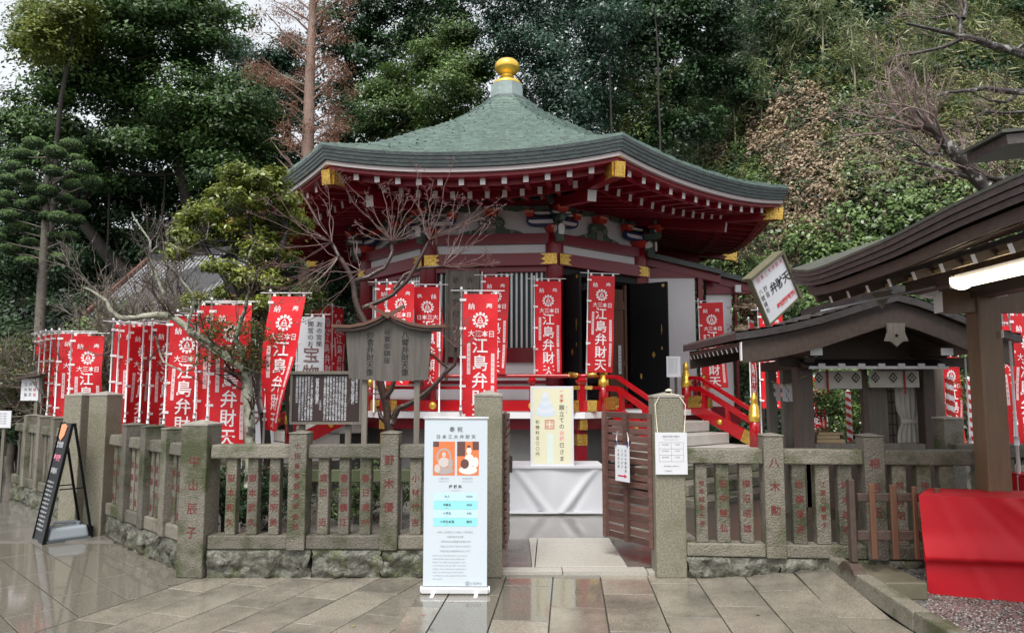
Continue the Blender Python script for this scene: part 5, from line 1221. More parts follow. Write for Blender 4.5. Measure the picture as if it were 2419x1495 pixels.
# interior: shelf, box, planks, lattice, drapes
pxbox('counter', 1922, 2220, 1048, 1062, YW+.02, .35, M_GREYWOOD, .008); pxbox('front_panel', 1926, 2190, 1062, 1200, YW+.06, .04, M_DKWOOD)
pxbox('plank_wall', 2053, 2098, 915, 1048, YW+.28, .03, M_GREYWOOD); pxbox('back_wall', 2096, 2190, 866, 1048, YW+.5, .03, mat('dim_screen_paper', (.22, .21, .18), .7))
for i in range(3): pxbox('lattice_bar', 2097+10*i, 2100+10*i, 915, 1048, YW+.30, .02, M_DKWOOD)
for i in range(5): pxbox('lattice_bar', 2096, 2122, 922+26*i, 926+26*i, YW+.33, .02, M_DKWOOD)
dr = thing('tied_drape', 'cream drape gathered and tied inside the right bay of the booth', 'curtain', (P(2150, 950, YW+.2).x, YW+.2, 0)); mb = MB(); n = 26; m_ = 10; vs = []
za, zb = P(2150, 895, YW+.2).z, P(2150, 1046, YW+.2).z
for j in range(m_+1):
    v = j/m_; w = .17*(1-.35*math.exp(-((v-.66)/.12)**2))
    for i in range(n+1): u = -1+2*i/n; vs.append((u*w, .02*math.sin(u*17+v), za+(zb-za)*v))
mb.add(vs, [(j*(n+1)+i, (j+1)*(n+1)+i, (j+1)*(n+1)+i+1, j*(n+1)+i+1) for j in range(m_) for i in range(n)], 0, True); mb.build('cloth', M_CURT, dr)
mb = MB(); mb.box((0, -.02, za+(zb-za)*.66), (.26, .03, .05)); mb.build('tie', M_CURT, dr)
# left side wall of the booth with windows
xw = P(1900, 950, YW).x
for y, nm in ((YW+.62, 'side_post'), (YW+1.15, 'side_post')): bbox(nm, (xw+.02, y, .95), (.11, .11, 1.9), M_GREYWOOD)
bbox('side_beam', (xw+.02, YW+.6, 1.90), (.12, 1.5, .12), M_DKWOOD); bbox('side_sill', (xw+.02, YW+.6, .85), (.10, 1.3, .08), M_DKWOOD); bbox('side_panel', (xw+.02, YW+.6, .42), (.05, 1.2, .80), M_DKWOOD)
bbox('window_frame', (xw+.02, YW+.35, 1.35), (.03, .03, .95), M_ALU); bbox('roof_post', (P(2205, 950, YB-.6).x, YB-.7, .95), (.12, .12, 1.9), M_GREYWOOD)
# folded boxes on the counter
wb = thing('wooden_box', 'pale wooden boxes stacked on the booth counter behind the stone post', 'box', (P(1958, 1030, YW+.15).x, YW+.20, P(1958, 1048, YW+.02).z))
for (w, h, z, dx) in ((.34, .045, .0, 0), (.27, .045, .048, -.03), (.30, .03, .096, 0)):
    mb = MB(); mb.box((dx, 0, z+h/2+.001), (w, .22, h)); bev(mb.build('box', mat('pale_plain_wood', (.45, .33, .20), .6, col2=(.38, .27, .15), scale=5, stretch=(1, 6, 6)), wb), .004)
# sacred rope with paper streamers
ro = thing('sacred_rope', 'thin straw rope with white zigzag paper streamers at the booth left side', 'rope', (P(1870, 915, YW-.1).x, YW-.05, 0)); ox, oy = ro.location.x, ro.location.y
def rp_(px, py, Y): v = P(px, py, Y); return Vector((v.x-ox, Y-oy, v.z))
pts = [rp_(1905, 888, YW-.1), rp_(1890, 893, YW+.02), rp_(1872, 906, YW+.3), rp_(1852, 911, YW+.5), rp_(1836, 907, YW+.75), rp_(1822, 900, YW+1.0)]
mb = MB(); mb.tube(pts, .008, 6); mb.build('rope', mat('straw_rope', (.40, .32, .20), .8), ro)
for i, (px, Y_) in enumerate(((1832, YW+.8), (1848, YW+.55), (1863, YW+.42), (1880, YW+.2))):
    mb = MB(); p0 = rp_(px, 906 if i < 3 else 900, Y_); w = .035; x = 0; z = 0
    for k in range(4):
        a = p0+Vector((x, -.01-.004*k, z)); mb.add([a+Vector((-w, 0, 0)), a+Vector((w, 0, -.012)), a+Vector((w+.006, 0, -.07)), a+Vector((-w+.006, 0, -.058)), a+Vector((-w, .002, 0)), a+Vector((w, .002, -.012)), a+Vector((w+.006, .002, -.07)), a+Vector((-w+.006, .002, -.058))], [(0, 3, 2, 1), (4, 5, 6, 7), (0, 1, 5, 4), (1, 2, 6, 5), (2, 3, 7, 6), (3, 0, 4, 7)])
        x += (-.022 if k % 2 else .022); z -= .052
    mb.build('paper_streamer', M_WHITEP, ro)
# ============================================================ TILTED SIGN ABOVE THE BOOTH ROOF
C0 = P(1839, 607, 8.15); px2m = 8.15/FPX*1.0
def dv(px, py, dd): return Vector((px, dd, -py))*px2m
Tv = dv(64, -55, 52)*1.03; Dv = dv(-64, 55, 0)  # top edge goes right and up
TL = P(1775, 662, 8.0); TRp = P(1839, 607, 8.24); BL = P(1822, 761, 8.20)
ex = (TRp-TL); ey = (BL-TL); ey = ey-ex*(ey.dot(ex)/ex.length_squared)*.85
ts = thing('tilted_sign', 'white sign panel with black and red writing tilted above the booth roof', 'sign', TL)
nx = ex.cross(ey).normalized(); nx = nx if nx.y > 0 else -nx
eu, ev = ex.normalized(), ey.normalized(); W_, H_ = ex.length*1.10, ey.length
def slab(mb, u0, v0, u1, v1, d0, d1, m=0):
    q = [eu*u+ev*v for u, v in ((u0, v0), (u1, v0), (u1, v1), (u0, v1))]
    mb.add([p+nx*d0 for p in q]+[p+nx*d1 for p in q], [(0, 1, 2, 3), (7, 6, 5, 4), (0, 4, 5, 1), (1, 5, 6, 2), (2, 6, 7, 3), (3, 7, 4, 0)], m); return mb
slab(MB(), 0, 0, W_, H_, 0, .02).build('panel', M_PAPER, ts)
M_MOSSW = mat('mossy_frame_wood', (.09, .075, .045), .6, col2=(.13, .12, .06), scale=8, bump=.2)
slab(MB(), -.03, -.035, W_+.03, -.001, -.03, .10).build('frame', M_MOSSW, ts); slab(MB(), W_+.001, 0, W_+.035, H_+.03, -.03, .10).build('frame', M_MOSSW, ts)
slab(MB(), -.02, H_+.001, W_, H_+.02, -.01, .05).build('frame', M_MOSSW, ts); slab(MB(), -.02, 0, -.001, H_, -.01, .05).build('frame', M_MOSSW, ts)
slab(MB(), W_*.2, H_*.3, W_*.8, H_*1.05, .021, .12).build('support', M_DKWOOD, ts)
mb = MB(); pl = lambda a, b: eu*a+ev*(-b)-nx*.003
text_into(mb, '日本三大弁財天', W_*.10, -H_*.10, H_*.115, 1, False, pl=pl, pitch=W_*.125)
text_into(mb, '弁財天', W_*.36, -H_*.45, H_*.24, 0, False, pl=pl, pitch=W_*.21, bold=.02)
text_into(mb, '八臂', W_*.10, -H_*.34, H_*.13, 0, True, pl=pl); text_into(mb, '妙音', W_*.25, -H_*.34, H_*.13, 0, True, pl=pl); text_into(mb, '裸形', W_*.10, -H_*.62, H_*.12, 0, True, pl=pl)
text_into(mb, '奉安殿拝観所', W_*.36, -H_*.84, H_*.13, 1, False, pl=pl, pitch=W_*.10, bold=.02)
tag(mb.build('lettering', [M_INK, M_REDINK], ts), kind='stuff')
# ============================================================ OPEN PAVILION AT THE RIGHT
pv = thing('open_pavilion', 'dark timber pavilion with a layered curved eave and white rafter ends', 'pavilion', (3.85, 6.05, 0)); OV = Vector((3.85, 6.05, 0))
def vb(name, c, d_, m, bv=0, rz=0): mb = MB(); mb.box(Vector(c)-OV, d_, rz=rz); o = mb.build(name, m, pv); return bev(o, bv) if bv else o
def vbeam(name, a, b, w, h, m, mend=None, bv=0):
    mb = MB(); mb.beam(Vector(a)-OV, Vector(b)-OV, w, h, 0, mend=None if mend is None else 1); o = mb.build(name, [m, mend] if mend else m, pv); return bev(o, bv) if bv else o
vb('pillar', (3.92, 6.12, 1.18), (.19, .19, 2.37), M_PILWOOD, .012)
# eave path (outer top line) towards the camera
ep = []
for i in range(25):
    y = 7.25-(7.25-1.2)*i/24
    x = float(np.interp(y, [1.2, 5.5, 6.4, 6.9, 7.25], [2.72, 2.72, 2.72, 2.74, 2.77])); z = float(np.interp(y, [1.2, 4, 4.5, 5.3, 6.4, 6.8, 7.25], [2.76, 2.755, 2.74, 2.69, 2.675, 2.70, 2.79]))
    ep.append(Vector((x, y, z)))
def eave(name, dx0, dz0, dz1, depth, m, y0=0, slope=.33):
    mb = MB(); n = len(ep)-y0; vs = []
    for p in ep[y0:]:
        for (dx, dz) in ((dx0, dz0), (dx0+depth, dz0+depth*slope), (dx0+depth, dz1+depth*slope), (dx0, dz1)): vs.append(p+Vector((dx, 0, dz))-OV)
    fs = [(3, 2, 1, 0), (4*(n-1), 4*(n-1)+1, 4*(n-1)+2, 4*(n-1)+3)]
    for i in range(n-1):
        for j in range(4): fs.append((4*i+j, 4*i+(j+1) % 4, 4*i+4+(j+1) % 4, 4*i+4+j))
    mb.add(vs, fs); return mb.build(name, m, pv)
M_EDGE = mat('wet_dark_shingle_edge', (.05, .038, .038), .35, col2=(.095, .075, .072), scale=9, bump=.3, bscale=40, objrand=.1)
eave('eave_layer', -.006, .0, -.022, 2.4, mat('mossy_roof_top', (.10, .105, .08), .4, col2=(.06, .06, .05), scale=9, bump=.3))
for i in range(3): eave('eave_layer', .0+.012*i, -.023-.043*i, -.063-.043*i, .5, M_EDGE)
eave('eave_board', .07, -.155, -.235, .5, M_DKWOOD, 1); eave('soffit', .16, -.20, -.215, 2.2, M_DKWOOD, 2)
# gable side at the far end: bargeboard rising to the right
vbeam('bargeboard', (2.88, 7.0, 2.52), (4.3, 7.0, 2.98), .05, .22, M_DKWOOD)
y = 6.80; k = 0
while y > 2.2:
    vbeam('rafter', (4.2, y, 2.86), (2.955, y, 2.43), .045, .062, M_DKWOOD, M_WHITEP); y -= .355
vbeam('purlin', (3.30, 1.5, 2.44), (3.30, 6.05, 2.44), .11, .13, M_DKWOOD, M_WHITEP); vbeam('batten', (3.10, 1.5, 2.455), (3.10, 6.9, 2.455), .02, .025, mat('ochre_batten', (.42, .30, .15), .5))  # thin ochre strips: lamp-lit timber edges put into the colour
vbeam('batten', (3.20, 1.5, 2.50), (3.20, 6.0, 2.50), .03, .02, MATS['ochre_batten'])
vbeam('wall_plate', (3.86, 1.5, 2.44), (3.86, 6.5, 2.44), .16, .18, M_DKWOOD, M_WHITEP)
vbeam('cross_beam', (6.5, 6.12, 2.32), (3.55, 6.12, 2.32), .13, .17, M_PILWOOD, M_WHITEP); 
vbeam('bracket', (3.52, 6.12, 2.42), (3.42, 6.12, 2.44), .10, .13, M_WHITEP); vb('bracket', (P(2376, 688, 5.85).x, 5.98, P(2376, 688, 5.85).z), (.13, .14, .055), M_WHITEP, .01)
vb('post_notch', (3.755+.235, 6.0, 2.05), (.006, .02, .06), M_WHITEP)
mb = MB(); a = P(1940, 735, 6.6)-OV; b = P(2212, 676, 5.6)-OV; mb.tube([a, b], .011, 8); mb.build('conduit', mat('grey_metal_tube', (.25, .25, .26), .4, metal=.5), pv)
for px in (2085, 2190): a = P(px, 712 if px < 2100 else 690, 6.15)-OV; mb = MB(); mb.prism([(-.09, .07), (.09, .10), (.0, -.06)], a, (1, 0, 0), (0, 0, 1), (0, .02, 0)); mb.build('hanger', M_GREYWOOD, pv)
# far roof tip high at the right edge
a = P(2355, 309, 5.0)-OV; 
mb = MB(); mb.beam(a+Vector((0, .2, -.02)), a+Vector((1.2, .2, .10)), .5, .022); mb.build('upper_eave', MATS['mossy_roof_top'], pv); mb = MB(); mb.beam(a+Vector((.05, .2, -.07)), a+Vector((1.2, .2, .05)), .45, .07); mb.build('upper_eave', M_EDGE, pv)
mb = MB(); mb.prism([(.35, -.12), (1.2, .0), (1.2, -.75), (1.0, -.75)], a+Vector((0, .1, 0)), (1, 0, 0), (0, 0, 1), (0, .1, 0)); mb.build('upper_gable', M_DKWOOD, pv)
# lamp
lm = thing('fluorescent_lamp', 'lit white fluorescent lamp fitted under the pavilion beams', 'lamp', (3.23, 4.5, 2.37))
M_LAMP = mat('lit_lamp_cover', (.9, .85, .75), .4, emis=(1.0, .86, .62), estr=3.6)
mb = MB(); prf = [(math.cos(a)*.07, math.sin(a)*.045) for a in [math.pi+math.pi*i/10 for i in range(11)]]+[(.07, .015), (-.07, .015)]
mb.prism(prf, (0, -.95, 0), (1, 0, 0), (0, 0, 1), (0, 1.72, 0)); o = bev(mb.build('diffuser', M_LAMP, lm), .012, 2)
for y_ in (-.965, .785):
    mb = MB(); mb.box((0, y_, .0), (.145, .03, .095)); bev(mb.build('end_cap', M_CREAM, lm), .012, 2)
mb = MB(); mb.box((0, -.09, .032), (.10, 1.70, .03)); mb.build('housing', M_WHITEP, lm)
# ============================================================ RED COVERED TABLE
rt = thing('red_covered_table', 'long table wrapped in bright red cloth at the right edge', 'table', (3.13, 5.80, 0), R(-14)); LT, HT, DT = 2.4, .79, .50
nu, nv = 90, 36; g0 = .11
def rf(u, v):
    x = u*LT; z = .03+v*(HT-.03)
    fold = .36+.03*math.sin(x*2.2)-.05*x/LT
    y = -.014*math.sin(x*5+v*2)*(1-v)-.014*math.exp(-((x-.12-.30*(1-v))/.030)**2)+.010*math.exp(-((x-.20-.30*(1-v))/.035)**2)-.015*math.exp(-((x-.55-.9*(1-v))/.06)**2)-.018*math.exp(-((x-.95-1.1*(.9-v))/.035)**2)+.012*math.exp(-((x-.38-.65*(1-v))/.04)**2)+.014*math.exp(-((x-.75-.9*(.9-v))/.05)**2)-.018*math.exp(-((x-1.5-.8*(.8-v))/.07)**2)+.006*noise.noise(Vector((x*3, v*2.5, 2)))
    if v < fold: y += .035*sstep(fold, fold-.03, v)
    else: y += -.028*sstep(fold+.30, fold, v)
    return x, y, z
mb = MB(); vs = [rf(i/nu, j/nv) for j in range(nv+1) for i in range(nu+1)]
mb.add(vs, [(j*(nu+1)+i, j*(nu+1)+i+1, (j+1)*(nu+1)+i+1, (j+1)*(nu+1)+i) for j in range(nv) for i in range(nu)], 0, True)
nb_ = len(mb.v)
vs = []; m2 = 12
for j in range(nv+1):
    for i in range(m2+1):
        _, y0, z0 = rf(0, j/nv); t = i/m2; vs.append((0-.012*math.sin(t*9)*(1-j/nv)-.01*math.sin(t*math.pi), y0*(1-t)+DT*t, z0))
mb.add(vs, [(j*(m2+1)+i, (j+1)*(m2+1)+i, (j+1)*(m2+1)+i+1, j*(m2+1)+i+1) for j in range(nv) for i in range(m2)], 0, True)
vs = [(LT*i/nu, rf(i/nu, 1)[1]*(1-k/4)+DT*k/4, HT+(.004*math.sin(i*.9+k) if 0 < k < 4 else 0)) for k in range(5) for i in range(nu+1)]
mb.add(vs, [(k*(nu+1)+i, k*(nu+1)+i+1, (k+1)*(nu+1)+i+1, (k+1)*(nu+1)+i) for k in range(4) for i in range(nu)], 0, True)
mb.v = [(x+.42*max(0, y)+.03*(1-z/HT)*max(0, 1-x), y, z) for x, y, z in mb.v]
mb.build('tablecloth', M_TABLER, rt)
for x in (.08, LT-.1):
    for y in (.12, DT-.06): mb = MB(); mb.box((x+.42*y+.06, y, .36), (.04, .04, .70)); mb.build('leg', M_ALU, rt)
mb = MB(); mb.box((LT/2+.12, DT/2+.02, HT-.03), (LT-.30, DT-.08, .03)); mb.build('tabletop', M_GREYWOOD, rt)
r2 = thing('red_cloth_box', 'small red cloth covered box behind the red table at the right edge', 'box', (P(2420, 1140, 6.9).x, 6.9, 0)); h1 = P(2405, 1126, 6.75).z
mb = MB(); mb.box((.12, 0, h1/2), (.36, .35, h1)); bev(mb.build('cloth', M_TABLER, r2), .02, 2)
mb = MB(); mb.box((.12, -.01, h1+.006), (.38, .37, .012)); bev(mb.build('lid', M_TABLER, r2), .005)
# ============================================================ BROWN WOODEN BARRIER, POLES
wbz = .166; Yb = 6.03
br = thing('wooden_barrier', 'brown wooden picket barrier on a curved foot before the stone fence', 'barrier', (P(2012, 1200, Yb).x, Yb, wbz), R(0)); ox = br.location.x
def bbx(name, xa, xb, ya, yb, d_, dy, m, cap=False):
    a = P(xa, ya, Yb); b = P(xb, yb, Yb); mb = MB(); mb.box(((a.x+b.x)/2-ox, dy, (a.z+b.z)/2-wbz), (b.x-a.x, d_, a.z-b.z)); return bev(mb.build(name, m, br), .006)
M_BARR = mat('reddish_barrier_timber', (.15, .07, .035), .4, col2=(.10, .045, .028), scale=4, stretch=(6, 6, .6), amount=.6, objrand=.15)
bbx('end_post', 2001, 2023, 1131, 1326, .07, 0, M_DKWOOD)
for (a, b, y0) in ((2046, 2068, 1140), (2095, 2119, 1143), (2147, 2167, 1147), (2199, 2221, 1150)): bbx('picket', a, b, y0, 1318, .028, -.04, M_BARR)
bbx('rail', 2023, 2240, 1164, 1184, .035, -.005, M_DKWOOD); bbx('rail', 2023, 2240, 1252, 1275, .035, -.005, M_DKWOOD)
mb = MB(); x = P(2012, 1300, Yb).x-ox; mb.prism([(-.14, 0), (-.12, .03), (-.05, .07), (.05, .07), (.12, .03), (.14, 0), (.08, 0), (.04, .015), (-.04, .015), (-.08, 0)], (x-.05, 0, .001), (0, 1, 0), (0, 0, 1), (.10, 0, 0)); mb.build('foot', M_DKWOOD, br)
def striped(label, px, pyt, pyb, Y, r):
    a = P(px, pyt, Y); t = thing('striped_pole', label, 'pole', (a.x, Y, 0), group=None); h = a.z; mb = MB(); n = 16; st = int(h/.012); vs = []
    for j in range(st+1):
        for k in range(n): an = 2*math.pi*k/n; vs.append((r*math.cos(an), r*math.sin(an), h*j/st))
    mb.add(vs, [(j*n+k, j*n+(k+1) % n, (j+1)*n+(k+1) % n, (j+1)*n+k) for j in range(st) for k in range(n)], 0, True)
    mb.m = [1 if ((k/n+(h*j/st)/.115) % 1.0) < .5 else 0 for j in range(st) for k in range(n)]
    mb.add([(r*math.cos(2*math.pi*k/n), r*math.sin(2*math.pi*k/n), h) for k in range(n)]+[(0, 0, h+r*.6)], [(k, (k+1) % n, n) for k in range(n)], 0, True)
    mb.build('wrapped_pole', [M_WHITEP, M_BRRED], t)
striped('red and white striped pole seen through the booth front opening', 2003, 924, 1040, 10.9, .038)
striped('thick red and white striped pole between the booth and the brown pillar', 2242, 893, 1062, 8.2, .042)
striped('thin red and white striped pole touching the brown pillar', 2286, 893, 1010, 9.4, .036)
def plainpole(label, px, pyt, Y, r, m, name='white_pole', lean=0):
    a = P(px, pyt, Y); t = thing(name, label, 'pole', (a.x, Y, 0)); t.rotation_euler = (0, lean, 0); mb = MB(); mb.tube([(0, 0, 0), (0, 0, a.z*.55)], r, 10); mb.tube([(0, 0, a.z*.55), (0, 0, a.z)], r*.75, 10); mb.build('tube', m, t); mb = MB(); mb.tube([(0, 0, a.z*.53), (0, 0, a.z*.57)], r*1.4, 10); mb.build('joint', M_WHITEP, t)
plainpole('plain white pole standing right of the brown pillar behind the red table', 2386, 805, 6.9, .016, M_POLE, lean=R(0))
plainpole('thin white pole between the booth and the brown pillar', 2280, 845, 7.8, .011, M_POLE)
# stone fence continuing behind the brown pillar
stone_fence('dim mossy stone fence behind the red table at the right edge', (4.15, 7.0), (6.2, 7.0), [('slat', .25, .11, ''), ('slat', .5, .11, ''), ('post', .85, .16, ''), ('slat', 1.15, .11, '')], (.185, .295), (.965, 1.09), 0, [0, 1.0, 2.05], posth=1.2)
pillar('short square stone post between the booth and the brown pillar', P(2265, 1000, 8.0).x, 8.2, .22, .22, 1.28, .03, m=M_STONE)
# ============================================================ VEGETATION
# height grid of the hillside for scattering
_gx = np.linspace(-34, 34, 137); _gy = np.linspace(8, 50, 85)
_gh = np.array([[hill(float(x), float(y)) for x in _gx] for y in _gy])
def hgrid(x, y):
    fx = np.clip((x-_gx[0])/(_gx[1]-_gx[0]), 0, len(_gx)-1.001); fy = np.clip((y-_gy[0])/(_gy[1]-_gy[0]), 0, len(_gy)-1.001)
    i = fx.astype(int); j = fy.astype(int); a = fx-i; b = fy-j
    return _gh[j, i]*(1-a)*(1-b)+_gh[j, i+1]*a*(1-b)+_gh[j+1, i]*(1-a)*b+_gh[j+1, i+1]*a*b
def norm(a): return a/np.maximum(np.linalg.norm(a, axis=1, keepdims=True), 1e-6)
def leaf_mesh(name, C, Nn, size, var, rg, aspect=.5, mats=None, mi=None, droop=0.0, dirs=None):
    n = len(C); Nn = norm(Nn)
    if dirs is None: t = rg.normal(size=(n, 3))
    else: t = dirs+rg.normal(size=(n, 3))*.35
    t[:, 2] -= droop
    t = norm(t-Nn*np.sum(t*Nn, axis=1, keepdims=True)); b = np.cross(Nn, t)
    L = (size*(rg.uniform(.7, 1.3, n)))[:, None]; W = L*aspect
    v = np.empty((n, 4, 3)); v[:, 0] = C-t*L*.5; v[:, 1] = C+b*W*.5+Nn*L*.04; v[:, 2] = C+t*L*.5-Nn*L*.10; v[:, 3] = C-b*W*.5+Nn*L*.04
    me = bpy.data.meshes.new(name); me.vertices.add(4*n); me.vertices.foreach_set('co', v.ravel().astype(np.float32))
    me.loops.add(4*n); me.loops.foreach_set('vertex_index', np.arange(4*n, dtype=np.int32))
    me.polygons.add(n); me.polygons.foreach_set('loop_start', np.arange(0, 4*n, 4, dtype=np.int32)); me.polygons.foreach_set('loop_total', np.full(n, 4, dtype=np.int32))
    for m in mats: me.materials.append(m)
    if mi is not None: me.polygons.foreach_set('material_index', mi.astype(np.int32))
    at = me.attributes.new('var', 'FLOAT', 'POINT'); at.data.foreach_set('value', np.repeat(np.clip(var, 0, 1), 4).astype(np.float32))
    me.update(calc_edges=True); return me
def puffs(blobs, n, rg, sub=.35, flat=.55, fill=.25, upbias=.35):
    # leaves gathered into small flattened boughs on the surface of the crown lobes
    bl = np.array(blobs, float); w = (bl[:, 3]*bl[:, 5]); w = w/w.sum()
    area_ = 4*math.pi*(bl[:, 3]*bl[:, 5]); K = np.maximum(6, (area_/(sub*sub*1.6)).astype(int))
    cen = []; nr = []; cv = []
    for i, k in enumerate(K):
        d = norm(rg.normal(size=(k, 3))+np.array([0, 0, upbias])); rr_ = np.where(rg.uniform(size=k) < fill, rg.uniform(.35, .9, k), rg.uniform(.85, 1.12, k))[:, None]
        cen.append(bl[i, :3]+d*bl[i, 3:6]*rr_); nr.append(d); cv.append(rg.uniform(0, 1, k)*.45+rg.uniform(0, .2))
    cen = np.concatenate(cen); nr = np.concatenate(nr); cv = np.concatenate(cv)
    sc = rg.uniform(.6, 1.25, len(cen))
    idx = rg.integers(0, len(cen), n)
    off = rg.normal(size=(n, 3))*np.array([1, 1, flat])*sub*.55*sc[idx][:, None]
    P_ = cen[idx]+off
    N_ = nr[idx]*.55+np.array([0, 0, .75])+off/sub*.5+rg.normal(size=(n, 3))*.38
    v_ = cv[idx]+rg.uniform(-.12, .22, n)+.28*np.clip(off[:, 2]/sub, -1, 1)+.10  # leaf colour lightened towards each bough's top: light from above put into colour
    return P_, N_, v_
def limbs(mb, pts, r0, r1, n=7, wob=0.0, rg=None):
    m = len(pts); rs = [r0+(r1-r0)*i/(m-1) for i in range(m)]
    if wob and rg: pts = [Vector(p)+Vector((rg.uniform(-wob, wob), rg.uniform(-wob, wob), rg.uniform(-wob, wob)))*(0 if i == 0 else 1) for i, p in enumerate(pts)]
    mb.tube(pts, rs, n)
def wander(a, b, rg, seg=6, amp=.12):
    a = Vector(a); b = Vector(b); L = (b-a).length; out = []
    o = Vector((0, 0, 0))
    for i in range(seg+1):
        t = i/seg; o = o+Vector((rg.uniform(-1, 1), rg.uniform(-1, 1), rg.uniform(-1, 1)))*amp*L/seg*1.5
        out.append(a.lerp(b, t)+o*math.sin(math.pi*t))
    return out
def crown_tree(name, label, base, pix, Y, n, size, lm, seed, sub=.4, trunk=.25, bark=None, group=None, depth=1.0, flat=.55, aspect=.5, trunks=None, rz=.85, fill=.25, jit=1.2, cat='tree'):
    rg = np.random.default_rng(seed); pr = random.Random(seed)
    base = Vector(base); t = thing(name, label, cat, base, 0, group)
    blobs = []
    for q in pix:
        px, py, r = q[:3]; dy = q[3] if len(q) > 3 else pr.uniform(-jit, jit); p = P(px, py, Y+dy)-base; rr_ = r/FPX*(Y+dy)
        blobs.append((p.x, p.y, p.z, rr_, rr_*depth, rr_*rz))
    C, Nn, v = puffs(blobs, n, rg, sub, flat, fill)
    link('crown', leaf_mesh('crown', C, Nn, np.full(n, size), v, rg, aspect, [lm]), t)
    mb = MB(); bl = sorted(blobs, key=lambda b: b[2]); top = Vector(blobs[len(blobs)//2][:3])
    if trunks is None: trunks = [[(0, 0, 0), tuple(top*.5+Vector((pr.uniform(-.3, .3), 0, 0))), tuple(top)]]
    for tr in trunks:
        pts = [Vector(q) for q in tr]; fine = []
        for i in range(len(pts)-1): fine += wander(pts[i], pts[i+1], pr, 5, .06)[:-1]
        fine.append(pts[-1]); limbs(mb, fine, trunk, trunk*.4, 9)
        for b in blobs:
            c = Vector(b[:3]); s_ = min(fine, key=lambda q: (q-c).length+max(0, q.z-c.z)*2)
            ok_ = (s_-c).length < 3.2
            if ok_: limbs(mb, wander(s_, c, pr, 6, .10), trunk*.20, trunk*.06, 5)
            for _ in range(3 if ok_ else 0):
                e = c+Vector((pr.uniform(-.8, .8)*b[3], pr.uniform(-.6, .9)*b[4], pr.uniform(-.4, .7)*b[5])); limbs(mb, wander(c, e, pr, 4, .12), trunk*.055, trunk*.015, 4)
    mb.build('trunk', bark or M_BARKD, t)
    return t
M_BARKD = mat('dark_shaded_bark', (.022, .018, .014), .8, col2=(.045, .037, .03), scale=8, bump=.4)  # one dark brown bark for trunks and limbs
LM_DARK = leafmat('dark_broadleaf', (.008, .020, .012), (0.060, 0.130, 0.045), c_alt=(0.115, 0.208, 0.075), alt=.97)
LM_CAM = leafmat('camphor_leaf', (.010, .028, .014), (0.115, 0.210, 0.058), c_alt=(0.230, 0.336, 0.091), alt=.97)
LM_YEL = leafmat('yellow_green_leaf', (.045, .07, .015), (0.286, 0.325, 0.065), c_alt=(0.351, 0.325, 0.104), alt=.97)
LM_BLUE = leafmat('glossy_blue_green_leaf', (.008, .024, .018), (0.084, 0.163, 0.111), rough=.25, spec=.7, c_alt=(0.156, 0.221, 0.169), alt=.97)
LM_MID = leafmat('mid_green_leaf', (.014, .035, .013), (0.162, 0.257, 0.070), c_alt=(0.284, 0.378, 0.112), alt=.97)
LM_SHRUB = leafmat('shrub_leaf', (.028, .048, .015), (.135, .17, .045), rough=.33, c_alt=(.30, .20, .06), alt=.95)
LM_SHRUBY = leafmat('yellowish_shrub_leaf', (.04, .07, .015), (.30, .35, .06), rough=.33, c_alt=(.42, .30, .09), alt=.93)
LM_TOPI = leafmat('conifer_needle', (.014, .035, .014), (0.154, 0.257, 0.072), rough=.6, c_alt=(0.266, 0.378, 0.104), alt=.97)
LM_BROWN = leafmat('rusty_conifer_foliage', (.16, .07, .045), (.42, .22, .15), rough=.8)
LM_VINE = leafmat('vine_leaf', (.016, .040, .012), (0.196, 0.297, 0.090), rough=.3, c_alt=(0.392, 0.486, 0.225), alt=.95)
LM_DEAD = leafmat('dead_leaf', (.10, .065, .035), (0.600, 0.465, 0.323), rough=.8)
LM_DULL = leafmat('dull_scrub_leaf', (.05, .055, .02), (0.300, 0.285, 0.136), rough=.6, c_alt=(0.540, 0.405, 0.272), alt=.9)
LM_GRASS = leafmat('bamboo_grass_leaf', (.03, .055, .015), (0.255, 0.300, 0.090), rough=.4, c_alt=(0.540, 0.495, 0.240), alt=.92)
def hz(x, y): return hill(x, y)
g_bg = 'evergreen trees on the slope behind the shrine'
def bt_(px, Y): v = P(px, 900, Y); return (v.x, Y, max(0, hz(v.x, Y)-.2))
crown_tree('camphor_tree', 'huge spreading evergreen tree with dark hollows at the upper left', bt_(430, 22.5),
    [(330, 45, 95), (450, 60, 80), (240, 120, 75), (360, 130, 85), (480, 150, 75), (130, 190, 65), (200, 235, 80), (300, 215, 75), (100, 270, 60), (420, 235, 60), (90, 340, 55), (200, 320, 60), (350, 265, 60), (470, 270, 75), (540, 330, 60), (400, 335, 50), (560, 250, 70), (600, 300, 55), (470, 380, 60), (540, 420, 60), (140, 400, 50), (260, 395, 45), (600, 380, 50), (300, 20, 70), (420, -20, 70), (520, 30, 60), (190, 60, 60), (330, 330, 55), (150, 130, 60), (60, 300, 45)], 22, 100000, .135, LM_CAM, 1, sub=.75, trunk=.34, flat=.32, trunks=[[(0, 0, 0), (-.3, 0, 3), (.5, 0, 5.5), (-.5, 0, 9)], [(-.3, 0, 2), (-1.8, 0, 5), (-3.5, 0, 7)], [(0, 0, 3), (1.6, .2, 6), (1.8, 0, 8)]], group=g_bg)
crown_tree('evergreen_tree', 'yellow green leafy tree at the top left corner', bt_(60, 21), [(90, 50, 45), (140, 75, 42), (110, 110, 40), (175, 45, 40), (70, 95, 32), (210, 95, 35)], 20.5, 18000, .12, LM_YEL, 2, sub=.5, trunk=.11, group=g_bg)
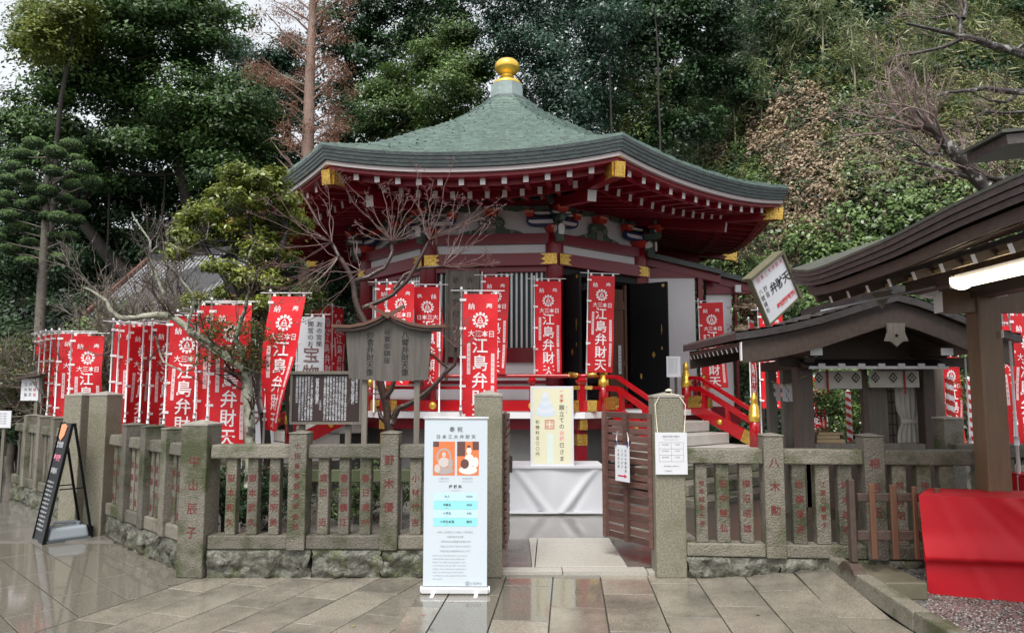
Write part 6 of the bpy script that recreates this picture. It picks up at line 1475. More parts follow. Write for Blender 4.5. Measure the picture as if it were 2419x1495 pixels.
crown_tree('evergreen_tree', 'dark dense tree under the big spreading tree at mid left', bt_(330, 24), [(330, 480, 75), (420, 500, 80), (250, 470, 70), (500, 520, 80), (180, 500, 70), (560, 520, 70), (380, 590, 60), (100, 480, 60), (30, 450, 60), (600, 470, 60), (300, 560, 70), (640, 540, 60), (360, 420, 60), (220, 560, 60), (680, 620, 60), (60, 560, 60), (20, 640, 60), (120, 640, 60), (220, 640, 60), (330, 650, 60), (0, 540, 60), (460, 620, 60), (30, 370, 55), (320, 330, 70), (440, 330, 70), (250, 380, 60), (-20, 460, 60)], 24.5, 70000, .15, LM_DARK, 3, sub=.6, trunk=.12, group=g_bg)
crown_tree('evergreen_tree', 'blue green tree between the big spreading tree and the rusty conifer', bt_(640, 25), [(620, 170, 50), (680, 130, 50), (650, 240, 60), (620, 320, 55), (690, 200, 55), (680, 300, 60), (610, 410, 60), (680, 400, 60), (560, 120, 42), (585, 190, 45), (660, 480, 60)], 25, 34000, .13, LM_BLUE, 4, sub=.6, flat=.35, trunk=.25, group=g_bg)
crown_tree('evergreen_tree', 'dark tree right of the rusty conifer at the top', bt_(860, 26), [(800, 70, 60), (860, 30, 60), (940, 40, 70), (1020, 20, 60), (830, -40, 60), (900, -50, 60), (1000, -50, 60), (1090, -20, 60), (820, 150, 55), (880, 120, 60), (800, 240, 55), (840, 320, 50), (960, 100, 50), (1060, 60, 60), (780, 350, 45), (870, 290, 50), (920, 220, 50)], 25.5, 44000, .135, LM_DARK, 5, sub=.45, trunk=.28, group=g_bg)
crown_tree('evergreen_tree', 'lighter green bushy tree just left of the golden finial', bt_(1010, 23.5), [(930, 190, 48), (1000, 150, 50), (1060, 130, 52), (1110, 170, 50), (1050, 200, 55), (980, 240, 50), (1110, 240, 50), (900, 250, 42), (1050, 290, 50), (960, 300, 45), (1120, 310, 45), (900, 330, 40), (1010, 340, 45), (1090, 100, 40)], 23, 44000, .115, LM_MID, 6, sub=.6, flat=.4, trunk=.25, group=g_bg)
crown_tree('evergreen_tree', 'glossy blue green tree right behind the golden finial', bt_(1290, 23), [(1190, 60, 50), (1240, 100, 55), (1300, 60, 60), (1290, 150, 60), (1360, 110, 60), (1270, 210, 50), (1340, 210, 60), (1400, 180, 60), (1360, 290, 55), (1420, 270, 50), (1290, 280, 45), (1420, 60, 60), (1240, 20, 50), (1340, 0, 60), (1180, 130, 40), (1160, 0, 50), (1230, -60, 60), (1320, -60, 60), (1410, -20, 60), (1440, 40, 50)], 23, 50000, .115, LM_BLUE, 7, sub=.5, trunk=.25, group=g_bg)
crown_tree('evergreen_tree', 'very dark tree with thin bare stems above the right roof slope', bt_(1540, 25), [(1470, -40, 60), (1560, -50, 60), (1640, -40, 60), (1480, 60, 70), (1560, 40, 70), (1640, 60, 70), (1500, 150, 65), (1590, 150, 65), (1470, 250, 60), (1560, 250, 60), (1640, 200, 60), (1520, 330, 50), (1600, 320, 50), (1700, 120, 60), (1680, 20, 50), (1740, 200, 50), (1660, 290, 50)], 25, 44000, .14, LM_DARK, 8, sub=.5, trunk=.28, group=g_bg)
crown_tree('evergreen_tree', 'dark tree at the top right behind the tall bamboo stem', bt_(1860, 26), [(1850, -40, 60), (1930, -40, 60), (2010, -40, 60), (2100, -50, 60), (2200, -40, 60), (2300, -30, 60), (2400, -30, 60), (2200, 40, 50), (2300, 50, 50), (2400, 40, 50), (1830, 60, 60), (1900, 40, 60), (1960, 90, 60), (1840, 150, 60), (1900, 160, 60), (2040, 40, 60), (1800, 230, 50), (2000, 180, 55), (1870, 240, 45), (2120, 30, 50), (1960, 260, 45)], 26, 32000, .14, LM_DARK, 9, sub=.5, trunk=.28, group=g_bg)
# rusty conifer with a tall bare trunk
rc = thing('dawn_redwood', 'tall rusty brown conifer trunk with sparse drooping foliage left of the roof', 'tree', (P(727, 380, 19.5).x, 19.5, 0)); o = Vector(rc.location); pr = random.Random(9); rgn = np.random.default_rng(9)
mb = MB(); pts = [P(x, y, 19.5)-o for x, y in ((724, 900), (726, 560), (726, 380), (730, 260), (733, 150), (738, 60), (742, -60))]; pts[0].z = 0; mb.tube(pts, [.28, .21, .18, .155, .135, .115, .095], 12)
mb2 = MB(); tips = []
for i in range(34):
    y = 380-i*12.5; a = P(728+(380-y)*.035, y, 19.5)-o; sd = 1 if i % 2 else -1; L_ = pr.uniform(.5, 1.25)*(1 if i > 6 else .9); up = pr.uniform(.35, .9)
    e = a+Vector((sd*L_, pr.uniform(-.9, .7), L_*up)); w = wander(a, e, pr, 6, .10); limbs(mb, w, .035, .008, 5)
    for k in range(2, 7):
        for _ in range(2):
            q = w[k]+Vector((pr.uniform(-.3, .3), pr.uniform(-.25, .25), pr.uniform(-.28, .12))); limbs(mb, [w[k], q], .008, .003, 3); tips.append(q)
for (x1, y1, x2, y2) in ((720, 420, 640, 330), (722, 450, 650, 370), (712, 440, 670, 360)):
    limbs(mb, wander(P(x1, y1, 19.3)-o, P(x2, y2, 19.0)-o, pr, 6, .06), .045, .012, 5)
mb.build('trunk', M_BARKR, rc)
T_ = np.array([tuple(t) for t in tips])[rgn.permutation(len(tips))[:110]]; n = 12000; idx = rgn.integers(0, len(T_), n)
C = T_[idx]+rgn.normal(size=(n, 3))*np.array([.13, .13, .09]); link('crown', leaf_mesh('crown', C, rgn.normal(size=(n, 3))+np.array([0, 0, .6]), np.full(n, .065), rgn.uniform(0, 1, n), rgn, .3, [LM_BROWN], droop=.6), rc)
# thin bare stems and trunks glimpsed in the dark wood
g_st = 'bare stems in the dark wood'
for i, (x0, y0, x1, y1, r, L_) in enumerate(((1395, 0, 1440, 160, .05, 'thin bare trunk rising above the roof ridge right of the finial'), (1545, 20, 1560, 330, .06, 'straight bare trunk in the dark wood above the right roof corner'), (232, 290, 260, 380, .05, 'pale leaning stem in the dark hollow of the big left tree'), (345, 300, 390, 420, .045, 'thin brown stem in the dark hollow of the big left tree'), (560, 560, 575, 380, .07, 'slim trunk behind the small evergreen tree left of the roof'))):
    Y = 22.0; b = P(x0, y1, Y); t = thing('slender_tree', L_, 'tree', (b.x, Y, max(0, hz(b.x, Y)-.1)), 0, g_st); ob = Vector(t.location); a = P(x0, min(y0, y1), Y)-ob; c = P(x1, max(y0, y1), Y)-ob
    mb = MB(); limbs(mb, wander((c.x, 0, 0), tuple(c), random.Random(i), 4, .02)[:-1]+wander(c, a, random.Random(i+5), 6, .05), r*.75, r*.35, 6); mb.build('trunk', M_BARKD, t)
# clipped conifer with layered pads
to = thing('cloud_pruned_conifer', 'cloud pruned conifer with rounded green pads at the left edge', 'tree', (P(103, 700, 15.5).x, 15.5, 0)); o = Vector(to.location); pr = random.Random(4); rgn = np.random.default_rng(4)
mb = MB(); mb.tube([(-.02, 0, 0), P(100, 660, 15.5)-o, P(106, 560, 15.5)-o, P(110, 440, 15.5)-o, P(113, 370, 15.5)-o], [.12, .095, .08, .055, .035], 8)
pads = [(82, 340, 24), (168, 345, 26), (55, 365, 22), (130, 360, 24), (35, 395, 24), (180, 375, 16), (195, 395, 24), (62, 415, 22), (125, 405, 20), (22, 425, 22), (170, 415, 18), (215, 430, 24), (75, 445, 22), (180, 440, 26), (15, 465, 24), (112, 452, 22), (60, 485, 22), (150, 470, 22), (190, 485, 20), (20, 510, 22), (90, 475, 18), (140, 515, 24), (180, 520, 20), (45, 540, 24), (110, 510, 16), (15, 550, 20), (130, 560, 22), (70, 575, 22), (165, 560, 20), (25, 590, 22), (105, 600, 20), (140, 610, 20), (60, 620, 22), (-10, 480, 24), (-15, 560, 24)]
bl = []
for (px, py, r) in pads:
    Yp = 15.5+pr.uniform(-.55, .55); c = P(px, py, Yp)-o; rr_ = r/FPX*15.5*1.02; bl.append((c.x, c.y, c.z, rr_, rr_, rr_*.62))
    limbs(mb, wander((0.02, 0, max(.6, c.z-.25)), (c.x, c.y, c.z-.05), pr, 4, .08), .022, .010, 5)
mb.build('trunk', M_BARK, to)
for i, b in enumerate(bl):
    n = 1300; d = norm(rgn.normal(size=(n, 3))+np.array([0, 0, .55])); C = np.array(b[:3])+d*np.array(b[3:6])*rgn.uniform(.7, 1.08, n)[:, None]
    me = leaf_mesh('foliage_pad', C, d+np.array([0, 0, .3])+rgn.normal(size=(n, 3))*.45, np.full(n, .055), .25+.45*np.clip(d[:, 2], -.5, 1)+rgn.uniform(-.15, .2, n), rgn, .35, [LM_TOPI]); link('foliage_pad', me, to)  # needles coloured lighter on pad tops, standing for light from above
# generic bare tree
def bare(mb, p, d, L, r, lvl, pr, spread=.6, up=.15, tips=None, kids=(3, 5)):
    p = Vector(p); d = Vector(d).normalized(); seg = 4; pts = [p]; q = p; dd = d
    for i in range(seg):
        dd = (dd+Vector((pr.uniform(-1, 1), pr.uniform(-1, 1), pr.uniform(-1, 1)))*.22+Vector((0, 0, up*.25))).normalized(); q = q+dd*(L/seg); pts.append(q)
    rs = [r*(1-.45*i/seg) for i in range(seg+1)]; mb.tube(pts, rs, 6 if r > .02 else (4 if r > .006 else 3), cap=False)
    if lvl == 0:
        if tips is not None: tips += pts[1:]
        return
    for k in range(pr.randint(*kids)):
        i = pr.randint(1, seg); a = pts[i]; nd_ = (dd+Vector((pr.uniform(-1, 1), pr.uniform(-1, 1), pr.uniform(-.7, 1)))*spread*1.5).normalized()
        bare(mb, a, nd_, L*pr.uniform(.5, .75), r*.60, lvl-1, pr, spread, up, tips, kids)
def bare_tree(label, px, Y, h, seed, m, levels=4, r=.07, leaves=0, lm=None, group=None, z0=0, name='bare_plum_tree', lean=0.0, kids=(3, 5), spread=.6, lsize=.05):
    b = P(px, 900, Y); pr = random.Random(seed); t = thing(name, label, 'tree', (b.x, Y, z0), 0, group); mb = MB(); tips = []
    p0 = Vector((0, 0, 0)); p1 = Vector((lean*.4, 0, h*.35)); limbs(mb, wander(p0, p1, pr, 5, .08), r, r*.8, 8)
    for k in range(5):
        a = 2*math.pi*k/5+pr.uniform(-.4, .4); bare(mb, p1, (math.cos(a)*.9+lean, math.sin(a)*.6, pr.uniform(.35, 1.0)), h*.42, r*.55, levels-1, pr, spread, .15, tips, kids)
    mb.build('trunk', m, t)
    if leaves:
        rg = np.random.default_rng(seed); T_ = np.array([tuple(q) for q in tips]); n = leaves; idx = rg.integers(0, len(T_), n)
        C = T_[idx]+rg.normal(size=(n, 3))*.07; link('crown', leaf_mesh('crown', C, rg.normal(size=(n, 3))*.6+np.array([0, 0, 1.0]), np.full(n, lsize), rg.uniform(0, 1, n), rg, .5, [lm]), t)
    return t
g_bp = 'bare plum trees behind the left banners'
bare_tree('bare lichen grey plum tree behind the far left banner group', 40, 13.2, 2.55, 31, M_TWIGG, 5, .07, 5000, LM_SHRUB, g_bp)
bare_tree('bare twiggy plum tree below the cloud pruned conifer', 175, 13.8, 2.6, 32, M_TWIGG, 5, .07, 5200, LM_SHRUB, g_bp)
bare_tree('bare plum tree with greenish twigs left of the grey roof', 235, 12.6, 2.5, 33, M_TWIGG, 5, .07, 2600, LM_SHRUB, g_bp)
bare_tree('pinkish bare treetop in front of the dark wood above the grey roof', 350, 12.6, 3.45, 34, M_TWIGG, 5, .075, 600, LM_DEAD, g_bp, kids=(4, 5))
bare_tree('bare tree behind the small evergreen tree above the grey roof', 440, 13.6, 3.7, 35, M_TWIGG, 5, .075, 1200, LM_SHRUB, g_bp, kids=(4, 5))
bare_tree('low bare plum tree with lichen twigs between the two banner groups', 290, 12.2, 2.3, 36, M_TWIGG, 5, .06, 2200, LM_SHRUB, g_bp)
bare_tree('bare twiggy tree at the left edge beside the conifer trunk', 95, 12.9, 2.4, 37, M_TWIGG, 5, .06, 3500, LM_SHRUB, g_bp)
# hedge masses low at the left and behind the hall
def bush(label, pix, Y, n, size, lm, seed, name='leafy_bush', sub=.25, group=None, z=0.0, cat='bush'):
    xs = [q[0] for q in pix]; b = P(sum(xs)/len(xs), 900, Y); zb = max(z, hz(b.x, Y)-.05)
    return crown_tree(name, label, (b.x, Y, zb), pix, Y, n, size, lm, seed, sub=sub, trunk=.05, group=group, jit=.4, cat=cat)
bush('green bush with yellowish leaves at the left edge below the bare trees', [(20, 850, 45), (60, 880, 40), (90, 830, 35), (10, 920, 40), (60, 940, 30), (130, 870, 30)], 13.2, 9000, .06, LM_SHRUB, 41)
bush('dark low hedge behind the far left stone fence', [(-10, 990, 50), (30, 1010, 45), (80, 980, 40), (20, 950, 45), (130, 960, 40)], 13.6, 7000, .07, LM_DARK, 42)
bush('leafy bush filling the gap behind the dense red banner row', [(260, 830, 40), (245, 900, 45), (310, 800, 45), (230, 780, 45), (280, 760, 45), (420, 800, 60), (520, 820, 60), (590, 780, 50), (600, 860, 50), (250, 960, 45)], 13.5, 17000, .07, LM_MID, 43)
bush('dark green foliage seen between the white banner and the hall', [(720, 640, 45), (780, 660, 50), (760, 740, 50), (820, 720, 45), (700, 720, 45), (800, 800, 50), (720, 820, 50), (830, 640, 40), (770, 870, 50), (640, 760, 50), (660, 680, 45)], 19.5, 20000, .09, LM_DARK, 44, sub=.35)
bush('small bright green bush behind the white banner', [(722, 700, 22), (735, 680, 18), (712, 730, 20), (740, 715, 16)], 11.8, 2200, .05, LM_SHRUB, 45, sub=.14)
bush('evergreen bush between the booth and the hall annex', [(1790, 690, 40), (1830, 740, 40), (1770, 640, 40), (1850, 680, 40), (1800, 800, 45), (1760, 880, 45), (1830, 860, 45), (1880, 800, 45)], 16.5, 12000, .08, LM_MID, 46, sub=.3)
bush('leafy shrub seen through the open front of the booth', [(1990, 940, 35), (2030, 990, 35), (1960, 990, 35), (2060, 940, 35), (2000, 880, 35), (2100, 960, 35), (1930, 930, 35)], 14.0, 10000, .06, LM_VINE, 47)
bush('bush seen in the gap beside the brown pillar', [(2255, 870, 30), (2280, 920, 35), (2250, 950, 35), (2270, 820, 30), (2330, 900, 35), (2240, 780, 35), (2390, 880, 40), (2420, 960, 45), (2340, 980, 40)], 13.0, 11000, .06, LM_VINE, 48)
dry = bush('dry straw coloured bush beside the hall annex', [(1775, 735, 26), (1790, 765, 24), (1765, 780, 22)], 14.6, 3500, .09, LM_DEAD, 49, sub=.14, name='dry_bush')
# leaves hiding the bare earth of the slope
def scatter(name, label, x0, x1, y0, y1, n, size, lm, seed, cond=None, aspect=.6, lift=.25, kind='stuff', cat='undergrowth', normal_up=.5, dirs=None, droop=.3, thick=.25):
    rg = np.random.default_rng(seed); x = rg.uniform(x0, x1, n*2); y = rg.uniform(y0, y1, n*2); h = hgrid(x, y)
    keep = h > .08
    if cond is not None: keep &= cond(x, y, h)
    x, y, h = x[keep][:n], y[keep][:n], h[keep][:n]; n = len(x); e = .25
    gx = (hgrid(x+e, y)-hgrid(x-e, y))/(2*e); gy = (hgrid(x, y+e)-hgrid(x, y-e))/(2*e); Nn = norm(np.stack([-gx, -gy, np.ones(n)], 1))
    lump = np.sin(x*1.7+np.sin(y*2.1)*1.5)*np.cos(y*1.9+x*.8)+.6*np.sin(x*4.1+y*3.3)+.4*np.sin(h*5.3+x*2)
    C = np.stack([x, y, h-.035], 1)+Nn*(lift*(.5+.35*lump)+rg.exponential(thick, n)*.5)[:, None]
    v = .32+.18*lump+rg.uniform(-.28, .32, n)
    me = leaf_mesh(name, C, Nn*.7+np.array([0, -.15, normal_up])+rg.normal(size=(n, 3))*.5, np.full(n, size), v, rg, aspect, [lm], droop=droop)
    return tag(link(name, me), label, cat, kind=kind)
def _pm(x, y, h):        # approximate photo column / row of a slope point
    f = y*_c+(h-EYE)*_s; return 1209.5+FPX*x/f, 747.5-FPX*((h-EYE)*_c-y*_s)/f
def nz(x, y, s_, o_): return np.sin(x*s_+o_)*np.cos(y*s_*1.3+o_*2)+.5*np.sin(x*s_*2.3+y*s_*1.7+o_)
scatter('wood_undergrowth', 'dark green undergrowth covering the wooded slope behind the hall', -24, 7, 20, 38, 75000, .19, LM_DARK, 61, lift=.3)
scatter('slope_vines', 'dark ivy leaves covering the steep slope on the right', 2.0, 17, 14, 26, 60000, .12, LM_DARK, 62, cond=lambda x, y, h: ((nz(x, h, 1.1, 2) > -.7) | (h < 4.0)) & (h < .62*y+2), lift=.22)
scatter('slope_brown_leaves', 'withered tan leaves hanging in patches on the right slope', 3.0, 17, 14, 26, 16000, .085, LM_DEAD, 63, cond=lambda x, y, h: (nz(x, h, 1.3, 5) > .45) & (h > 2.0), lift=.36, normal_up=.0, droop=1.5)
# hanging withered vines as a curtain on the bluff
def strands(name, label, x0, x1, y0, y1, ns, seed, lm, hmin, hmax, size=.085, ln=(.8, 2.4)):
    pr = random.Random(seed); rg = np.random.default_rng(seed); pts = []
    for i in range(ns):
        for _ in range(40):
            x = pr.uniform(x0, x1); y = pr.uniform(y0, y1); h = hill(x, y)
            if hmin < h < hmax: break
        L_ = pr.uniform(*ln); k = int(L_*42)
        px_, py_, pz_ = x, y-.35, h+.15
        for j in range(k):
            pz_ -= L_/k; 
            yy = y-.35
            while hill(x, yy) > pz_-.12 and yy > 10: yy -= .08
            pts.append((x+pr.gauss(0, .07), yy-pr.uniform(0, .12), pz_+pr.gauss(0, .04)))
    C = np.array(pts); n = len(C); me = leaf_mesh(name, C, rg.normal(size=(n, 3))*.7+np.array([0, -1, .3]), np.full(n, size), rg.uniform(0, 1, n), rg, .6, [lm], droop=1.2)
    return tag(link(name, me), label, 'vines', kind='stuff')
strands('withered_vines', 'curtain of withered tan vine leaves on the bluff right of the hall roof', 5.6, 9.2, 16, 24, 190, 64, LM_DEAD, 6.0, 10.5, .10)
strands('withered_vines', 'scattered strands of withered vines on the far right slope', 8.5, 15, 14, 24, 70, 65, LM_DEAD, 4.0, 11.0, .09, (.5, 1.6))
# bamboo grass with long narrow leaves
def grass(name, label, x0, x1, y0, y1, n, seed, hmin, hmax, size=.34, cond=None):
    rg = np.random.default_rng(seed); x = rg.uniform(x0, x1, n*3); y = rg.uniform(y0, y1, n*3); h = hgrid(x, y); keep = (h > hmin) & (h < hmax)
    if cond is not None: keep &= cond(x, y, h)
    x, y, h = x[keep][:n], y[keep][:n], h[keep][:n]; n = len(x)
    cl = np.round(x/.55)*.55+.2*np.sin(np.round(y/.6)*5.1); dx = (x-cl)
    C = np.stack([x, y, h], 1)+np.stack([rg.normal(size=n)*.1, -rg.uniform(0, .3, n), rg.uniform(.1, .75, n)], 1)
    D = norm(np.stack([dx*2.5+rg.normal(size=n)*.5, -rg.uniform(.1, .9, n), rg.normal(size=n)*.45-.15], 1))
    Nn = np.cross(D, np.stack([rg.normal(size=n)*.3+1, rg.normal(size=n)*.3, rg.normal(size=n)*.3], 1))
    me = leaf_mesh(name, C, Nn, np.full(n, size), rg.uniform(0, 1, n)**1.3, rg, .085, [LM_GRASS], dirs=D*3)
    return tag(link(name, me), label, 'bamboo grass', kind='stuff')
grass('bamboo_grass', 'arching bamboo grass on the upper right slope', 6.5, 18, 13.5, 27, 7000, 66, 6.0, 16.0, cond=lambda x, y, h: nz(x, h, .9, 1) > -.2)
grass('bamboo_grass', 'sparse bamboo grass among the vines above the hall roof', 2.6, 8.0, 17, 27, 5000, 67, 4.2, 11.0, .30, cond=lambda x, y, h: nz(x, h, 1.2, 3) > .0)
def hit(px, py, y0=13.0):
    Y = y0
    while Y < 44:
        v = P(px, py, Y)
        if hill(v.x, Y) >= v.z: return v
        Y += .1
    return P(px, py, 24)
def slope_clumps(name, label, n, seed, test, lm, leaves, size, r=(.25, .6), sub=.22, asp=.6, squash=.8, dirs=False, cat='shrubs', out=.12, rzk=1.0):
    pr = random.Random(seed); rg = np.random.default_rng(seed); bl = []; k = 0
    while len(bl) < n and k < n*60:
        k += 1; px = pr.uniform(1380, 2560); py = pr.uniform(-60, 760)
        if not test(px, py, pr): continue
        v = hit(px, py)
        if v.y > 43: continue
        q = pr.uniform(*r); bl.append((v.x, v.y-q*out, v.z+q*.1, q, q, q*squash*rzk))
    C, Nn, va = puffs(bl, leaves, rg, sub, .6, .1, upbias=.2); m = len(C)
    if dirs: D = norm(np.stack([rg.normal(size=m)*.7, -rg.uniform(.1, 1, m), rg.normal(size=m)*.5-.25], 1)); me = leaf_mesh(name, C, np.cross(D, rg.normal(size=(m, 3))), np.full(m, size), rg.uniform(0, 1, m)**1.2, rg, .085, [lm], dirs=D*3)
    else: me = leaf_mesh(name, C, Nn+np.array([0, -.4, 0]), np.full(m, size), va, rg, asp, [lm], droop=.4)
    return tag(link(name, me), label, cat, kind='stuff')
def tanzone(px, py): return ((px-1870)/100)**2+((py-315)/125)**2 < 1 or (1880 < px < 1990 and 380 < py < 480) or (1670 < px < 1720 and 350 < py < 420)
slope_clumps('slope_shrubs', 'glossy green creepers in leafy clumps on the lower right slope', 230, 91, lambda x, y, p: y > 400 and x > 1450 and not tanzone(x, y), LM_VINE, 60000, .125, (.3, .65))
slope_clumps('slope_shrubs', 'dark green shrubs on the slope right behind the roof', 150, 92, lambda x, y, p: x < 2050 and (250 if x < 1800 else 190) < y < 460 and not tanzone(x, y), LM_MID, 30000, .10, (.25, .6))
slope_clumps('withered_creepers', 'mass of withered tan creepers on the bluff right of the roof', 150, 93, lambda x, y, p: tanzone(x, y), LM_DEAD, 26000, .11, (.15, .38), sub=.16, rzk=1.8, cat='creepers', out=.4)
slope_clumps('withered_creepers', 'patches of withered tan leaves among the green on the right slope', 80, 94, lambda x, y, p: x > 1950 and 190 < y < 560 and p.random() < .6, LM_DEAD, 13000, .075, (.15, .32), sub=.14, rzk=1.6, cat='creepers', out=.4)
slope_clumps('bamboo_grass', 'dense arching bamboo grass along the top right of the slope', 120, 95, lambda x, y, p: (x > 2080 and y < 300) or (x > 1980 and 90 < y < 220) , LM_GRASS, 28000, .36, (.35, .7), sub=.3, dirs=True, cat='bamboo grass')
slope_clumps('slope_shrubs', 'near black shrubs in the shade at the top of the slope', 150, 98, lambda x, y, p: (x < 1850 and y < 260) or (x < 2080 and y < 110), LM_DARK, 34000, .13, (.5, 1.0), sub=.4)  # clumps in the dark broadleaf colour
slope_clumps('bamboo_grass', 'tufts of bamboo grass above the right roof slope', 60, 96, lambda x, y, p: x < 2050 and 170 < y < 420 and not tanzone(x, y), LM_GRASS, 10000, .30, (.25, .5), sub=.25, dirs=True, cat='bamboo grass')
slope_clumps('slope_shrubs', 'mixed dull green and straw coloured scrub on the far right slope', 120, 97, lambda x, y, p: x > 2000 and 200 < y < 480, LM_DULL, 26000, .09, (.25, .55))
# young bamboo stalks
LM_BAM = leafmat('bamboo_leaf', (.04, .065, .022), (0.240, 0.300, 0.128), rough=.4, c_alt=(0.495, 0.480, 0.300), alt=.93)
M_BSTEM = mat('pale_bamboo_stem', (.30, .29, .17), .5, col2=(.20, .21, .11), scale=6)
for i, (px, pt_, pb_, Y, L_) in enumerate(((1943, -30, 160, 21, 'tallest bamboo stalk reaching the top edge of the photo'), (2022, 40, 240, 20.5, 'bamboo stalk with a pale leafy head right of the tallest one'), (1740, 205, 370, 20.5, 'slender bamboo stalk above the vine covered bluff'), (1605, 250, 400, 20.5, 'bamboo stalk rising just behind the right roof slope'), (1675, 225, 360, 20.8, 'leafy bamboo clump above the right roof slope'), (1650, 215, 365, 21, 'bamboo stalk left of the leafy clump above the roof'), (1800, 170, 300, 21, 'bamboo stalk at the left rim of the bluff'), (1868, 40, 190, 21, 'green bamboo clump left of the tallest stalk'), (2190, 40, 250, 19, 'thin bamboo stalk crossing the upper right bare branch'))):
    pr = random.Random(70+i); rg = np.random.default_rng(70+i); b = hit(px, pb_); Y = b.y-.3; b = P(px, pb_, Y); t = thing('bamboo_stalk', L_, 'bamboo', (b.x, Y, b.z), 0, 'young bamboo on the right slope'); H_ = P(px, pt_, Y).z-b.z
    hh = b.z-hill(b.x, Y)
    mb = MB(); top = Vector((pr.uniform(-.12, .12), 0, H_)); limbs(mb, [(0, 0, -.9)]+wander((0, 0, 0), top, pr, 6, .03), .040, .016, 6)
    pts = []
    for k in range(16):
        z = H_*(.35+.65*k/15); a = pr.uniform(0, 6.28); e = Vector((math.cos(a)*.3, math.sin(a)*.3, z+pr.uniform(.15, .4))); c = top*(z/H_); limbs(mb, [c, e], .006, .002, 3); pts += [e]*3+[(Vector(c)+e)/2]*1
    mb.build('stem', M_BSTEM, t); T_ = np.array([tuple(q) for q in pts]); n = 700 if i not in (4, 7) else 1800; idx = rg.integers(0, len(T_), n); sp = .10 if i not in (4, 7) else .24
    C = T_[idx]+rg.normal(size=(n, 3))*sp; D = norm(rg.normal(size=(n, 3))*.6+np.array([0, 0, -.2])); link('crown', leaf_mesh('crown', C, rg.normal(size=(n, 3)), np.full(n, .30), rg.uniform(.2, 1, n), rg, .12, [LM_BAM], dirs=D*3), t)
# bare branches reaching in from the right
def traced_tree(name, label, Y, lines, m, seed, lvl=2, twig=.45, tn=(10, 12), cat='tree', base=None, twigm=None):
    pr = random.Random(seed); b = Vector(base) if base is not None else P(*lines[0][0][0], Y); b = Vector((b.x, Y, b.z if base is None else 0)); t = thing(name, label, cat, b); mb = MB(); tw = MB()
    for pts, r0, r1 in lines:
        w = []; P3 = [P(x, y, Y)-b for x, y in pts]
        dyo = pr.uniform(-.25, .25); P3 = [p+Vector((0, dyo*i/len(P3), 0)) for i, p in enumerate(P3)]
        for i in range(len(P3)-1): w += wander(P3[i], P3[i+1], pr, 4, .07)[:-1]
        w.append(P3[-1]); limbs(mb, w, r0, r1, 7)
        for k in range(pr.randint(*tn)):
            i = pr.randint(1, len(w)-1); d_ = (w[i]-w[i-1]).normalized()+Vector((pr.uniform(-1, 1), pr.uniform(-.6, .6), pr.uniform(-.6, 1.1)))*.9
            bare(tw, w[i], d_, twig*pr.uniform(.5, 1.1), max(.005, r1*.4), lvl, pr, .55, .1, None, (2, 4))
    mb.build('trunk', m, t)
    tag(tw.build('twigs', twigm or m, t), kind='stuff')
    return t
M_TWIGC = mat('grey_brown_twigs', (.17, .115, .10), .6, col2=(.30, .22, .20), scale=8, amount=.6)
M_BRW = mat('lichen_spotted_wet_bark', (.030, .024, .022), .4, col2=(.045, .036, .033), scale=13, amount=.9, col3=(.34, .33, .31), scale3=7, thr3=(.55, .62), bump=.4, bscale=40)
traced_tree('bare_cherry_tree', 'bare lichen spotted branch reaching in at the top right', 12.5, [([(2440, 138), (2390, 120), (2335, 105), (2280, 88), (2240, 78), (2195, 68), (2140, 57)], .085, .02), ([(2280, 88), (2235, 108), (2190, 117), (2155, 122), (2110, 130)], .04, .012), ([(2268, 86), (2272, 45), (2262, 30), (2210, 40)], .045, .02), ([(2275, 45), (2284, 15), (2275, -20)], .05, .03), ([(2400, 122), (2425, 95)], .04, .02)], M_BRW, 81, 2, .6, (7, 9), twigm=M_TWIGC)
traced_tree('bare_cherry_tree', 'bare dark branch at the right edge level with the bluff', 12.0, [([(2440, 222), (2380, 218), (2320, 212), (2270, 220), (2230, 225), (2195, 240)], .06, .012), ([(2400, 225), (2370, 245), (2330, 245), (2290, 235)], .03, .010), ([(2420, 265), (2330, 262), (2250, 300)], .03, .006)], M_BRW, 82, 2, .5, (8, 10), twigm=M_TWIGC)
traced_tree('bare_cherry_tree', 'bare tree with a thick dark leaning trunk above the pavilion roof', 12.0, [([(2330, 440), (2290, 400), (2240, 345), (2205, 305), (2180, 298)], .13, .07), ([(2350, 432), (2290, 418), (2230, 398), (2180, 385), (2145, 372)], .06, .018), ([(2225, 365), (2190, 365), (2160, 340), (2110, 325)], .03, .010), ([(2200, 303), (2180, 285), (2160, 260), (2120, 245)], .035, .008), ([(2420, 425), (2370, 425), (2320, 425)], .05, .03), ([(2195, 305), (2150, 300), (2090, 290)], .025, .006)], M_BRW, 83, 3, .85, (7, 9), twigm=M_TWIGC)
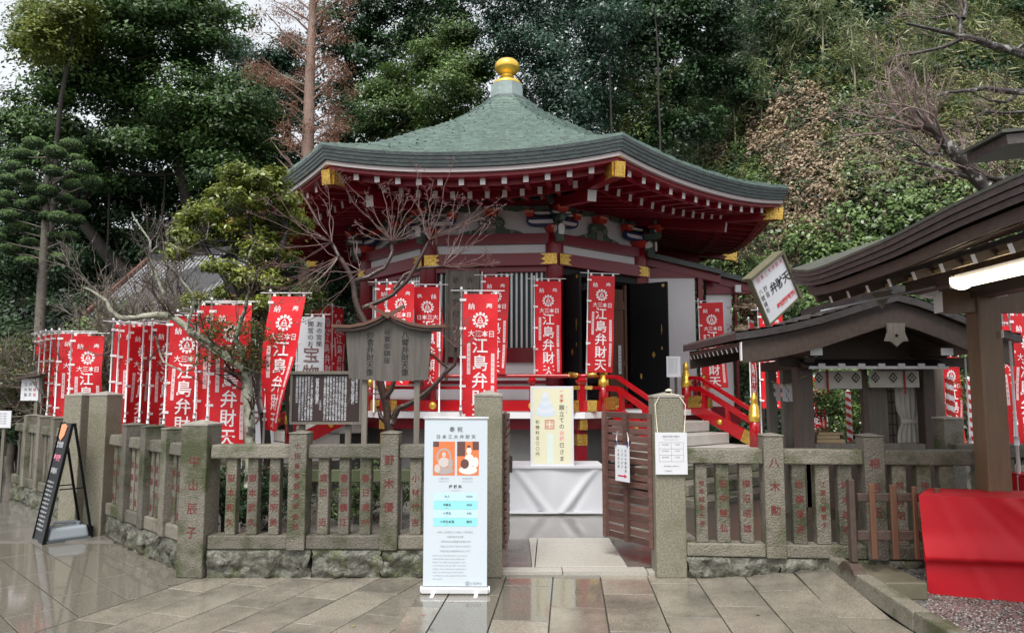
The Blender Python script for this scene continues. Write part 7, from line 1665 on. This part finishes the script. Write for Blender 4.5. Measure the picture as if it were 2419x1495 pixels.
# ------------------------------------------------------------ trees inside the fence
# crape myrtle: pollarded heads with long reddish shoots ending in seed clusters
Y = 8.75; cm = thing('crape_myrtle', 'bare reddish crape myrtle with long shoots behind the roofed signboard', 'tree', (P(925, 1040, Y).x, Y, 0)); o = Vector(cm.location); pr = random.Random(12)
def q3(x, y, dy=0): return P(x, y, Y+dy)-o
mb = MB()
for pts, r0, r1 in (([(925, 1180), (930, 1060), (915, 990), (905, 930), (890, 850), (866, 770), (851, 740), (838, 700), (833, 664), (818, 632), (800, 607)], .055, .028), ([(905, 950), (925, 920), (935, 880), (915, 840)], .035, .02),
        ([(836, 664), (870, 655), (908, 634), (926, 600), (925, 575)], .030, .022), ([(857, 728), (897, 712), (929, 695), (961, 664), (980, 634), (1001, 595), (1015, 568)], .032, .020), ([(929, 684), (955, 650), (993, 633), (1047, 629)], .022, .016),
        ([(812, 625), (795, 595), (784, 575)], .022, .022), ([(925, 1000), (940, 965), (972, 951), (1003, 930), (1028, 908), (1052, 880), (1074, 862), (1077, 820)], .040, .018), ([(1062, 870), (1030, 845), (1015, 835)], .018, .010), ([(925, 1010), (900, 985), (893, 960)], .035, .02)):
    dyo = pr.uniform(-.15, .15); w = []
    P3 = [q3(x, y, dyo*i/len(pts)) for i, (x, y) in enumerate(pts)]
    if pts[0][1] > 1100: P3[0].z = 0
    for i in range(len(P3)-1): w += wander(P3[i], P3[i+1], pr, 3, .05)[:-1]
    w.append(P3[-1]); limbs(mb, w, r0, r1, 9)
mb.build('trunk', M_BARKW, cm)
tw = MB(); sd = MB()
heads = [((784, 573), 11, (95, 200)), ((801, 605), 7, (190, 250)), ((926, 570), 13, (15, 165)), ((1015, 567), 10, (5, 125)), ((1047, 629), 9, (-20, 105)), ((851, 640), 5, (100, 240)), ((1020, 838), 7, (100, 260)), ((1077, 820), 6, (40, 130)), ((905, 930), 3, (150, 210))]
for (hx_, hy_), n, (a0, a1) in heads:
    c = q3(hx_, hy_, pr.uniform(-.1, .1)); km = MB()
    for k in range(n):
        a = R(a0+(a1-a0)*(k+.5)/n+pr.uniform(-9, 9)); L_ = pr.uniform(.45, 1.05)*(.45 if hy_ > 800 else 1)
        d_ = Vector((math.cos(a), pr.uniform(-.5, .5), math.sin(a))); e = c+d_*L_+Vector((0, 0, pr.uniform(-.05, .12)))
        w = wander(c, e, pr, 7, .16); w = [q+Vector((0, 0, .10*L_*((i/7)**2-i/7))) for i, q in enumerate(w)]; tw.tube(w, [.0065, .006, .0054, .0048, .0042, .0036, .003, .0025], 4, cap=False)
        for _f in range(pr.randint(1, 3)):
            i_ = pr.randint(1, 5); b2 = w[i_]; d2 = ((w[-1]-w[0]).normalized()+Vector((pr.uniform(-1, 1), pr.uniform(-1, 1), pr.uniform(-.6, .8)))*.7).normalized()
            w2 = wander(b2, b2+d2*L_*pr.uniform(.15, .4), pr, 4, .14); tw.tube(w2, [.0036, .0032, .0028, .0024, .002], 3, cap=False)
            for _g in range(3): q_ = w2[-1].lerp(w2[-2], pr.random()); tw.tube([q_, q_+Vector((pr.uniform(-1, 1), pr.uniform(-1, 1), pr.uniform(-.4, 1)))*.06], [.002, .0015], 3, cap=False)
        for j in range(pr.randint(7, 12)):
            s_ = w[-1].lerp(w[-2], pr.uniform(0, 1.2)); dd = Vector((pr.uniform(-1, 1), pr.uniform(-1, 1), pr.uniform(-.5, 1)))*pr.uniform(.04, .10)
            tw.tube([s_, s_+dd], [.0024, .0016], 3, cap=False)
            for _ in range(2):
                g = s_+dd*pr.uniform(.7, 1.2); r_ = pr.uniform(.004, .0075)
                sd.add([g+Vector((r_, 0, 0)), g+Vector((-r_, 0, 0)), g+Vector((0, r_, 0)), g+Vector((0, -r_, 0)), g+Vector((0, 0, r_)), g+Vector((0, 0, -r_))], [(0, 2, 4), (2, 1, 4), (1, 3, 4), (3, 0, 4), (2, 0, 5), (1, 2, 5), (3, 1, 5), (0, 3, 5)])
tag(tw.build('shoots', mat('pinkish_shoots', (.19, .11, .095), .45, col2=(.08, .042, .036), scale=7), cm), kind='stuff'); tag(sd.build('seed_heads', M_TWIGR, cm), kind='stuff')
# small evergreen with yellow tips
Y = 9.9; b = P(618, 1040, Y); ev = crown_tree('evergreen_tree', 'small evergreen tree with yellowish leaf tips in front of the left roof corner', (b.x, Y, 0),
    [(595, 415, 34), (560, 430, 36), (640, 430, 36), (520, 475, 34), (600, 465, 40), (665, 480, 32), (560, 490, 34), (490, 510, 26), (690, 530, 34), (640, 540, 36), (590, 530, 28), (540, 550, 22), (450, 520, 18), (430, 560, 22), (480, 570, 22), (620, 600, 34), (570, 600, 26), (665, 600, 28), (520, 640, 26), (590, 660, 32), (640, 665, 28), (550, 690, 26), (610, 715, 26), (650, 720, 20), (470, 715, 18), (500, 740, 20), (420, 600, 16)],
    Y, 26000, .068, LM_SHRUBY, 51, sub=.14, trunk=.075, bark=mat('black_wet_bark', (.018, .014, .012), .5), depth=1.4, flat=.5, aspect=.42, rz=.7, jit=.45, fill=.15,
    trunks=[[(0, 0, 0), (.02, 0, 1.3), tuple(P(600, 690, Y)-Vector((b.x, Y, 0))), tuple(P(590, 500, Y)-Vector((b.x, Y, 0)))], [(.02, 0, 1.3), tuple(P(560, 700, Y)-Vector((b.x, Y, 0))), tuple(P(470, 560, Y)-Vector((b.x, Y, 0)))], [(.0, 0, 1.5), tuple(P(640, 640, Y)-Vector((b.x, Y, 0))), tuple(P(680, 540, Y)-Vector((b.x, Y, 0)))]])
# plum with a horizontal mossy limb in front of the banners
Y = 7.95; b = P(585, 1040, Y)
M_MOSSB = mat('mossy_lichen_bark', (.20, .20, .14), .7, col2=(.36, .36, .29), scale=9, amount=.8, bump=.6, bscale=30, col3=(.045, .035, .028), scale3=5, thr3=(.50, .60))
pl_ = traced_tree('plum_tree', 'plum tree with a thick mossy horizontal limb crossing the red banners', Y, [([(590, 1150), (588, 1040), (585, 960), (578, 900), (575, 850)], .062, .052), ([(578, 870), (545, 850), (490, 805), (450, 787), (425, 762), (401, 747)], .045, .034), ([(401, 747), (360, 745), (320, 752), (280, 750), (258, 733), (248, 710), (225, 695), (190, 678)], .040, .012),
    ([(401, 745), (392, 705), (372, 660), (358, 628), (354, 570), (330, 535), (310, 500)], .020, .008), ([(440, 780), (462, 700), (440, 670), (420, 640), (395, 615)], .018, .007), ([(575, 850), (560, 800), (585, 740), (600, 690)], .035, .015), ([(364, 785), (390, 855), (440, 880), (480, 860)], .014, .006), ([(450, 787), (500, 830), (568, 864), (612, 878)], .016, .006), ([(354, 600), (380, 570), (430, 590), (480, 560)], .012, .005)], M_MOSSB, 84, 2, .38, (6, 8), base=(b.x, Y, 0), twigm=M_BARKW)
rg = np.random.default_rng(52); pts = [P(x, y, Y)-Vector((b.x, Y, 0)) for x, y in ((500, 790), (530, 770), (560, 785), (520, 830), (560, 850), (590, 830), (480, 850), (610, 860), (640, 800), (600, 770), (575, 820), (465, 705), (490, 760))]
T_ = np.array([tuple(q) for q in pts]); n = 2600; idx = rg.integers(0, len(T_), n); C = T_[idx]+rg.normal(size=(n, 3))*np.array([.09, .09, .045]); link('crown', leaf_mesh('crown', C, rg.normal(size=(n, 3))*.5+np.array([0, 0, 1]), np.full(n, .045), rg.uniform(0, 1, n), rg, .4, [LM_SHRUB]), pl_)
# ------------------------------------------------------------ house roof at the left
A_, B_, C_, D_ = P(356, 618, 17.5), P(640, 585, 18.5), P(205, 752, 14.8), P(505, 760, 15.6)
ho = thing('tiled_house', 'house with a grey ribbed gable roof half hidden behind bare branches', 'house', (A_.x, 16.5, 0)); o = Vector(ho.location); A_, B_, C_, D_ = [v-o for v in (A_, B_, C_, D_)]
mb = MB(); dn = Vector((0, 0, -.10)); M_TILE = mat('dark_roof_pan', (.06, .06, .065), .5); mb.add([C_, D_, B_, A_, C_+dn, D_+dn, B_+dn, A_+dn], [(0, 1, 2, 3), (7, 6, 5, 4), (0, 4, 5, 1), (1, 5, 6, 2), (2, 6, 7, 3), (3, 7, 4, 0)]); mb.build('roof', M_TILE, ho)
E_, F_ = A_+(A_-C_)*.0+Vector((.9, 2.6, -1.5)), B_+Vector((.9, 2.6, -1.5)); mb = MB(); mb.add([A_, B_, F_, E_, A_+dn, B_+dn, F_+dn, E_+dn], [(0, 1, 2, 3), (7, 6, 5, 4), (0, 4, 5, 1), (1, 5, 6, 2), (2, 6, 7, 3), (3, 7, 4, 0)]); mb.build('roof', M_TILE, ho)
for i in range(30):
    t = (i+.5)/30; mb = MB(); mb.tube([C_.lerp(D_, t)+Vector((0, 0, .015)), A_.lerp(B_, t)+Vector((0, 0, .015))], .032, 6); mb.build('roof_rib', mat('pale_roof_rib', (.30, .30, .32), .35), ho)
mb = MB(); mb.beam(A_+Vector((0, 0, .06)), B_+Vector((0, 0, .06)), .22, .16); mb.build('ridge', M_TILE, ho)
mb = MB(); mb.beam(C_+Vector((-.05, 0, .0)), A_+Vector((-.05, 0, .0)), .07, .22); mb.build('bargeboard', mat('red_brown_trim', (.16, .07, .05), .5), ho)
mb = MB(); mb.beam(D_.lerp(B_, .12)+Vector((0, 0, .05)), D_.lerp(B_, .62)+Vector((0, 0, .05)), .16, .05); mb.build('flashing', MATS['red_brown_trim'], ho)
cx = (C_+D_+A_+B_)/4; mb = MB(); mb.box((cx.x+.3, cx.y+.9, 1.25), (3.0, 2.6, 2.5), rz=R(18)); mb.build('wall', mat('dark_plank_wall', (.05, .04, .035), .7, col2=(.08, .065, .05), scale=4), ho)
# yard clutter glimpsed through the fence: low green rail and stone edging
ye = thing('yard_rail', 'low green painted wooden rail seen through the left fence gaps', 'rail', (-1.3, 8.6, 0)); mb = MB(); mb.box((0, 0, .62), (2.0, .06, .14)); bev(mb.build('rail', mat('dull_green_paint', (.12, .14, .07), .6), ye), .01)
for x in (-.9, 0, .9): mb = MB(); mb.box((x, .06, .34), (.08, .06, .68)); mb.build('post', M_GREYWOOD, ye)
# fallen leaves on the wet paving
for i, (px, py, c_) in enumerate(((1000, 1454, (.35, .12, .04)), (835, 1480, (.30, .28, .06)), (1790, 1454, (.06, .04, .03)), (1018, 1488, (.05, .04, .03)), (1580, 1476, (.12, .09, .04)))):
    g = G(px, py); t = thing('fallen_leaf', ['orange fallen leaf on the wet paving left of the price banner', 'yellow green fallen leaf on the wet paving at the bottom left', 'dark fallen leaf on the paving right of the gate', 'small dark leaf at the foot of the price banner reflection', 'tiny brown leaf on the paving near the bottom centre'][i], 'leaf', (g.x, g.y, gz(g.x, g.y)+.006), R(i*70)); mb = MB()
    mb.add([(-.022, 0, 0), (0, .010, .003), (.022, 0, .001), (0, -.010, .003)], [(0, 3, 2, 1)]); mb.build('blade', mat('fallen_leaf_%s' % ('orange', 'yellow', 'dark', 'black', 'brown')[i], c_, .5), t)

for i, (px, w_, Y, L_, lm_) in enumerate(((545, 34, 8.0, 'low shrub behind the first slats right of the corner pillar', LM_DARK), (640, 40, 8.6, 'low shrub at the foot of the curling red banner', LM_DARK), (880, 40, 9.3, 'low shrub around the crape myrtle trunk', LM_MID), (380, 40, 8.9, 'low shrub behind the diagonal stone fence', LM_DARK), (300, 36, 9.8, 'low shrub under the dense row of red banners', LM_DARK))):
    v = P(px, 1200, Y); c = []
    for j in range(5): c.append((px+(j-2)*w_*.8, 1130+((i*7+j*13) % 5)*16, w_))
    bush(L_, c, Y, 4200, .045, lm_, 100+i, name='low_shrub', sub=.12)
bpy.data.objects.remove(_to)
